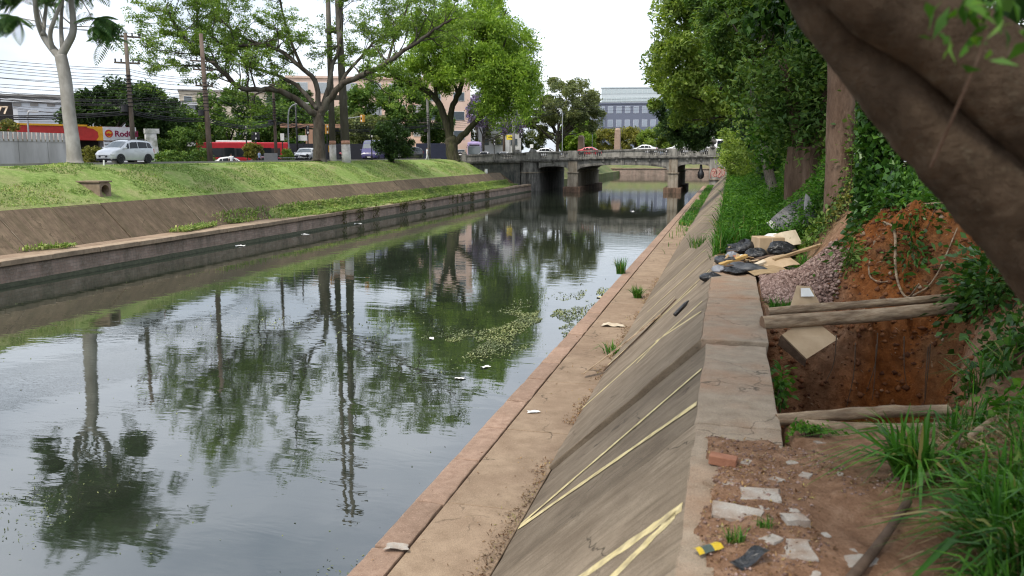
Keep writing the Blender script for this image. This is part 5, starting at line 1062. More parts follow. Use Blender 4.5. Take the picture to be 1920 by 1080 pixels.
# --- buses
def make_bus(name, label, L, H, body, low, loc, rz, roofcol, stripes=None, front_glass=M_GLASS):
    t = thing(name, label, 'bus', loc, rz); W_ = 1.27
    q = MB(); q.box((0, 0, 0.30 + (H - 0.30) / 2), (L, W_ * 2, H - 0.30)); q.build('body', body, t, bevel=0.14, seg=3)
    q = MB(); q.box((0, 0, 0.72), (L - 0.3, W_ * 2 + 0.012, 0.8)); q.build('lower_panel', low, t, bevel=0.02, seg=1)
    n = int((L - 2.2) / 1.45)
    for sy in (-1, 1):
        q = MB(); q.box((-0.2, sy * (W_ + 0.004), 1.87), (L - 1.6, 0.012, 1.08)); q.build('window_band', M_BLK, t)
        for k in range(n):
            x = -L / 2 + 1.1 + 1.45 * k + 0.6; q = MB()
            if sy < 0 and k in (2, n - 1): q.box((x, sy * (W_ + 0.016), 1.45), (1.15, 0.02, 2.0)); q.build('door', M_GLASS, t)
            else: q.box((x, sy * (W_ + 0.016), 1.90), (1.28, 0.02, 0.86)); q.build('window', M_GLASS, t)
        for x in (-L * 0.28, L * 0.30): wheel(t, x, sy * (W_ - 0.10), 0.48, 0.28)
    q = MB(); q.box((L / 2 + 0.005, 0, 1.78), (0.02, W_ * 1.84, 1.50)); q.build('windscreen', front_glass, t, bevel=0.01, seg=1)
    q = MB(); q.box((L / 2 + 0.01, 0, 2.72), (0.025, W_ * 1.5, 0.26)); q.build('destination_board', M_BLK, t)
    for sy in (-1, 1):
        q = MB(); q.box((L / 2 + 0.01, sy * 0.95, 0.78), (0.04, 0.34, 0.18)); q.build('headlight', M_LAMP, t)
        q = MB(); q.tube([(L / 2 - 0.1, sy * 1.1, 2.75), (L / 2 + 0.25, sy * 1.35, 2.6), (L / 2 + 0.28, sy * 1.38, 2.2)], [0.03, 0.03, 0.09], 6); q.build('mirror', M_BLK, t)
    q = MB(); q.box((-L * 0.05, 0, H + 0.08), (L * 0.36, 1.7, 0.26)); q.build('roof_unit', roofcol, t, bevel=0.08, seg=2)
    return t
M_BUSRED = plain('bus_red', (0.42, 0.02, 0.03), 0.35); M_BUSDK = plain('bus_dark_red', (0.30, 0.015, 0.02), 0.4); M_LILAC = plain('bus_lilac', (0.42, 0.34, 0.58), 0.4); M_TEAL = plain('bus_teal', (0.10, 0.24, 0.23), 0.4)
make_bus('city_bus', 'red city bus crossing behind the utility pole', 11.6, 3.12, M_BUSRED, M_BUSDK, (-58.9, 91.6, 3.78), math.radians(36), M_WHITE)
make_bus('city_bus', 'lilac-fronted city bus waiting behind the left end of the bridge', 11.0, 3.25, M_LILAC, M_TEAL, (-47.6, 153.5, 4.42), math.radians(-74), M_LILAC, front_glass=M_GLASS2)
# --- motorcycles
def moto(x, y, z, rz, label, col):
    t = thing('motorcycle', label, 'motorcycle', (x, y, z), rz, 'motorcycles parked in a row')
    for sx in (-0.62, 0.64):
        q = MB(); q.lathe([(0.22, -0.05), (0.29, -0.05), (0.30, 0), (0.29, 0.05), (0.22, 0.05)], 16, (sx, 0, 0.3), 'y'); wh = q.build('wheel', M_TYRE, t)
        q = MB(); q.lathe([(0.05, -0.03), (0.22, -0.02), (0.22, 0.02), (0.05, 0.03)], 12, (sx, 0, 0.3), 'y'); q.build('rim', M_RIM, wh)
    q = MB(); q.tube([(-0.62, 0, 0.3), (-0.1, 0, 0.42), (0.25, 0, 0.78)], 0.05, 6); q.box((0.0, 0, 0.42), (0.45, 0.24, 0.34)); q.build('engine', M_BLK, t)
    q = MB(); q.tube([(-0.05, 0, 0.80), (0.12, 0, 0.86), (0.30, 0, 0.84)], [0.10, 0.16, 0.09], 10); q.build('tank', col, t, smooth=True)
    q = MB(); q.tube([(-0.75, 0, 0.86), (-0.4, 0, 0.80), (-0.05, 0, 0.78)], [0.07, 0.12, 0.09], 8); q.build('seat', M_BLK, t, smooth=True)
    q = MB(); q.tube([(0.64, 0, 0.3), (0.42, 0, 0.95)], 0.035, 6); q.build('fork', M_RIM, t)
    q = MB(); q.tube([(0.30, -0.36, 1.02), (0.42, -0.1, 0.98), (0.42, 0.1, 0.98), (0.30, 0.36, 1.02)], 0.02, 6); q.build('handlebar', M_BLK, t)
    q = MB(); q.lathe([(0.02, -0.06), (0.10, 0), (0.09, 0.05)], 10, (0.50, 0, 0.88), 'x'); q.build('headlight', M_LAMP, t)
moto(-45.9, 79.6, 4.42, 1.2, 'black motorcycle leftmost in the parked row', M_BLK); moto(-44.9, 80.4, 4.44, 1.3, 'dark motorcycle in the middle of the parked row', P_GREY); moto(-44.0, 81.0, 4.46, 1.1, 'black motorcycle rightmost in the parked row, next to the white car', M_BLK)
moto(-39.8, 80.6, 4.62, 1.9, 'red and white motorcycle between the pylon legs', P_RED)

# ================================================================== people
def person(x, y, z, rz, label, top, bottom, skin, hair, step=0.16, arm=0.0, h=1.7):
    t = thing('person', label, 'person', (x, y, z), rz, 'people on the left pavement'); k = h / 1.7
    V = [(0, 0, .95), (0, 0, 1.12), (0, 0, 1.32), (0, 0, 1.44), (0.01, 0, 1.52), (0.02, 0, 1.60), (0.0, 0, 1.68),
         (0, .17, 1.40), (-.04 + arm * .1, .23, 1.14), (.08 + arm, .22, .92), (.12 + arm, .21, .84), (0, -.17, 1.40), (.02, -.23, 1.13), (.04, -.24, .89), (.05, -.24, .80),
         (0, .09, .90), (step * .6, .10, .50), (step * .9, .10, .08), (step * .9 + .14, .11, .04), (0, -.09, .90), (-step * .3, -.10, .50), (-step * 1.2, -.10, .10), (-step * 1.2 + .13, -.11, .04)]
    E_ = [(0, 1), (1, 2), (2, 3), (3, 4), (4, 5), (5, 6), (2, 7), (7, 8), (8, 9), (9, 10), (2, 11), (11, 12), (12, 13), (13, 14), (0, 15), (15, 16), (16, 17), (17, 18), (0, 19), (19, 20), (20, 21), (21, 22)]
    Rr = [(.15, .11), (.14, .10), (.16, .11), (.09, .08), (.055, .055), (.10, .085), (.07, .07), (.065, .065), (.045, .045), (.036, .036), (.04, .03), (.065, .065), (.045, .045), (.036, .036), (.04, .03), (.10, .095), (.065, .065), (.045, .045), (.045, .035), (.10, .095), (.065, .065), (.045, .045), (.045, .035)]
    me = bpy.data.meshes.new('body'); me.from_pydata([(a * k, b * k, c * k) for a, b, c in V], E_, []); o = link('tmp', me)
    md = o.modifiers.new('s', 'SKIN'); me.skin_vertices.new() if not me.skin_vertices else None
    for i, r_ in enumerate(Rr): me.skin_vertices[0].data[i].radius = (r_[0] * k, r_[1] * k)
    me.skin_vertices[0].data[0].use_root = True
    o.modifiers.new('b', 'SUBSURF').levels = 1
    dg = bpy.context.evaluated_depsgraph_get(); m2 = bpy.data.meshes.new_from_object(o.evaluated_get(dg)); bpy.data.objects.remove(o)
    m2.materials.clear()
    for m_ in (top, bottom, skin, hair, M_BLK): m2.materials.append(m_)
    for p in m2.polygons:
        c = p.center / k; i = 0
        if c.z < 0.97: i = 1
        if c.z < 0.09: i = 4
        if c.z > 1.46: i = 2
        if c.z > 1.62 or (c.z > 1.55 and c.x < -0.01): i = 3
        if abs(c.y) > 0.19 and c.z < 1.2: i = 2
        if abs(c.y) > 0.19 and c.z >= 1.2: i = 0
        p.material_index = i; p.use_smooth = True
    link('body', m2, t)
    q = MB(); q.tube([(0.125 * k, 0, 1.60 * k), (0.155 * k, 0, 1.565 * k)], [0.012, 0.02], 6); q.build('nose', skin, t)
SK = plain('skin', (0.36, 0.21, 0.15), 0.6); HR = plain('dark_hair', (0.025, 0.018, 0.014), 0.7); DEN = plain('dark_trousers', (0.02, 0.022, 0.03), 0.8); SH1 = plain('white_shirt', (0.72, 0.72, 0.74), 0.8); SH2 = plain('pale_blue_shirt', (0.42, 0.50, 0.66), 0.8)
person(-43.4, 66.2, 3.86, 2.2, 'person in a white top and dark trousers leaning forward by the utility pole', SH1, DEN, SK, HR, 0.2, 0.12, 1.66)
person(-44.3, 72.3, 4.12, 1.0, 'person in a pale blue shirt and dark trousers beside the yellowish bush', SH2, DEN, SK, HR, 0.1)
person(-37.6, 100.6, 4.62, 0.5, 'person in pale clothes walking between the black car and the utility pole', SH1, SH1, SK, HR, 0.18)

# ================================================================== fence, filling station, signs, small street things
M_FENCE = surf('white_precast', (0.46, 0.45, 0.42), (0.60, 0.59, 0.56), 1.2, 0.85, 0.3, 20, (1, 1, 0.25), c=(0.22, 0.21, 0.185), cscale=0.9, camt=0.55)
fz0, fz1 = 4.45, 6.35
fn = thing('precast_fence', 'pale precast concrete fence with upright fins along its top', 'fence', (-46.6, 47, fz0))
pan = MB().box((0, 0, (fz1 - fz0) / 2), (0.12, 2.46, fz1 - fz0)).mesh('panel', M_FENCE); fin_ = MB().box((0, 0, 0.31), (0.10, 0.26, 0.62)).mesh('fin', M_FENCE)
for k in range(8): link('panel', pan, fn, (0, -14.5 + 2.5 * k, 0))
for k in range(52): link('fin', fin_, fn, (0.06, -15.6 + 0.385 * k, fz1 - fz0 - 0.06))
q = MB(); q.box((0.02, -5.75, fz1 - fz0 + 0.02), (0.16, 20.0, 0.14)); q.build('top_beam', surf('mossy_beam', (0.22, 0.20, 0.13), (0.35, 0.32, 0.24), 4), fn)
M_CRED = plain('canopy_red', (0.50, 0.035, 0.03), 0.4); M_CYEL = plain('canopy_yellow', (0.72, 0.36, 0.02), 0.4); M_CWHT = plain('canopy_white', (0.66, 0.66, 0.68), 0.4); M_NAVYT = plain('sign_maroon', (0.22, 0.01, 0.06), 0.5)
A = Vector((-63.4, 52.0, 0)); Bv = Vector((-54.6, 67.7, 0)); dirv = (Bv - A).normalized(); Lc = (Bv - A).length; ang = math.atan2(dirv.y, dirv.x)
cn = thing('station_canopy', 'long red canopy with yellow edge and white name board over the filling station', 'canopy', (Bv.x, Bv.y, 3.7), ang)
q = MB(); q.box((-12.5, 3.0, 3.62), (25, 6, 1.25)); q.build('fascia', M_CRED, cn)
q = MB(); q.box((-14.6, 2.97, 4.30), (20.8, 6.1, 0.16)); q.build('yellow_edge', M_CYEL, cn)
q = MB(); q.add([(-3.5, -0.02, 2.98), (-2.86, -0.02, 2.98), (-2.86, -0.02, 4.24), (-4.2, -0.02, 4.25), (-4.2, -0.02, 4.1), (-3.65, -0.02, 4.02), (-3.3, -0.02, 3.75), (-3.25, -0.02, 3.3)], [tuple(range(8))]); q.build('yellow_curve', M_CYEL, cn)
q = MB(); q.box((-1.35, -0.015, 3.62), (3.0, 0.05, 1.24)); nb = q.build('name_board', M_CWHT, cn)
me = text_mesh('RodOil', 0.74, M_NAVYT, 0.01, 0.025); lt = link('lettering', me, nb); lt.location = (-0.75, -0.05, 3.6); lt.rotation_euler = (math.pi / 2, 0, 0)
q = MB(); q.lathe([(0.02, 0), (0.36, 0.005), (0.36, 0.02), (0.02, 0.02)], 20, (-2.35, -0.07, 3.62), 'y'); q.build('emblem', M_CRED, nb)
q = MB(); q.add([(-2.6, -0.085, 3.72), (-2.35, -0.085, 3.87), (-2.08, -0.085, 3.72), (-2.18, -0.085, 3.57), (-2.38, -0.085, 3.67), (-2.55, -0.085, 3.59)], [tuple(range(6))]); q.add([(-2.55, -0.085, 3.47), (-2.35, -0.085, 3.39), (-2.12, -0.085, 3.49), (-2.35, -0.085, 3.29)], [(0, 1, 2, 3)]); q.build('emblem_bird', M_CYEL, nb)
for x in (-22, -15, -8.5, -2):
    q = MB(); q.box((x, 3.0, 1.5), (0.35, 0.35, 3.0)); q.build('column', M_CWHT, cn)
q = MB(); q.box((-10, 5.9, 1.5), (18, 0.3, 3.0)); q.build('shop_wall', plain('shop_dark', (0.06, 0.05, 0.045), 0.5), cn)
# white stained sign column
q = MB(); q.prism([(-0.6, -0.3), (0.6, -0.3), (0.6, 0.3), (-0.6, 0.3)], 0, 3.5, [(-0.42, -0.25), (0.42, -0.25), (0.42, 0.25), (-0.42, 0.25)]); q.box((0.1, 0, 3.7), (1.15, 0.55, 0.4))
tag(q.build('sign_column', surf('stained_white', (0.5, 0.5, 0.48), (0.66, 0.66, 0.64), 2, 0.8, 0.2, 20, c=(0.16, 0.18, 0.12), cscale=1.6, camt=0.8), None, loc=(-48.4, 62.0, 3.7), rz=0.9), 'tapered white sign column overgrown with creeper beside the utility pole', 'sign')
# fuel price board
pb = thing('price_board', 'dark price board with white digits and a red edge beside the bus', 'sign', (-47.6, 66.3, 4.1), 0.75)
q = MB(); q.box((0, 0, 1.25), (0.95, 0.22, 2.5)); q.build('board', plain('board_black', (0.02, 0.016, 0.014), 0.5), pb); q = MB(); q.box((0.56, 0, 1.3), (0.16, 0.24, 2.6)); q.build('red_edge', M_CRED, pb)
for k, s_ in enumerate(('5,79', '5,99', '4,69', '6,19')):
    me = text_mesh(s_, 0.42, M_WHITE, 0.006, 0.02); l_ = link('price', me, pb); l_.location = (0.06, -0.125, 2.2 - 0.55 * k); l_.rotation_euler = (math.pi / 2, 0, 0)
# black board with the street number
nbz = thing('number_board', 'black board with white street number at the left edge of the picture', 'sign', (-64.2, 62.0, 8.0), 0.72)
q = MB(); q.box((0, 0, 1.15), (2.2, 0.15, 1.9)); q.box((-0.4, 0, 2.4), (1.2, 0.14, 0.7)); q.build('board', plain('board_dark', (0.012, 0.014, 0.02), 0.4), nbz)
me = text_mesh('577', 0.95, M_WHITE, 0.006, 0.02); l_ = link('digits', me, nbz); l_.location = (0.05, -0.09, 1.35); l_.rotation_euler = (math.pi / 2, 0, 0)
q = MB(); q.tube([(-0.8, 0, 0.2), (-0.8, 0, -1.2)], 0.06, 6); q.tube([(0.9, 0, 0.2), (0.9, 0, -1.2)], 0.06, 6); q.build('legs', M_BLK, nbz)

# ================================================================== poles and wires
M_POLE = surf('weathered_pole', (0.075, 0.058, 0.045), (0.16, 0.13, 0.105), 3, 0.9, 0.4, 25, (1, 1, 0.2)); M_POLE2 = surf('reddish_pole', (0.085, 0.06, 0.047), (0.165, 0.125, 0.10), 3, 0.9, 0.4, 25, (1, 1, 0.2)); M_CONCP = surf('pole_concrete', (0.16, 0.155, 0.145), (0.26, 0.25, 0.235), 2, 0.9, 0.3, 25)
M_WIRE = plain('black_cable', (0.012, 0.012, 0.014), 0.6); M_STEEL = plain('galvanised', (0.34, 0.35, 0.36), 0.5, 0.5, 0.4)
def upole(label, base, top, r0, r1, arms, mat, name='utility_pole', gear=True):
    t = thing(name, label, 'pole', base); b = Vector(base); tp = Vector(top) - b; q = MB(); q.tube([(0, 0, 0), tp * 0.5, tp], [r0, (r0 + r1) / 2, r1], 10); q.build('post', mat, t, smooth=True)
    for z, half, a in arms:
        f = (z - b.z) / tp.z; c = tp * f; d = Vector((math.cos(a), math.sin(a), 0)); q = MB(); q.box(c + Vector((0, 0, 0)) + Vector((-d.y, d.x, 0)) * 0.14, (half * 2, 0.10, 0.13), rz=a); am = q.build('crossarm', M_POLE, t)
        for k in (-0.9, -0.45, 0.45, 0.9):
            q = MB(); q.lathe([(0.03, 0), (0.07, 0.06), (0.05, 0.12), (0.07, 0.18), (0.03, 0.24)], 8, tuple(c + d * half * k + Vector((-d.y, d.x, 0)) * 0.14 + Vector((0, 0, 0.06)))); q.build('insulator', M_BLK, am)
    if gear:
        for k in range(9):
            z = 9.0 + 0.28 * k; f = (z - b.z) / tp.z; c = tp * f; q = MB(); q.lathe([(0.22, -0.03), (0.25, 0), (0.22, 0.03)], 10, tuple(c)); q.build('clamp', M_BLK, t)
        c = tp * ((8.8 - b.z) / tp.z); q = MB(); q.lathe([(0.02, -0.25), (0.26, -0.22), (0.26, 0.22), (0.02, 0.25)], 12, tuple(c + Vector((-0.35, -0.2, 0)))); q.build('cable_coil', M_BLK, t)
    return t
upole('weathered utility pole with two crossarms behind the silver minivan', (-43.4, 53.6, 4.5), (-44.3, 54.7, 14.4), 0.20, 0.13, [(14.15, 1.05, 0.75), (12.2, 0.9, 0.75)], M_POLE)
upole('tall dark utility pole under the left crown of the airy tree', (-41.5, 60.3, 4.4), (-42.6, 61.6, 15.2), 0.24, 0.16, [(13.0, 1.0, 0.85), (12.3, 0.8, 0.85), (11.0, 0.7, 0.85)], M_POLE2)
upole('thin reddish utility pole behind the bus front', (-47.0, 80.0, 4.2), (-47.6, 81.0, 13.4), 0.19, 0.12, [(12.8, 0.8, 0.7)], M_POLE2)
upole('pale-footed utility pole left of the weeping tree', (-41.6, 112.2, 4.4), (-42.2, 113.4, 13.2), 0.24, 0.16, [(9.9, 1.3, 0.2)], M_CONCP)
upole('thin dark pole left of the airy tree trunk', (-48.7, 87.6, 4.3), (-48.8, 87.8, 11.6), 0.12, 0.09, [], M_BLK, gear=False)
upole('plain grey post behind the bridge, left of the forked tree', (-37.2, 143, 4.4), (-37.3, 143.2, 14.0), 0.28, 0.24, [], M_CONCP, gear=False)
upole('brown post behind the yellow sign', (-43.6, 160, 4.4), (-43.7, 160.2, 12.5), 0.28, 0.22, [(12, 1.2, 0.2)], M_POLE2, gear=False)
# twin concrete pylon
py = thing('twin_pylon', 'tall twin-legged concrete pylon with whitewashed feet on the left bank', 'pylon', (-37.3, 75.4, 4.4)); o = Vector((-37.3, 75.4, 4.4))
LA = [Vector((-38.2, 75.7, 4.3)), Vector((-38.6, 76.6, 33.2))]; LB = [Vector((-36.5, 75.2, 4.3)), Vector((-37.7, 76.2, 33.2))]
M_PYL = surf('pylon_concrete', (0.085, 0.075, 0.063), (0.15, 0.135, 0.115), 2, 0.9, 0.3, 25, (1, 1, 0.3)); M_LIME = surf('whitewash', (0.42, 0.41, 0.39), (0.62, 0.61, 0.58), 3, 0.9, 0.3, 25, c=(0.22, 0.20, 0.18), cscale=2, camt=0.7); M_BAND = surf('salmon_band', (0.38, 0.20, 0.14), (0.48, 0.27, 0.19), 4)
def P_(L_, z): f = (z - L_[0].z) / (L_[1].z - L_[0].z); return L_[0].lerp(L_[1], f) - o
for L_, r0, r1 in ((LA, 0.32, 0.20), (LB, 0.42, 0.22)):
    q = MB(); q.tube([P_(L_, 6.5), P_(L_, 15), P_(L_, 33)], [r0, r0 * 0.82, r1 * 0.75], 14); q.build('leg', M_PYL, py, smooth=True)
    q = MB(); q.tube([P_(L_, 4.1), P_(L_, 6.4)], [r0 * 1.1, r0 * 1.03], 14); q.build('whitewashed_foot', M_LIME, py, smooth=True)
    q = MB(); q.tube([P_(L_, 6.37), P_(L_, 6.75)], [r0 * 1.035, r0 * 1.02], 14); q.build('painted_band', M_BAND, py, smooth=True)
for z, e in ((10.9, 0.35), (17.3, 0.25), (24, 0.3), (28, 0.2)):
    a, b = P_(LA, z), P_(LB, z); d = (b - a).normalized(); q = MB(); q.box((a + b) / 2, ((b - a).length + e * 2, 0.55, 0.42), rz=math.atan2(d.y, d.x)); q.build('cross_beam', M_PYL, py)
for z in (26.5, 29.5, 32.2):
    q = MB(); c = (P_(LA, z) + P_(LB, z)) / 2; q.box(c, (5.2 if z < 32 else 3.6, 0.22, 0.22), rz=-0.3); q.build('crossarm', M_PYL, py)
# street lamps, signals, sign boards
def lamp(label, base, h, reach, a, mat=M_STEEL, name='street_lamp'):
    t = thing(name, label, 'street lamp', base); d = Vector((math.cos(a), math.sin(a), 0)); q = MB(); q.tube(smooth_path([(0, 0, 0), (0, 0, h * 0.8), d * reach * 0.25 + Vector((0, 0, h * 0.97)), d * reach + Vector((0, 0, h))], 2), 0.07, 8); q.build('post', mat, t)
    q = MB(); q.box(d * (reach + 0.3) + Vector((0, 0, h)), (0.8, 0.28, 0.14), rz=a); q.build('lamp_head', M_PLATE, t, bevel=0.04, seg=2)
lamp('curved lamp arm on a post behind the bus front', (-46.6, 82.0, 4.3), 6.6, 1.6, 0.5); lamp('slim lamp post behind the bridge near the round tree', (-30.0, 150.5, 4.4), 9.2, 0.6, 2.6); lamp('lamp post beside the white van on the bridge', (-1.9, 140.0, 5.2), 7.4, 1.0, 2.8)
lamp('small lamp post in front of the pink building', (-43.6, 108.5, 4.4), 5.2, 1.5, 2.6, M_BLK); lamp('thin lamp post behind the round tree past the bridge', (-28.0, 172, 4.4), 8.6, 0.8, 0.4); lamp('lamp post left of the filling station sign', (-57.6, 58.4, 3.8), 5.2, 0.2, 1.0)
lamp('lamp on the post in front of the white warehouse', (-67.8, 59.0, 4.0), 9.0, 0.9, 0.8)
def signal(label, base, h, box=(0.36, 0.3, 1.0), col=None, arm=0, a=0.6):
    t = thing('traffic_signal', label, 'traffic light', base); q = MB(); q.tube([(0, 0, 0), (0, 0, h)], 0.07, 8); q.build('post', M_BLK, t); d = Vector((math.cos(a), math.sin(a), 0))
    if arm: q = MB(); q.tube([(0, 0, h), d * arm + Vector((0, 0, h + 0.25))], 0.05, 6); q.build('arm', M_STEEL, t)
    c = d * arm + Vector((0, 0, h - 0.2 if not arm else h)); q = MB(); q.box(c, box, rz=a); hd = q.build('signal_head', col or M_BLK, t, bevel=0.03, seg=1)
    for k in range(3):
        q = MB(); n_ = Vector((d.y, -d.x, 0)); p = c + n_ * (box[1] / 2 + 0.01) + Vector((0, 0, (1 - k) * box[2] * 0.3)); q.lathe([(0.01, -0.02), (0.11, -0.01), (0.12, 0.02)], 10, tuple(p), 'y'); q.build('lens', M_PLATE if k != 1 else M_BLK, hd)
M_SIGY = plain('signal_yellow', (0.55, 0.26, 0.03), 0.5)
signal('black traffic light with white visors above the white sedan', (-52.4, 83.0, 3.9), 4.4); signal('cluster of signal heads above the yellowish bush', (-53.0, 85.9, 3.9), 3.8, (0.9, 0.3, 0.9)); signal('dark traffic light left of the airy tree trunk', (-47.3, 87.6, 4.3), 4.1)
signal('yellow-backed traffic light between trunk and pylon', (-40.9, 79.9, 4.6), 3.6, (0.38, 0.3, 0.95), M_SIGY); signal('lower yellow traffic light beside the pylon foot', (-41.2, 80.9, 4.6), 1.6, (0.36, 0.3, 0.7), M_SIGY); signal('yellow traffic light on a long arm right of the pylon', (-42.5, 86.4, 4.6), 4.7, (0.5, 0.3, 0.8), M_SIGY, 3.4, -0.35)
signal('traffic light with white visors right of the pylon', (-38.3, 85.2, 4.6), 3.2, (0.3, 0.3, 0.7)); signal('black signal head past the left end of the bridge', (-41.5, 145.5, 4.4), 3.4); signal('dark signal with a white plate left of the forked tree', (-36.6, 146.0, 4.4), 4.6, (0.7, 0.3, 0.9))
def board(label, base, h, w_, hh, mat, a=0.25, cat='sign'):
    t = thing('sign_board', label, cat, base, a); q = MB(); q.tube([(0, 0, 0), (0, 0, h)], 0.06, 8); q.build('post', M_BLK, t); q = MB(); q.box((0, -0.09, h - hh / 2), (w_, 0.05, hh)); q.build('plate', mat, t, bevel=0.01, seg=1); return t
t = board('yellow arrow sign behind the left half of the bridge', (-38.9, 146.8, 4.5), 4.4, 1.25, 0.85, plain('sign_yellow', (0.75, 0.58, 0.05), 0.5))
q = MB(); q.box((-0.06, -0.125, 4.0), (0.5, 0.01, 0.10)); q.add([(0.19, -0.13, 4.18), (0.42, -0.13, 4.0), (0.19, -0.13, 3.82)], [(0, 1, 2)]); q.build('arrow', M_BLK, t)
board('pair of white plates behind the motorcycles', (-48.3, 88.3, 4.3), 3.3, 1.1, 0.6, M_WHITE, 0.6); board('small white plate on a post left of the parked white car', (-50.0, 86.6, 4.2), 3.6, 0.42, 0.8, M_WHITE, 0.6); board('white notice plate on the bridge end left of the forked tree', (-34.2, 144.0, 4.5), 2.7, 0.6, 0.65, M_WHITE, 0.1)
board('grey back of a standing notice board beside the motorcycles', (-45.4, 76.2, 4.2), 1.35, 1.35, 1.1, plain('board_grey', (0.30, 0.30, 0.31), 0.6), 0.7)
board('blue sign behind the lilac bus', (-51.6, 156.0, 4.4), 3.6, 0.8, 0.8, plain('sign_blue', (0.04, 0.12, 0.38), 0.5), 0.2)
# small railing, hedges, bushes on the street side
rl = thing('small_railing', 'low grey railing beside the motorcycles', 'railing', (-44.2, 77.3, 4.35), 0.75)
for k in range(9): q = MB(); q.tube([(-0.8 + 0.2 * k, 0, 0), (-0.8 + 0.2 * k, 0, 0.75)], 0.018, 5); q.build('bar', M_STEEL, rl)
q = MB(); q.tube([(-0.85, 0, 0.75), (0.85, 0, 0.75)], 0.025, 6); q.build('rail', M_STEEL, rl)
SB = 'street side shrubs'
clump_tree('hedge', 'clipped dark hedge beside the silver minivan', (-44.2, 59.6, 4.3), (-44.2, 59.6, 4.6), [((-44.2, 59.4, 4.9), (1.1, 2.4, 0.75)), ((-43.6, 62.0, 5.0), (1.0, 1.4, 0.9))], 'mid', 9000, 0.16, 0.09, M_BARK, 81, 0.06, 90, 0.35, group=SB, cat='hedge', limbs=3)
clump_tree('street_shrub', 'tangled shrub left of the price board', (-46.8, 63.8, 4.2), (-46.8, 63.8, 5.0), [((-46.8, 64.2, 5.9), (1.5, 1.7, 1.7)), ((-48.4, 63.4, 5.4), (1.1, 1.2, 1.2))], 'mid', 9000, 0.2, 0.09, M_BARK, 82, 0.06, 70, 0.45, group=SB, cat='shrub')
clump_tree('street_shrub', 'pale yellowish bush in front of the bus', (-46.1, 74.2, 4.2), (-46.1, 74.2, 4.9), [((-46.1, 74.1, 5.75), (0.95, 0.95, 0.75))], 'yellow', 3500, 0.18, 0.10, M_BARK, 83, 0.05, 40, 0.3, group=SB, cat='shrub')
clump_tree('street_shrub', 'bright small bush right of the notice board', (-44.8, 78.3, 4.3), (-44.8, 78.3, 4.8), [((-44.7, 78.3, 5.2), (0.6, 0.6, 0.8))], 'light', 2200, 0.18, 0.08, M_BARK, 84, 0.04, 26, 0.3, group=SB, cat='shrub')
clump_tree('street_shrub', 'yellow-green bush between the pale trunk and the silver minivan', (-41.8, 47.4, 4.5), (-41.8, 47.4, 4.9), [((-41.8, 47.4, 5.25), (0.6, 0.7, 0.65))], 'yellow', 2200, 0.16, 0.08, M_BARK, 85, 0.04, 26, 0.3, group=SB, cat='shrub')
clump_tree('street_shrub', 'flowering shrub above the fence in front of the red canopy', (-48.0, 46.6, 4.5), (-48.0, 46.6, 6.6), [((-48.0, 46.8, 7.2), (0.7, 0.7, 0.45)), ((-48.6, 41.5, 7.0), (0.9, 0.9, 0.4))], 'yellow', 2600, 0.16, 0.08, M_BARK, 86, 0.05, 30, 0.3, group=SB, cat='shrub')
# overhead cables
def cable(a, b, sag, r=0.016, label='', grp='overhead cables'):
    a, b = Vector(a), Vector(b); pts = [a.lerp(b, k / 14) - Vector((0, 0, sag * 4 * (k / 14) * (1 - k / 14))) for k in range(15)]; q = MB(); q.tube(pts, r, 4, cap=False); tag(q.build('overhead_cable', M_WIRE), label, 'cable', grp)
rr = random.Random(15); PA, PB_, PC, PD = (-43.85, 54.15), (-42.05, 60.9), (-47.3, 80.5), (-41.9, 112.8)
L1, L2, L3, L4 = ('thin black cable running left out of the picture from the first utility pole', 'thin black cable strung between the first and second utility poles', 'thin black cable strung from the second utility pole to the thin reddish one', 'thin black cable strung from the thin reddish pole towards the weeping tree')
for k in range(13):
    z = 9.0 + 0.23 * k + rr.uniform(-0.05, 0.05)
    cable((-50 + rr.uniform(-1, 1), 30, z + 0.5 + rr.uniform(-0.3, 0.3)), (*PA, z), rr.uniform(0.3, 0.7), label=L1, grp='cables left of the first pole'); cable((*PA, z), (*PB_, z - 0.1), rr.uniform(0.1, 0.3), label=L2, grp='cables between the first poles')
    cable((*PB_, z - 0.1), (*PC, z), rr.uniform(0.4, 0.9), label=L3, grp='cables past the second pole')
    if k < 9: cable((*PC, z), (*PD, z - 0.3), rr.uniform(0.6, 1.3), label=L4, grp='cables to the weeping tree')
for k in range(10): cable((-66 - 2 * k % 5, 62, 10.2 + 0.16 * k), (-42.0, 60.9, 9.2 + 0.14 * k), rr.uniform(0.5, 1.2), label='thin black cable crossing from the white warehouse to the second utility pole', grp='cables from the warehouse')
for k in range(3):
    for (a, za), (b, zb), sg, l in (((( -56, 40), 8.2), (PA, 8.4), 0.5, 'thick black cable bundle passing behind the pale trunk'), ((PA, 8.4), (PB_, 8.1), 0.2, 'thick black cable bundle between the first two utility poles'), ((PB_, 8.1), (PC, 8.6), 0.5, 'thick black cable bundle above the red bus'), ((PC, 8.6), (PD, 9.4), 0.8, 'thick black cable bundle behind the twin pylon')):
        cable((*a, za + 0.14 * k), (*b, zb + 0.12 * k), sg, 0.042, l, l.replace('cable bundle', 'bundles'))
for k, (y, z) in enumerate(((-0.9, 14.4), (-0.3, 14.4), (0.9, 14.4))):
    cable((-44.3 + y * 0.73, 54.9 + y * 0.68, z), (-42.6 + y * 0.66, 61.8 + y * 0.7, 13.2), 0.3, label='fine topmost wire between the crossarms of the first two utility poles', grp='topmost wires'); cable((-52 + y, 28, 15.0), (-44.3 + y * 0.73, 54.9 + y * 0.68, z), 0.6, label='fine topmost wire left of the first utility pole', grp='topmost wires on the left')
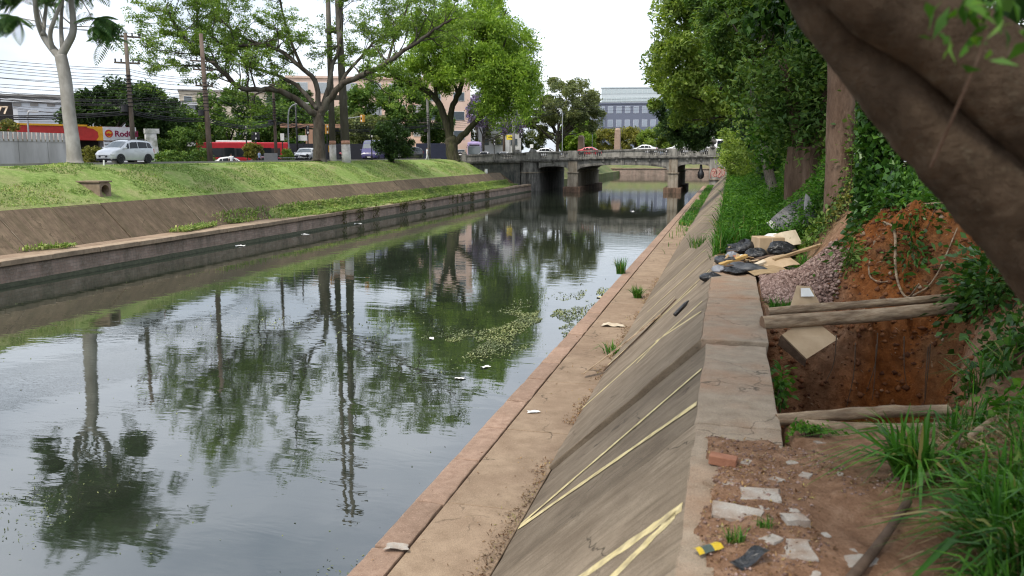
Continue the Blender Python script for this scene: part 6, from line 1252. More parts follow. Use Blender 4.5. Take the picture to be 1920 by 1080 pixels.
for k in range(5): cable((*PD, 9.0 + 0.2 * k), (-30.5, 152, 13.2 + 0.5 * k), 0.6, 0.02, 'fine wire behind the weeping tree, rising to the slim lamp post', 'wires behind the weeping tree'); cable((-30.5, 152, 13.2 + 0.5 * k), (30, 160, 16.5 + 0.5 * k), 0.8, 0.02, 'fine wire crossing the open sky above the bridge', 'wires above the bridge')

# ================================================================== buildings
M_BWHITE = surf('white_render', (0.50, 0.51, 0.53), (0.62, 0.63, 0.65), 0.5, 0.8, 0.1, 5); M_BGREY = surf('grey_render', (0.20, 0.19, 0.18), (0.30, 0.285, 0.27), 0.4, 0.9, 0.2, 4, c=(0.10, 0.095, 0.09), cscale=0.3); M_PINK = surf('pink_render', (0.56, 0.41, 0.33), (0.66, 0.50, 0.42), 0.4, 0.9, 0.1, 5); M_CREAM = surf('cream_render', (0.48, 0.42, 0.34), (0.58, 0.52, 0.43), 0.4, 0.9, 0.1, 5)
M_ROOFT = surf('tile_roof', (0.22, 0.09, 0.05), (0.33, 0.15, 0.085), 2, 0.9, 0.3, 8); M_ROOFG = surf('grey_roof', (0.19, 0.175, 0.165), (0.29, 0.27, 0.25), 0.8, 0.9, 0.2, 6); M_WIN = plain('window_pane', (0.09, 0.11, 0.13), 0.08, 0.8); M_FRAME = plain('window_frame_white', (0.6, 0.6, 0.6), 0.5)
M_BLUEG = plain('blue_grey_cladding', (0.12, 0.135, 0.185), 0.35, 0.5); M_PALEG = plain('pale_glass_block', (0.47, 0.52, 0.53), 0.3, 0.5); M_BLUEP = plain('purple_cladding', (0.13, 0.11, 0.24), 0.4)
def building(name, label, c, rz, w_, d_, z0, z1, wall, floors, cols, win=(1.2, 1.3), roof=None, frame=M_FRAME, group='city buildings', sill=False, pane=M_WIN, side=True):
    t = thing(name, label, 'building', (c[0], c[1], z0), rz, group); H = z1 - z0
    q = MB(); q.box((0, 0, H / 2), (w_, d_, H)); q.build('wall', wall, t)
    q = MB(); q.box((0, 0, H + 0.2), (w_ + 0.5, d_ + 0.5, 0.42)); q.build('roof', roof or wall, t)
    fm = MB().box((0, 0, 0), (win[0] + 0.16, 0.10, win[1] + 0.16)).mesh('window', frame); pm = MB().box((0, 0, 0), (win[0], 0.06, win[1])).mesh('pane', pane)
    for face in ((0, 1) if side else (0,)):
        W2 = w_ if face == 0 else d_; nc = cols if face == 0 else max(2, int(cols * d_ / w_))
        for f in range(floors):
            for k in range(nc):
                u = -W2 / 2 + W2 * (k + 0.5) / nc; z = H * (f + 0.55) / floors
                o = link('window', fm, t); p = link('pane', pm, o); p.location = (0, -0.04, 0)
                if face == 0: o.location = (u, -d_ / 2 - 0.03, z)
                else: o.location = (w_ / 2 + 0.03, u, z); o.rotation_euler = (0, 0, math.pi / 2)
    return t
wh = building('warehouse', 'white warehouse with big shutter doors behind the red canopy', (-92, 92), 0.62, 44, 12, 3.5, 12.0, M_BWHITE, 1, 1, (0.1, 0.1), M_BWHITE, side=False)
for k in range(4):
    q = MB(); q.box((-14.5 + 9.6 * k, -6.06, 5.6), (7.6, 0.12, 4.6)); sh = q.build('shutter', plain('shutter_pale', (0.42, 0.45, 0.50), 0.5), wh)
    for j in range(7): q = MB(); q.box((-14.5 + 9.6 * k, -6.13, 3.6 + 0.62 * j), (7.5, 0.03, 0.04)); q.build('slat_line', M_BGREY, sh)
for k in range(22):
    q = MB(); q.box((-20 + 1.9 * k, -6.1, 8.2), (0.9, 0.05, 0.35)); q.build('vent', M_ROOFG, wh)
building('tenement', 'dark stained grey block at the far left skyline', (-147, 130), 0.7, 16, 12, 3.5, 18.4, M_BGREY, 3, 4, (1.4, 1.2), group='city buildings'); building('tenement', 'low grey block with many small openings behind the warehouse', (-128, 140), 0.7, 26, 12, 3.5, 16.2, M_BGREY, 4, 10, (1.2, 1.0))
building('hillside_house', 'grey-roofed pale house seen between the two utility poles', (-118, 158), 0.8, 17, 12, 3.5, 14.6, M_CREAM, 3, 5, (1.4, 1.3), M_ROOFG); building('hillside_house', 'low cream house with red tiles behind the sign column', (-84, 108), 0.8, 12, 8, 3.5, 9.6, M_CREAM, 2, 4, (1.2, 1.2), M_ROOFT); building('hillside_house', 'long beige block above the green tree behind the bus', (-104, 168), 0.6, 30, 12, 3.5, 18.6, M_CREAM, 4, 9, (1.5, 1.3), M_ROOFG)
building('apartment_block', 'pink apartment block with wide white windows behind the airy tree', (-74, 166), 0.42, 34, 14, 3.6, 20.6, M_PINK, 4, 7, (3.2, 2.0), M_PINK, pane=plain('pale_pane', (0.30, 0.33, 0.36), 0.1, 0.7)); building('apartment_block', 'taller pink wing beside the weeping tree', (-55.6, 160), 0.36, 9, 14, 3.6, 21.6, M_PINK, 5, 2, (2.0, 1.5), M_PINK)
building('apartment_block', 'grey-white block edge right of the pink wing', (-49.5, 176), 0.36, 9, 12, 3.6, 18.0, M_BWHITE, 5, 3, (1.4, 1.3), M_BGREY)
bo = building('office_block', 'blue-grey office block with rows of windows past the bridge', (-29, 318), 0.10, 40, 22, 4.5, 23.6, M_BLUEG, 4, 13, (1.7, 2.3), M_BLUEG, plain('office_frame', (0.55, 0.58, 0.64), 0.4), pane=plain('office_pane', (0.24, 0.28, 0.34), 0.1, 0.7))
building('office_block', 'lower blue-grey wing on the left of the office block', (-54, 312), 0.10, 14, 18, 4.5, 20.8, M_BLUEG, 4, 5, (1.6, 2.2), M_BLUEG, plain('office_frame2', (0.58, 0.6, 0.64), 0.4), pane=plain('office_pane2', (0.28, 0.32, 0.38), 0.1, 0.7)); building('office_block', 'pale glassy slab rising above the blue-grey office block', (-30, 345), 0.10, 44, 16, 4.5, 31.4, M_PALEG, 9, 22, (1.7, 1.6), M_PALEG, plain('slab_frame', (0.56, 0.60, 0.60), 0.4), pane=plain('slab_pane', (0.40, 0.46, 0.47), 0.1, 0.6))
building('tower_block', 'pale tower block glimpsed through the leaves at the upper right', (36, 92), -0.5, 16, 14, 4.5, 42, M_BWHITE, 13, 6, (1.3, 1.3), M_BWHITE); 
# blue hoarding wall, garden walls, obelisks
q = MB(); q.box((0, 0, 1.5), (6, 0.2, 2.6)); tag(q.build('hoarding', plain('navy_hoarding', (0.014, 0.019, 0.042), 0.6), None, loc=(-43.5, 120.0, 4.3), rz=0.1), 'dark navy hoarding behind the weeping tree trunk', 'fence')
q = MB(); q.box((0, 0, 1.4), (22, 0.2, 2.8)); tag(q.build('hoarding', plain('dark_navy_wall', (0.014, 0.015, 0.022), 0.7), None, loc=(-51.0, 98.0, 4.0), rz=0.45), 'dark wall behind the motorcycles and the pylon feet', 'wall')
q = MB(); q.box((0, 0, 2.4), (1.6, 1.6, 4.8)); q.box((0, 0, 5.2), (8.0, 1.2, 0.5)); tag(q.build('gate_pillar', surf('salmon_render', (0.30, 0.17, 0.11), (0.40, 0.24, 0.16), 1), None, loc=(-54.5, 102.0, 4.0), rz=0.5), 'salmon gate pillar behind the motorcycles', 'pillar')
for x, y, h, l in ((-30.4, 172.6, 5.0, 'smaller pinkish stone pillar behind the red car'), (-23.5, 177.6, 6.6, 'taller pinkish stone obelisk right of the red car')):
    q = MB(); q.box((0, 0, 0.6), (2.0, 2.0, 1.2)); q.box((0, 0, 1.2 + (h - 1.6) / 2), (1.35, 1.35, h - 1.6), taper=0.82); q.box((0, 0, h - 0.25), (1.15, 1.15, 0.4), taper=0.6); tag(q.build('obelisk', surf('pink_granite', (0.30, 0.21, 0.16), (0.40, 0.29, 0.23), 2), None, bevel=0.05, seg=1, loc=(x, y, 4.4)), l, 'obelisk')
# drain outfall in the left bank and a white stake by the bridge
of = thing('drain_outfall', 'square concrete drain outfall set in the grass of the left bank', 'drain', (-33.5, 38.0, 3.0), 0)
MO = surf('outfall_concrete', (0.17, 0.125, 0.085), (0.26, 0.20, 0.145), 4, 0.9, 0.4, 40)
q = MB(); n = 20; ring = [(0.30 * math.cos(2 * math.pi * k / n), 0.30 * math.sin(2 * math.pi * k / n)) for k in range(n)]
sq = []
for k in range(n):
    c, s_ = ring[k]; m_ = max(abs(c), abs(s_)); sq.append((c / m_ * 0.42, s_ / m_ * 0.45))
V = [(0.75, a, b + 0.48) for a, b in ring] + [(0.75, a, b + 0.48) for a, b in sq] + [(-0.2, a, b + 0.48) for a, b in ring] + [(-0.9, a, b + 0.48) for a, b in sq]
F = []
for k in range(n): j = (k + 1) % n; F += [(k, j, n + j, n + k), (k, 2 * n + k, 2 * n + j, j), (n + k, n + j, 3 * n + j, 3 * n + k)]
F.append(tuple(2 * n + k for k in range(n))); q.add(V, F); q.build('housing', MO, of); q = MB(); q.box((-0.1, 0, 0.965), (1.8, 0.98, 0.07)); q.build('lid', MO, of)
q = MB(); q.lathe([(0.20, 0), (0.24, 0.25), (0.19, 0.5), (0.22, 0.62)], 10); tag(q.build('white_bucket', M_WHITE, None, loc=(-32.6, 110.2, 2.85)), 'small white drum standing at the end of the left slope', 'drum')
for k, (x, y, l) in enumerate(((-37.2, 43.2, 'short white stake in the grass near the fence'),)): q = MB(); q.tube([(0, 0, -0.1), (0.02, 0, 0.32)], [0.06, 0.05], 8); tag(q.build('stake', M_WHITE, None, loc=(x, y, zl1(x, y))), l, 'stake')

# ================================================================== near right bank: rubble, logs, plants, litter
def zr1(x, y): return float(zr(np.array([x]), np.array([y]))[0])
M_SHARD = surf('pale_slab_piece', (0.33, 0.30, 0.265), (0.46, 0.43, 0.385), 14, 0.9, 0.5, 90, c=(0.22, 0.14, 0.09), cscale=7, camt=0.85, bdist=0.006, spk=0.5)
M_BRICK = surf('old_brick', (0.26, 0.115, 0.07), (0.35, 0.17, 0.105), 15, 0.9, 0.4, 80)
M_LOG = surf('weathered_log', (0.31, 0.21, 0.13), (0.56, 0.44, 0.31), 3, 0.9, 0.9, 14, (2.0, 9.0, 9.0), 'Object', 6, (0.09, 0.06, 0.04), 1.2, 0.7, 0.15, 0.03)
M_LOGEND = surf('log_end', (0.14, 0.085, 0.05), (0.22, 0.14, 0.09), 20, 0.9, 0.4, 60)
M_CARD = surf('cardboard', (0.36, 0.26, 0.16), (0.46, 0.345, 0.225), 4, 0.9, 0.15, 30); M_CARD2 = surf('pale_cardboard', (0.46, 0.385, 0.28), (0.56, 0.48, 0.37), 4, 0.9, 0.15, 30)
M_PLANK = surf('plank_wood', (0.24, 0.165, 0.09), (0.40, 0.29, 0.165), 5, 0.85, 0.4, 30, (1, 8, 8), 'Object'); M_PLANKY = surf('yellow_plank', (0.38, 0.24, 0.08), (0.50, 0.33, 0.13), 5, 0.8, 0.3, 30, (1, 8, 8), 'Object')
M_BAG = NT('black_bag'); _n = M_BAG.noise(9, 5, coord='World', dist=0.8); M_BAG = M_BAG.done((0.014, 0.015, 0.018), 0.32, M_BAG.bump(_n, 0.9, 0.06), 0.6)
M_SHEET = surf('dark_sheet', (0.02, 0.022, 0.026), (0.10, 0.105, 0.115), 5, 0.45, 0.5, 12); M_TARP = surf('grey_tarpaulin', (0.16, 0.17, 0.19), (0.27, 0.28, 0.31), 3, 0.55, 0.5, 8)
M_PALE = surf('pale_timber', (0.46, 0.39, 0.27), (0.58, 0.50, 0.37), 4, 0.85, 0.3, 30, (1, 6, 6), 'Object'); M_STICK = surf('dark_stick', (0.055, 0.035, 0.022), (0.12, 0.08, 0.055), 6, 0.85, 0.5, 30)
def shard(label, x, y, rx, ry, h, rz, seed, mat=M_SHARD, n=7, tilt=(0, 0), name='slab_fragment', cat='rubble', grp='broken slab pieces on the path', dz=0):
    rr = random.Random(seed); pts = []
    for cx, cy in ((-1, -1), (1, -1), (1, 1), (-1, 1)):      # a slab corner is whole, chipped or broken off
        c = rr.uniform(0.05, 0.75) if rr.random() < 0.7 else 0.04; e = rr.uniform(0.1, 0.6); j = lambda: rr.uniform(-0.10, 0.10)
        p1 = (cx * rx * (1 + j()), cy * ry * (1 - c * e + j())); p2 = (cx * rx * (1 - c + j()), cy * ry * (1 + j()))
        pts += [p1, p2] if cx * cy > 0 else [p2, p1]
    q = MB(); q.prism(pts, 0, h, [(a * 0.97 + rr.uniform(-0.006, 0.006), b * 0.97 + rr.uniform(-0.006, 0.006)) for a, b in pts]); o = q.build(name, mat, None, bevel=0.005, seg=1)
    if rx > 0.07: roughen(o, 3, 0.016, 14)
    o.location = (x, y, zr1(x, y) - 0.020 + dz); o.rotation_euler = (tilt[0], tilt[1], rz)
    return tag(o, label, cat, grp)
shard('pale broken slab piece farthest up the path, with a pointed left edge', 0.29, 5.74, 0.15, 0.10, 0.04, 0.1, 21, tilt=(0.12, -0.02)); shard('pale broken slab piece tilted against the left edge of the path', 0.12, 5.38, 0.16, 0.09, 0.045, -0.15, 22, tilt=(0.18, 0.06)); shard('small thick pale slab piece in the middle of the path', 0.50, 5.40, 0.075, 0.06, 0.06, 0.3, 23)
shard('large flat pale slab piece with a square outline near the camera', 0.44, 5.0, 0.145, 0.12, 0.03, 0.12, 24, n=5, tilt=(0.06, 0)); shard('flat pale slab piece beside the dark stick', 0.79, 5.07, 0.11, 0.12, 0.03, 0.6, 25, n=5); shard('pale slab piece at the bottom edge below the dark stick', 0.93, 4.74, 0.12, 0.08, 0.04, 0.2, 26)
shard('thin pale chip behind the farthest slab piece', 0.10, 5.95, 0.10, 0.05, 0.02, 0.4, 7); shard('narrow pale chip between the tilted pieces', 0.42, 5.58, 0.13, 0.03, 0.02, 0.2, 8)
rr = random.Random(61)
for k in range(16):
    x, y = rr.uniform(-0.16, 1.0), rr.uniform(4.7, 7.2); s_ = rr.uniform(0.025, 0.05); shard('small pale rubble chip scattered on the dirt path', x, y, s_ * 1.3, s_, s_ * 0.6, rr.uniform(0, 3), 200 + k, name='rubble_chip', grp='rubble chips on the path', n=6)
for k in range(9):
    x, y = -0.14 + rr.uniform(-0.04, 0.12), rr.uniform(5.6, 6.4); s_ = rr.uniform(0.03, 0.06); shard('grey rubble chip on the edge of the slope', x, y, s_ * 1.3, s_, s_ * 0.7, rr.uniform(0, 3), 300 + k, mat=M_CAP, name='rubble_chip', grp='rubble chips on the slope edge', n=6)
q = MB(); q.box((0, 0, 0.035), (0.21, 0.10, 0.075)); o = q.build('brick', M_BRICK, None, bevel=0.008, seg=2); o.location = (0.03, 6.38, zr1(0.03, 6.38)); o.rotation_euler = (0.04, 0.05, -0.15); tag(o, 'reddish brick lying on the left edge of the path', 'brick')
# crushed yellow and green packet; black plastic piece
pk = thing('crushed_packet', 'crushed yellow and green packet on the slope edge', 'packet', (-0.05, 4.86, zr1(-0.05, 4.86) + 0.01), 0.75)
for (x0, x1, mt, nm) in ((-0.09, -0.045, plain('packet_yellow', (0.62, 0.44, 0.03), 0.4), 'yellow_end'), (-0.047, 0.03, plain('packet_green', (0.07, 0.10, 0.085), 0.4), 'green_body'), (0.028, 0.10, plain('packet_yellow2', (0.62, 0.44, 0.03), 0.4), 'yellow_end')):
    q = MB(); q.grid([[(x, y, 0.012 + 0.022 * (1 - (y / 0.04) ** 2) + 0.008 * float(vnoise(x * 60, y * 60, 3))) for y in np.linspace(-0.04, 0.04, 7)] for x in np.linspace(x0, x1, 7)]); q.build(nm, mt, pk, smooth=True)
q = MB(); q.grid([[(x, y, 0.02 + 0.03 * math.sin(x * 18) + 0.02 * float(vnoise(x * 15, y * 15, 9))) for y in np.linspace(-0.05, 0.05, 6)] for x in np.linspace(-0.12, 0.12, 10)]); o = q.build('plastic_scrap', M_BAG, None, smooth=True, loc=(0.20, 4.72, zr1(0.2, 4.72) + 0.02), rz=0.8); tag(o, 'bent black plastic strip at the bottom of the path', 'scrap')
# sticks
def stick(label, pts, r, mat=M_STICK, name='stick', grp=None, n=8):
    q = MB(); P = smooth_path(pts, 2); q.tube(P, [r * (1 + 0.2 * float(vnoise(i * 0.7, 1, 2))) for i in range(len(P))], n); return tag(q.build(name, mat, None, smooth=True), label, 'stick', grp)
stick('long dark brown stick lying up the path between rubble and grass', [(0.66, 4.55, zr1(0.66, 4.55) + 0.03), (0.98, 5.2, zr1(0.98, 5.2) + 0.05), (1.28, 5.95, zr1(1.28, 5.95) + 0.05)], 0.032)
stick('lighter thin pole lying on the grassy rise', [(1.38, 6.2, zr1(1.38, 6.2) + 0.05), (1.75, 6.8, zr1(1.75, 6.8) + 0.08), (2.2, 7.4, zr1(2.2, 7.4) + 0.12)], 0.028, M_LOG)
# logs across the pit
def log(label, a, b, r0, r1, seed, split=False):
    a, b = Vector(a), Vector(b); L = (b - a).length; d = (b - a).normalized(); q = MB(); n = 14; k = 16; rings = []
    for i in range(k + 1):
        t_ = i / k; row = []
        for j in range(n):
            an = 2 * math.pi * j / n; r_ = (r0 + (r1 - r0) * t_) * (1 + 0.16 * float(fbm(t_ * L * 2.2, an, seed)) + 0.05 * math.sin(an * 3 + seed))
            if split and math.sin(an) > 0.35: r_ *= 0.55 + 0.25 * float(vnoise(t_ * 9, 2.0, seed))
            row.append((t_ * L, r_ * math.cos(an), r_ * math.sin(an) + 0.03 * math.sin(t_ * 3 + seed)))
        rings.append(row)
    V = [p for r_ in rings for p in r_]; F = [(i * n + j, i * n + (j + 1) % n, (i + 1) * n + (j + 1) % n, (i + 1) * n + j) for i in range(k) for j in range(n)]; q.add(V, F); q.cur = 1; q.add(rings[0], [tuple(range(n))]); q.add(rings[-1], [tuple(range(n))])
    o = q.build('log', [M_LOG, M_LOGEND], None, smooth=True); o.location = a; o.rotation_euler = d.to_track_quat('X', 'Z').to_euler(); return tag(o, label, 'log', 'logs laid across the pit')
log('thick round log crossing the far side of the pit', (0.50, 11.70, 3.10), (3.75, 12.80, 3.36), 0.10, 0.085, 3); log('split flat-sided log lying just behind the thick round one', (0.58, 11.98, 3.20), (3.9, 13.10, 3.50), 0.078, 0.07, 8, True)
log('split log along the near edge of the pit', (0.50, 7.78, 3.00), (2.05, 8.22, 3.04), 0.075, 0.07, 12, True); log('round log half buried in front of the near split log', (0.72, 7.50, 2.96), (2.1, 7.88, 2.99), 0.085, 0.085, 15)
# flattened carton in the pit
cb = thing('flattened_carton', 'torn flattened carton hanging under the thick log in the pit', 'carton', (1.15, 11.45, 2.72), 0.25)
for nm, pts in (('flap', [(-0.32, 0.30, 0.24), (-0.08, -0.02, -0.02), (0.42, 0.22, 0.20), (0.15, 0.60, 0.44)]), ('flap', [(-0.10, 0.72, 0.50), (0.42, 0.86, 0.50), (0.28, 1.00, 0.80), (0.08, 0.98, 0.82)]), ('edge_flap', [(-0.33, 0.30, 0.24), (-0.09, -0.03, -0.03), (-0.09, 0.00, -0.13), (-0.36, 0.32, 0.10)])):
    q = MB(); A = [Vector(p) for p in pts]; nrm = (A[1] - A[0]).cross(A[3] - A[0]).normalized() * 0.008; q.hexa([a - nrm for a in A] + [a + nrm for a in A]); q.build(nm, M_CARD if nm == 'flap' else M_STICK, cb)
q = MB(); q.add([(0.10, 0.88, 0.66), (0.30, 0.90, 0.66), (0.25, 0.97, 0.77), (0.12, 0.96, 0.77)], [(0, 1, 2, 3)]); q.v = [(a, b - 0.03, c + 0.02) for a, b, c in q.v]; q.build('paper_label', M_WHITE, cb)
# roots on the scarp
rr = random.Random(9); 
def root(label, pts, r, mat=M_LOG): q = MB(); P = smooth_path(pts, 2); q.tube(P, [r * (1 - 0.6 * i / len(P)) for i in range(len(P))], 5); tag(q.build('root', mat, None, smooth=True), label, 'root', 'bare roots in the red earth')
def onr(x, y, h=0.05): return (x, y, zr1(x, y) + h)
root('pale bare root snaking down the red earth to the log', [onr(2.45, 14.6, 0.1), onr(2.55, 14.1, 0.12), onr(2.5, 13.7, 0.10), onr(2.62, 13.3, 0.12), (2.70, 12.95, 3.55)], 0.028)
root('forked pale root left of the snaking one', [onr(2.30, 14.4), onr(2.15, 14.0), onr(2.3, 13.8), onr(2.45, 13.7)], 0.02); root('curved pale root lying near the gravel', [onr(1.15, 13.7), onr(1.2, 13.3), onr(1.5, 13.0), onr(1.75, 12.75)], 0.022)
root('short root sticking out of the upper red earth', [onr(2.9, 14.9), onr(3.1, 14.5, 0.15), onr(3.3, 14.2, 0.2)], 0.025); root('thin root running sideways above the log', [onr(2.7, 13.4), onr(3.0, 13.4, 0.1), onr(3.3, 13.6, 0.15)], 0.018)
for k in range(7):
    x = rr.uniform(1.3, 2.7); y = rr.uniform(11.3, 11.9); z = rr.uniform(2.9, 3.1); root('thin dark rootlet hanging in the pit below the logs', [(x, y, z), (x + rr.gauss(0, .05), y - .03, z - .4), (x + rr.gauss(0, .1), y - .05, z - rr.uniform(0.6, 0.9))], 0.009, M_STICK)
# gravel heap: separate stones
n = 14000; g = np.random.default_rng(91)
u = g.random(n); v = g.random(n); X = 0.62 + 1.65 * u; Y = 14.0 + 4.6 * v
inside = ((X - 1.22) / 0.76) ** 2 + ((Y - 15.7) / 2.0) ** 2 + 0.25 * fbm(X * 2, Y * 2, 5) < 1 + 0.12 * g.random(n); X, Y = X[inside], Y[inside]
def zgrav(X, Y): return 0.20 * np.clip(1 - ((X - 1.25) / 1.0) ** 2 - ((Y - 15.8) / 2.4) ** 2, 0, 1)
Z = zr(X, Y) + zgrav(X, Y) - 0.01; n = len(X)
octa = np.array([(1, 0, 0), (-1, 0, 0), (0, 1, 0), (0, -1, 0), (0, 0, 1), (0, 0, -1)], float); of_ = np.array([(0, 2, 4), (2, 1, 4), (1, 3, 4), (3, 0, 4), (2, 0, 5), (1, 2, 5), (3, 1, 5), (0, 3, 5)])
S = (0.014 + 0.036 * g.random((n, 1, 1)) ** 1.8) * (0.65 + 0.7 * g.random((n, 6, 1))); ang = g.random(n) * 6.28; ca, sa = np.cos(ang), np.sin(ang); Rm = np.zeros((n, 3, 3)); Rm[:, 0, 0] = ca; Rm[:, 0, 1] = -sa; Rm[:, 1, 0] = sa; Rm[:, 1, 1] = ca; Rm[:, 2, 2] = 0.8
V = np.einsum('nij,nkj->nki', Rm, octa[None] * S) + np.stack([X, Y, Z], -1)[:, None]; F = (np.arange(n)[:, None, None] * 6 + of_[None]).reshape(-1, 3)
M_GRAV = NT('gravel'); _g = M_GRAV.n('ShaderNodeNewGeometry'); M_GRAV = M_GRAV.done(M_GRAV.ramp(_g.outputs['Random Per Island'], [(0, (0.11, 0.065, 0.05)), (0.5, (0.22, 0.14, 0.115)), (1, (0.36, 0.26, 0.22))]), 0.9)
hp = thing('gravel_heap', 'low heap of pinkish crushed gravel beside the rubbish', 'gravel heap', (1.45, 16.2, 3.0)); hp_o = np.array([1.45, 16.2, 3.0])
st = link('stones', npmesh('stones', V.reshape(-1, 3) - hp_o, F, M_GRAV), hp); st['kind'] = 'stuff'
me = heightfield('heap_core', np.linspace(0.6, 2.4, 24), np.linspace(14.0, 18.8, 40), lambda X, Y: zr(X, Y) + zgrav(X, Y) - 0.035 - 0.6 * sstep(0.75, 0.95, ((X - 1.22) / 0.76) ** 2 + ((Y - 15.7) / 2.0) ** 2), M_GRAV); o = link('core', me, hp); o.location = tuple(-hp_o)
# ---- rubbish heap
GR = 'rubbish dumped at the end of the slab'
def crumple(label, c, r, seed, mat=M_BAG, name='black_bag', cat='bag', flat=0.7):
    q = MB(); n, m_ = 18, 12; rows = []
    for i in range(m_ + 1):
        ph = math.pi * i / m_; row = []
        for j in range(n + 1):
            a = 2 * math.pi * j / n; d = Vector((math.sin(ph) * math.cos(a), math.sin(ph) * math.sin(a), math.cos(ph))); f = 1 + 0.5 * float(fbm(math.cos(a) * 2.2 + d.z * 2 + seed, math.sin(a) * 2.2 + seed, seed)); row.append((d.x * r[0] * f, d.y * r[1] * f, d.z * r[2] * f * flat + r[2] * 0.4))
        rows.append(row)
    q.grid(rows); return tag(q.build(name, mat, None, smooth=True, loc=c, rz=seed), label, cat, GR)
crumple('large crumpled black bag left of the cardboard box', (0.36, 19.5, 3.13), (0.40, 0.32, 0.30), 3); crumple('flat black bag lying on the top of the slope', (-0.05, 18.3, 3.08), (0.32, 0.22, 0.14), 5); crumple('small black bag lowest on the slope', (-0.30, 16.5, 2.98), (0.22, 0.18, 0.12), 7); crumple('dark grey crumpled sheet in front of the yellow plank', (0.32, 17.1, 3.1), (0.42, 0.24, 0.14), 9, M_SHEET, 'crumpled_sheet', 'sheet'); crumple('bluish grey crumpled bag on the edge of the slab', (-0.14, 17.2, 3.05), (0.20, 0.16, 0.11), 11, M_TARP)
crumple('small white bag beside the black bag', (0.30, 18.8, 3.12), (0.11, 0.10, 0.09), 13, M_WHITE, 'white_bag'); crumple('pale grey bag wedged between the black bags', (0.10, 18.8, 3.13), (0.18, 0.13, 0.14), 17, M_TARP, 'grey_bag')
crumple('black bag pressed against the front of the cardboard box', (0.62, 18.75, 3.14), (0.30, 0.24, 0.20), 23); crumple('torn black plastic spread over the slab end', (0.12, 17.0, 3.08), (0.38, 0.2, 0.09), 27); crumple('dark bag behind the torn carton sheets', (1.12, 18.5, 3.3), (0.34, 0.26, 0.22), 29)
bx_ = thing('cardboard_box', 'upright cardboard box among the black bags', 'box', (0.86, 19.3, 3.1), 0.35, GR)
q = MB(); q.box((0, 0, 0.24), (0.62, 0.5, 0.5), taper=0.94); q.build('carton', M_CARD, bx_, bevel=0.012, seg=1); q = MB(); q.box((0, -0.255, 0.24), (0.02, 0.01, 0.46)); q.build('tape', M_CARD2, bx_)
crumple('white plastic bag on top of the cardboard box', (0.98, 19.5, 3.55), (0.18, 0.14, 0.08), 19, M_WHITE, 'white_bag')
def plate(label, c, d, rot, mat, name='board', cat='board', bend=0.0, n=8):
    q = MB(); rows = []
    for s_ in (1, -1): rows.append([[(d[0] * (i / n - 0.5), d[1] * (j / 4 - 0.5), s_ * d[2] / 2 + bend * (1 - (2 * i / n - 1) ** 2) + 0.012 * float(vnoise(i * 1.3, j * 1.7, 3))) for j in range(5)] for i in range(n + 1)])
    q.grid(rows[0]); q.grid(rows[1])
    A = rows[0]; B_ = rows[1]
    q.grid([A[0], B_[0]]); q.grid([A[-1], B_[-1]]); q.grid([[r_[0] for r_ in A], [r_[0] for r_ in B_]]); q.grid([[r_[-1] for r_ in A], [r_[-1] for r_ in B_]])
    o = q.build(name, mat, None); o.location = c; o.rotation_euler = rot; return tag(o, label, cat, GR)
plate('yellow plank end sticking out over the slope', (0.12, 17.6, 3.24), (0.62, 0.10, 0.06), (0.1, -0.30, 0.45), M_PLANKY, 'plank', 'plank'); plate('thin yellow slat below the yellow plank', (0.22, 17.35, 3.15), (0.5, 0.06, 0.03), (0, -0.2, 0.3), M_PLANKY, 'plank', 'plank')
plate('flat torn carton sheet lying before the gravel', (0.78, 16.9, 3.14), (0.75, 0.55, 0.012), (0.12, -0.06, 0.35), M_PLANK, 'carton_sheet', 'carton', 0.03); plate('folded carton sheet behind the flat torn one', (1.02, 17.4, 3.24), (0.62, 0.5, 0.012), (0.3, -0.2, 0.5), M_CARD, 'carton_sheet', 'carton', 0.04); plate('narrow carton strip at the left of the torn sheets', (0.50, 17.3, 3.17), (0.55, 0.14, 0.05), (0.1, -0.35, 0.4), M_CARD2, 'carton_sheet', 'carton')
plate('long pale plank lying across the gravel and weeds', (1.72, 18.0, 3.52), (2.05, 0.09, 0.05), (0.0, -0.22, 0.62), M_PLANK, 'plank', 'plank'); plate('grey board below the long plank', (0.98, 18.3, 3.3), (0.9, 0.12, 0.04), (0.1, -0.25, 0.3), M_STICK, 'plank', 'plank')
plate('bent dark panel standing up at the edge of the weeds', (1.50, 20.2, 3.98), (0.95, 0.62, 0.02), (0.75, -0.55, 0.5), M_SHEET, 'dark_panel', 'panel', 0.10); plate('pale stone-like board in front of the bent dark panel', (1.28, 19.4, 3.52), (0.55, 0.38, 0.03), (0.9, -0.2, 0.4), M_CARD2, 'pale_board', 'board', 0.04); plate('small white board leaning below the bent dark panel', (1.10, 20.4, 3.80), (0.4, 0.3, 0.02), (0.8, -0.4, 0.7), M_WHITE, 'white_board', 'board')
q = MB(); rows = []
for i in range(9):
    t_ = i / 8; rows.append([(0.30 * (1 - t_) ** 0.7 * math.cos(a), 0.16 * (1 - t_) ** 0.7 * math.sin(a), 0.72 * t_) for a in np.linspace(-2.4, 0.9, 10)])
q.grid(rows); o = q.build('tarpaulin', M_TARP, None, smooth=True, loc=(1.78, 19.9, 3.85), rz=0.2); o.rotation_euler = (0.1, -0.25, 0.4); tag(o, 'grey tarpaulin standing in a point above the bent dark panel', 'tarpaulin', GR)
rr = random.Random(77)
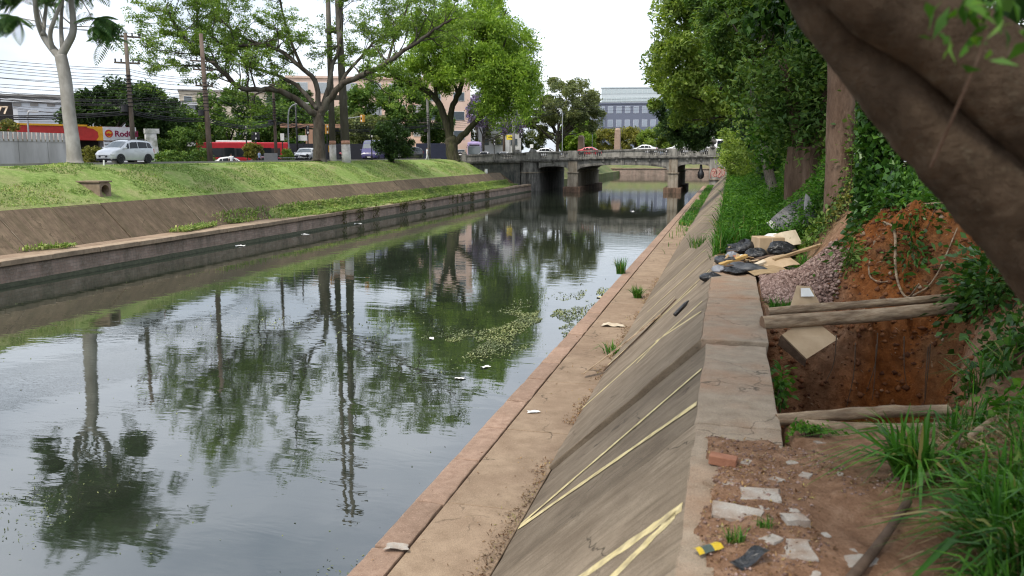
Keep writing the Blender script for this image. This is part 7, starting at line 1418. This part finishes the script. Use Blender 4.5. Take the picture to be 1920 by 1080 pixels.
for k in range(44): 
    x, y = rr.uniform(-0.1, 1.3), rr.uniform(16.4, 19.4); plate('small scrap of wood or card in the rubbish heap', (x, y, zr1(x, y) + 0.10 + rr.uniform(0, 0.12)), (rr.uniform(0.12, 0.3), rr.uniform(0.04, 0.12), 0.015), (rr.uniform(-.3, .3), rr.uniform(-.3, .3), rr.uniform(0, 3)), rr.choice([M_PLANK, M_CARD, M_STICK, M_CARD2, M_BRICK, M_SHEET, M_BAG, M_STICK, M_TARP]), 'scrap', 'scrap')
# pale slatted pallets on top of the bank
pl = thing('timber_pallet', 'pale timber pallet with open slots behind the ivy', 'pallet', (3.42, 18.6, 4.50), 0.55)
for j, zz in enumerate((0.0, 0.14)):
    for k in range(6): q = MB(); q.box((-0.45 + 0.18 * k, 0, zz), (0.15, 1.1, 0.03)); q.build('slat', M_PALE, pl)
for k in range(3): q = MB(); q.box((0, -0.5 + 0.5 * k, 0.07), (1.06, 0.10, 0.105)); q.build('block', M_PALE, pl)
o = copy_tree(pl); o.location = (3.15, 17.7, 4.28); o.rotation_euler = (0.1, 0.15, 0.9); o['label'] = 'second pale pallet lying askew in front of the slotted one'
# planks lying on the concrete slope
def slope_plank(label, a, b, w_, mat):
    a, b = Vector(a), Vector(b); d = (b - a); L = d.length; q = MB(); n = 10; sg = Vector((0, 1, 0)); rows = []
    for i in range(n + 1):
        t_ = i / n; c = a + d * t_ - SLN * (0.05 * math.sin(math.pi * t_)) * 0.3; rows.append([c - sg * w_ / 2, c + sg * w_ / 2, c + sg * w_ / 2 + SLN * 0.025, c - sg * w_ / 2 + SLN * 0.025, c - sg * w_ / 2])
    q.grid(rows); q.add(rows[0][:4], [(0, 1, 2, 3)]); q.add(rows[-1][:4], [(0, 1, 2, 3)]); tag(q.build('plank', mat), label, 'plank', 'planks on the concrete slope')
slope_plank('long weathered plank lying down the concrete slope to the apron', tuple(on_slope(0.0, 15.55, 0.04) + Vector((-0.30, 0, 0.02))), tuple(on_slope(0.52, 17.0, 0.03)), 0.14, M_LOG); slope_plank('dark thin plank beside the long weathered one on the slope', tuple(on_slope(0.02, 15.8, 0.03)), tuple(on_slope(0.66, 17.35, 0.03)), 0.06, M_STICK)
q = MB(); q.tube([on_slope(0.72, 15.0, 0.04), on_slope(0.80, 15.25, 0.04), on_slope(0.83, 15.33, 0.04)], [0.035, 0.035, 0.015], 8); tag(q.build('bottle', M_BAG, None, smooth=True), 'small dark bottle lying on the concrete slope', 'bottle')
# litter on the apron and coping
M_PAPER = plain('white_litter', (0.68, 0.68, 0.66), 0.7)
def litter(label, x, y, z, s_, mat, seed, rz=0, grp='litter on the apron'):
    q = MB(); q.grid([[(a * s_ * (1 + 0.4 * float(vnoise(b * 3, 1, seed))), b * s_ * 0.55, 0.012 + 0.25 * s_ * (float(vnoise(a * 2.2, b * 2.2, seed)) + 0.3)) for b in np.linspace(-1, 1, 6)] for a in np.linspace(-1, 1, 8)]); tag(q.build('litter', mat, None, loc=(x, y, z), rz=rz), label, 'litter', grp)
litter('crumpled white paper on the apron beside the water', -3.07, 13.12, 1.10, 0.10, M_PAPER, 3, 0.4); litter('dirty white scrap on the near coping', -3.40, 7.95, 1.11, 0.13, M_SHARD, 5, 0.2); litter('yellowish flat scrap farther along the apron', -2.75, 20.6, 1.10, 0.28, M_CARD2, 6, 0.1); litter('yellow scrap floating by the coping', -4.6, 31.0, 0.0, 0.20, plain('yellow_plastic', (0.62, 0.50, 0.08), 0.4), 7)
for k, (x, y, l) in enumerate(((-6.2, 18.6, 'white scrap floating nearest the coping'), (-5.9, 19.8, 'small pale scrap floating beside the algae'), (-8.4, 22.6, 'white scrap on the farther algae patch'), (-28.2, 43.5, 'white scrap floating at the foot of the left wall'), (-28.3, 60.0, 'white polystyrene at the foot of the left wall'), (-9.0, 80.0, 'white scrap floating in front of the bridge'), (-28.0, 51.0, 'pale scrap floating along the left wall'))):
    litter(l, x, y, 0.005, 0.12 if y < 40 else 0.3, M_PAPER, 20 + k, k, 'litter floating on the canal')
# ---- plants
GC = 'grass clumps on the near rise'; M_STRAW = leafmat('dead_straw', [(0, (0.16, 0.10, 0.05)), (0.5, (0.30, 0.21, 0.11)), (1, (0.44, 0.35, 0.20))], 0.15)
def clump(label, x, y, n, h, w_, spread, seed, lean=0.9, mat=M_BLADE_G, name='grass_clump', grp=GC, z=None, cat='grass'):
    g = np.random.default_rng(seed); a = g.random(n) * 6.283; r_ = spread * np.sqrt(g.random(n)); B_ = np.stack([r_ * np.cos(a), r_ * np.sin(a), 0 * a], -1); z0 = zr1(x, y) if z is None else z
    if z is None: B_[:, 2] = zr(B_[:, 0] + x, B_[:, 1] + y) - z0 - 0.02
    d = B_.copy() * 2; d[:, 0] -= 0.10; o = link(name, blade_mesh(name, B_, h, w_, mat, lean, seed, dirs=d)); o.location = (x, y, z0); return tag(o, label, cat, grp)
clump('large arching grass clump in front of the pit', 1.42, 6.5, 200, 0.48, 0.022, 0.13, 1, 1.5); clump('dense grass clump at the right edge, nearest the camera', 1.92, 5.25, 520, 0.46, 0.022, 0.34, 2, 1.5); clump('tall grass clump behind the dark stick', 1.92, 5.9, 320, 0.42, 0.02, 0.26, 3, 1.5); clump('grass clump low in the right corner', 1.66, 4.72, 240, 0.34, 0.018, 0.22, 4, 1.5)
clump('grass clump at the far right edge above the stick', 2.3, 6.4, 240, 0.36, 0.014, 0.22, 5, 1.3); clump('thin pale grass clump at the near right corner of the pit', 2.2, 8.3, 60, 0.36, 0.010, 0.14, 6, 0.9); clump('wispy grass hanging over the right rim of the pit', 2.75, 9.6, 80, 0.5, 0.012, 0.22, 7, 1.4); clump('grass clump above the thin pole', 2.0, 7.5, 90, 0.32, 0.012, 0.16, 8, 1.2)
clump('short green tuft at the left rim of the pit by the gravel', 0.85, 13.35, 260, 0.22, 0.012, 0.18, 9, 0.9); clump('short tuft beside the gravel heap', 1.12, 13.0, 120, 0.16, 0.012, 0.14, 10, 0.9); clump('bright green tuft behind the torn carton sheets', 1.30, 17.9, 380, 0.26, 0.012, 0.28, 11, 1.0)
clump('dark grass tuft on top of the red earth', 3.3, 15.2, 300, 0.4, 0.016, 0.3, 12, 1.3); clump('pale grass spray growing between slab pieces', 0.12, 5.0, 60, 0.12, 0.006, 0.05, 13, 0.8); clump('small grass sprout in front of the tilted slab piece', 0.30, 5.22, 50, 0.08, 0.006, 0.05, 14, 0.9)
g = np.random.default_rng(95)
def leafpatch(label, c, r, n, L, Wd, mat, seed, name='weed', cat='weed', grp='small weeds on the right bank', follow=True, up=0.05):
    g = np.random.default_rng(seed); P = g.normal(size=(n, 3)) * np.array(r)[None]; z0 = c[2]; t = thing(name, label, cat, c, 0, grp)
    if follow: P[:, 2] = np.abs(P[:, 2]) + zr(P[:, 0] + c[0], P[:, 1] + c[1]) - z0 + up
    link('foliage', leaf_mesh('foliage', P, L, Wd, mat, 0.3, seed=seed), t); q = MB()
    for k in range(6):
        e = Vector(P[k * 7 % n]); q.tube([Vector((0, 0, float(P[:, 2].min()) - 0.05)), e * 0.5 + Vector((0, 0, 0.02)), e], 0.006, 4, cap=False)
    q.build('stem', M_STICK, t)
leafpatch('flat mat of clover at the corner of the slab before the pit', (0.74, 7.36, 3.0), (0.10, 0.06, 0.03), 420, 0.035, 0.028, ML['lush'], 1); leafpatch('small leafy weed clinging inside the left wall of the pit', (0.66, 9.8, 2.75), (0.06, 0.2, 0.12), 160, 0.08, 0.05, ML['lush'], 2, follow=False); leafpatch('sprig of leaves on the red earth above the log', (2.75, 13.9, 3.6), (0.22, 0.2, 0.16), 260, 0.10, 0.06, ML['glossy'], 3); leafpatch('fern-like weed below the ivy', (1.95, 14.4, 3.2), (0.10, 0.12, 0.15), 200, 0.10, 0.04, ML['mid'], 4)
leafpatch('dark creeper hanging over the right end of the logs', (3.45, 12.2, 3.55), (0.28, 0.4, 0.34), 1500, 0.12, 0.08, ML['glossy'], 5, 'creeper', 'climber', follow=False); leafpatch('dark creeper on the right rise below the leaning trunk', (3.3, 9.8, 3.6), (0.35, 0.6, 0.2), 900, 0.11, 0.07, ML['glossy'], 6, 'creeper', 'climber'); leafpatch('low leafy weeds on the far right rise', (2.7, 7.6, 3.3), (0.35, 0.5, 0.12), 700, 0.09, 0.05, ML['lush'], 7); leafpatch('scrubby weeds between the rubbish and the straight trunk', (2.0, 19.3, 3.9), (0.28, 0.5, 0.22), 1500, 0.10, 0.055, ML['mid'], 8); leafpatch('yellowing weed at the foot of the straight trunk', (2.35, 18.5, 3.9), (0.2, 0.2, 0.25), 300, 0.09, 0.05, ML['yellow'], 9)
leafpatch('green grassy scrub on the bank behind the pallets', (4.6, 21.5, 4.7), (0.9, 1.4, 0.25), 2600, 0.16, 0.05, ML['lush'], 10); leafpatch('climbing leaves around the straight trunk', (2.55, 18.9, 5.0), (0.16, 0.16, 0.8), 700, 0.11, 0.07, ML['mid'], 11, 'creeper', 'climber', follow=False)
leafpatch('leafy scrub hanging over the crest of the red earth', (3.0, 15.7, 4.45), (0.55, 0.35, 0.22), 1700, 0.13, 0.07, ML['glossy'], 12); leafpatch('fresh green scrub on the crest right of the ivy', (3.7, 14.9, 4.6), (0.4, 0.4, 0.22), 1300, 0.12, 0.05, ML['lush'], 13)
leafpatch('broad-leaved weeds among the grass at the right edge', (2.05, 5.6, 3.25), (0.22, 0.4, 0.12), 340, 0.07, 0.045, ML['mid'], 14); leafpatch('small broad-leaved weed beside the first grass clump', (1.7, 6.5, 3.12), (0.12, 0.16, 0.10), 160, 0.06, 0.04, ML['lush'], 15)
clump('tangle of dead straw under the grass at the right edge', 1.72, 5.35, 260, 0.26, 0.008, 0.34, 31, 2.2, M_STRAW); clump('tangle of dead straw below the thin pole', 2.0, 7.0, 200, 0.24, 0.008, 0.3, 32, 2.2, M_STRAW)
# the thick bank of weeds along the top of the right slope: nobody could count it
n = 90000; Y = 19.6 + 100 * g.random(n) ** 2.1; X = -0.42 + 3.0 * g.random(n) ** 1.2; hmax = 0.65 + 0.6 * (fbm(X * 0.8, Y * 0.35, 12) + 0.5) + 0.35 * sstep(0.2, 1.4, X)
hmax *= sstep(19.3, 21.5, Y + 0.6 * X) * sstep(-0.45, 0.1, X + 0.25 * fbm(Y * 0.6, 2, 4)); keep = hmax > 0.12; X, Y, hmax = X[keep], Y[keep], hmax[keep]
Z = zr(X, Y) + hmax * g.random(len(X)) ** 0.6
sc_ = np.interp(Y, [19, 40, 120], [1, 1.4, 2.6])
me = leaf_mesh('bank_weeds', np.stack([X, Y, Z], -1), 0.10 * sc_, 0.032 * sc_, ML['lush'], 0.1, seed=97); tag(link('bank_weeds', me), 'dense bright green weeds covering the top of the right slope', 'weeds', kind='stuff')
n = 9000; Y = 20 + 95 * g.random(n) ** 1.8; X = -0.35 + 2.4 * g.random(n); B_ = np.stack([X, Y, zr(X, Y)], -1); tag(link('bank_grass', blade_mesh('bank_grass', B_, np.interp(Y, [20, 120], [0.75, 1.0]), 0.02, M_BLADE_G, 0.8, 98)), 'tall grass standing among the weeds of the right bank', 'grass', kind='stuff')
# weeds along the toe of the right slope and on the apron
n = 26000; Y = 20 + 98 * g.random(n) ** 1.2; X = -2.25 - 0.75 * g.random(n) ** 1.7; d_ = sstep(34, 46, Y) * sstep(-0.15, 0.55, 0.35 * g.random(n) + fbm(Y * 0.22, X * 0.4, 14) + 0.30 * sstep(38, 75, Y) - 0.12); keep = g.random(n) < d_; X, Y = X[keep], Y[keep]
tag(link('toe_grass', blade_mesh('toe_grass', np.stack([X, Y, 0 * X + 1.085], -1), 0.30, np.float64(0.03), M_BLADE_G, 1.0, 99)), 'grass along the foot of the right slope', 'grass', kind='stuff')
for k, (x, y, l, h_) in enumerate(((-3.75, 30.0, 'grass tuft rooted on the edge of the coping', 0.55), (-2.3, 17.7, 'small leafy tuft at the foot of the slope near the planks', 0.26), (-2.6, 25.0, 'grass tuft in the middle of the apron', 0.35), (-0.9, 27.5, 'weed growing from a crack high on the slope', 0.4))):
    z = 1.085 if x < -2.2 else float(on_slope((x + 2.25) / 2.04, y).z); clump(l, x, y, (150, 70, 240, 110)[k % 4], h_, 0.016, (0.16, 0.25, 0.12, 0.3)[k % 4], 120 + k, (0.6, 1.2, 0.9)[k % 3], z=z, grp='tufts on the right apron')
# dead leaves, twigs and pebbles strewn on path, apron and pit
M_DEAD = leafmat('dead_leaves', [(0, (0.10, 0.045, 0.022)), (0.5, (0.21, 0.115, 0.06)), (0.9, (0.36, 0.24, 0.13)), (1, (0.42, 0.36, 0.12))], 0.1)
n = 3000; X = -0.15 + 2.4 * g.random(n) ** 1.2; Y = 4.2 + 3.6 * g.random(n); Z = zr(X, Y) + 0.008; keep = Z > 3.0; C = np.stack([X, Y, Z], -1)[keep]
tag(link('leaf_litter', leaf_mesh('leaf_litter', C, 0.034, 0.012, M_DEAD, 0.0, 3.0, seed=101)), 'dead leaves and twigs strewn over the dirt path', 'leaf litter', kind='stuff')
n = 3200; Y = 6.5 + 24 * g.random(n) ** 1.3; X = -2.27 - 0.10 * np.abs(g.normal(size=n)) * (1 + 4 * (g.random(n) > 0.88)); keep = fbm(Y * 0.9, X * 0.8, 19) > -0.12; C = np.stack([X, Y, 1.095 + 0.02 * g.random(n)], -1)[keep]
tag(link('leaf_litter', leaf_mesh('leaf_litter', C, 0.045, 0.015, M_DEAD, 0.0, 3.0, seed=102)), 'dead leaves gathered along the foot of the concrete slope', 'leaf litter', kind='stuff')
n = 2600; X = -0.12 + 1.5 * g.random(n); Y = 4.3 + 3.3 * g.random(n); Z = zr(X, Y); keep = Z > 3.0; X, Y, Z = X[keep], Y[keep], Z[keep]; n = len(X)
S = (0.005 + 0.012 * g.random((n, 1, 1)) ** 2.0) * (0.6 + 0.8 * g.random((n, 6, 1))); V = octa[None] * S * np.array([1, 1, 0.7]) + np.stack([X, Y, Z + 0.003], -1)[:, None]; F = (np.arange(n)[:, None, None] * 6 + of_[None]).reshape(-1, 3)
tag(link('pebbles', npmesh('pebbles', V.reshape(-1, 3), F, M_GRAV)), 'tiny pebbles and crumbs scattered in the dirt', 'pebbles', kind='stuff')
n = 700; X = 0.6 + 3.2 * g.random(n); Y = 8.2 + 7 * g.random(n); C = np.stack([X, Y, zr(X, Y) + 0.02], -1); tag(link('soil_crumbs', leaf_mesh('soil_crumbs', C, 0.10, 0.012, M_LOG, 0.2, 0.5, seed=103)), 'fine rootlets and straws sticking out of the red earth', 'rootlets', kind='stuff')
# clods of earth that crumbled off the pit walls and the scarp
n = 5200; X = 0.65 + 3.2 * g.random(n); Y = 8.1 + 7.6 * g.random(n); pm = pit(X, Y); keep = ((pm > 0.05) | (Y > 11.6)) & (zr(X, Y) < 4.6) & ((X > 1.6) | (Y < 13)); X, Y = X[keep], Y[keep]; n = len(X)
S = (0.012 + 0.055 * g.random((n, 1, 1)) ** 3.0) * (0.55 + 0.9 * g.random((n, 6, 1))); ang = g.random(n) * 6.28; ca, sa = np.cos(ang), np.sin(ang); Rm = np.zeros((n, 3, 3)); Rm[:, 0, 0] = ca; Rm[:, 0, 1] = -sa; Rm[:, 1, 0] = sa; Rm[:, 1, 1] = ca; Rm[:, 2, 2] = 0.8
V = np.einsum('nij,nkj->nki', Rm, octa[None] * S) + np.stack([X, Y, zr(X, Y) + 0.005], -1)[:, None]; F = (np.arange(n)[:, None, None] * 6 + of_[None]).reshape(-1, 3)
M_CLOD = NT('red_clods'); _g = M_CLOD.n('ShaderNodeNewGeometry'); M_CLOD = M_CLOD.done(M_CLOD.ramp(_g.outputs['Random Per Island'], [(0, (0.075, 0.025, 0.009)), (0.6, (0.17, 0.065, 0.024)), (0.95, (0.27, 0.12, 0.05)), (1, (0.32, 0.24, 0.17))]), 0.95)
tag(link('earth_clods', npmesh('earth_clods', V.reshape(-1, 3), F, M_CLOD)), 'crumbled clods of red earth on the walls of the pit', 'earth', kind='stuff')
# algae mats floating on the water: thousands of fronds lying flat
M_ALG = leafmat('algae', [(0, (0.10, 0.13, 0.05)), (0.6, (0.18, 0.21, 0.09)), (1, (0.30, 0.32, 0.17))], 0.1)
def algae(label, cx, cy, rx, ry, n, seed):
    g = np.random.default_rng(seed); X = g.normal(0, rx, n); Y = g.normal(0, ry, n); k = fbm((X + cx) * 1.1, (Y + cy) * 0.55, 27) > 0.02; C = np.stack([X, Y, 0.006 + 0.012 * g.random(n)], -1)[k]
    o = link('algae_mat', leaf_mesh('algae_mat', C, 0.02 + 0.0022 * cy, 0.010 + 0.0011 * cy, M_ALG, 0.0, 8.0, seed=seed, fold=0.02)); o.location = (cx, cy, 0); tag(o, label, 'algae', 'floating algae mats', 'stuff')
algae('widest floating algae mat beside the right coping', -5.9, 26.0, 1.1, 1.9, 8000, 1); algae('algae mat left of the widest one', -7.2, 22.0, 0.8, 0.8, 3500, 2); algae('thin algae mat farther off along the right coping', -5.0, 31.5, 0.6, 1.6, 1200, 3); algae('scattered algae in the lower left corner of the water', -10.8, 9.6, 1.2, 0.6, 500, 4); algae('sparse algae near the bottom of the water', -5.6, 9.2, 0.5, 0.3, 220, 5); algae('faint algae streak in the middle of the canal', -13, 24, 2.0, 1.5, 700, 6)
n = 900; X = -28 + 24 * g.random(n); Y = 7 + 50 * g.random(n) ** 1.3; C = np.stack([X, Y, 0 * X + 0.006], -1); tag(link('floating_specks', leaf_mesh('floating_specks', C, 0.05, 0.022, M_ALG, 0.0, 8.0, seed=8, fold=0.02)), 'tiny leaves and specks drifting on the water', 'debris', kind='stuff')
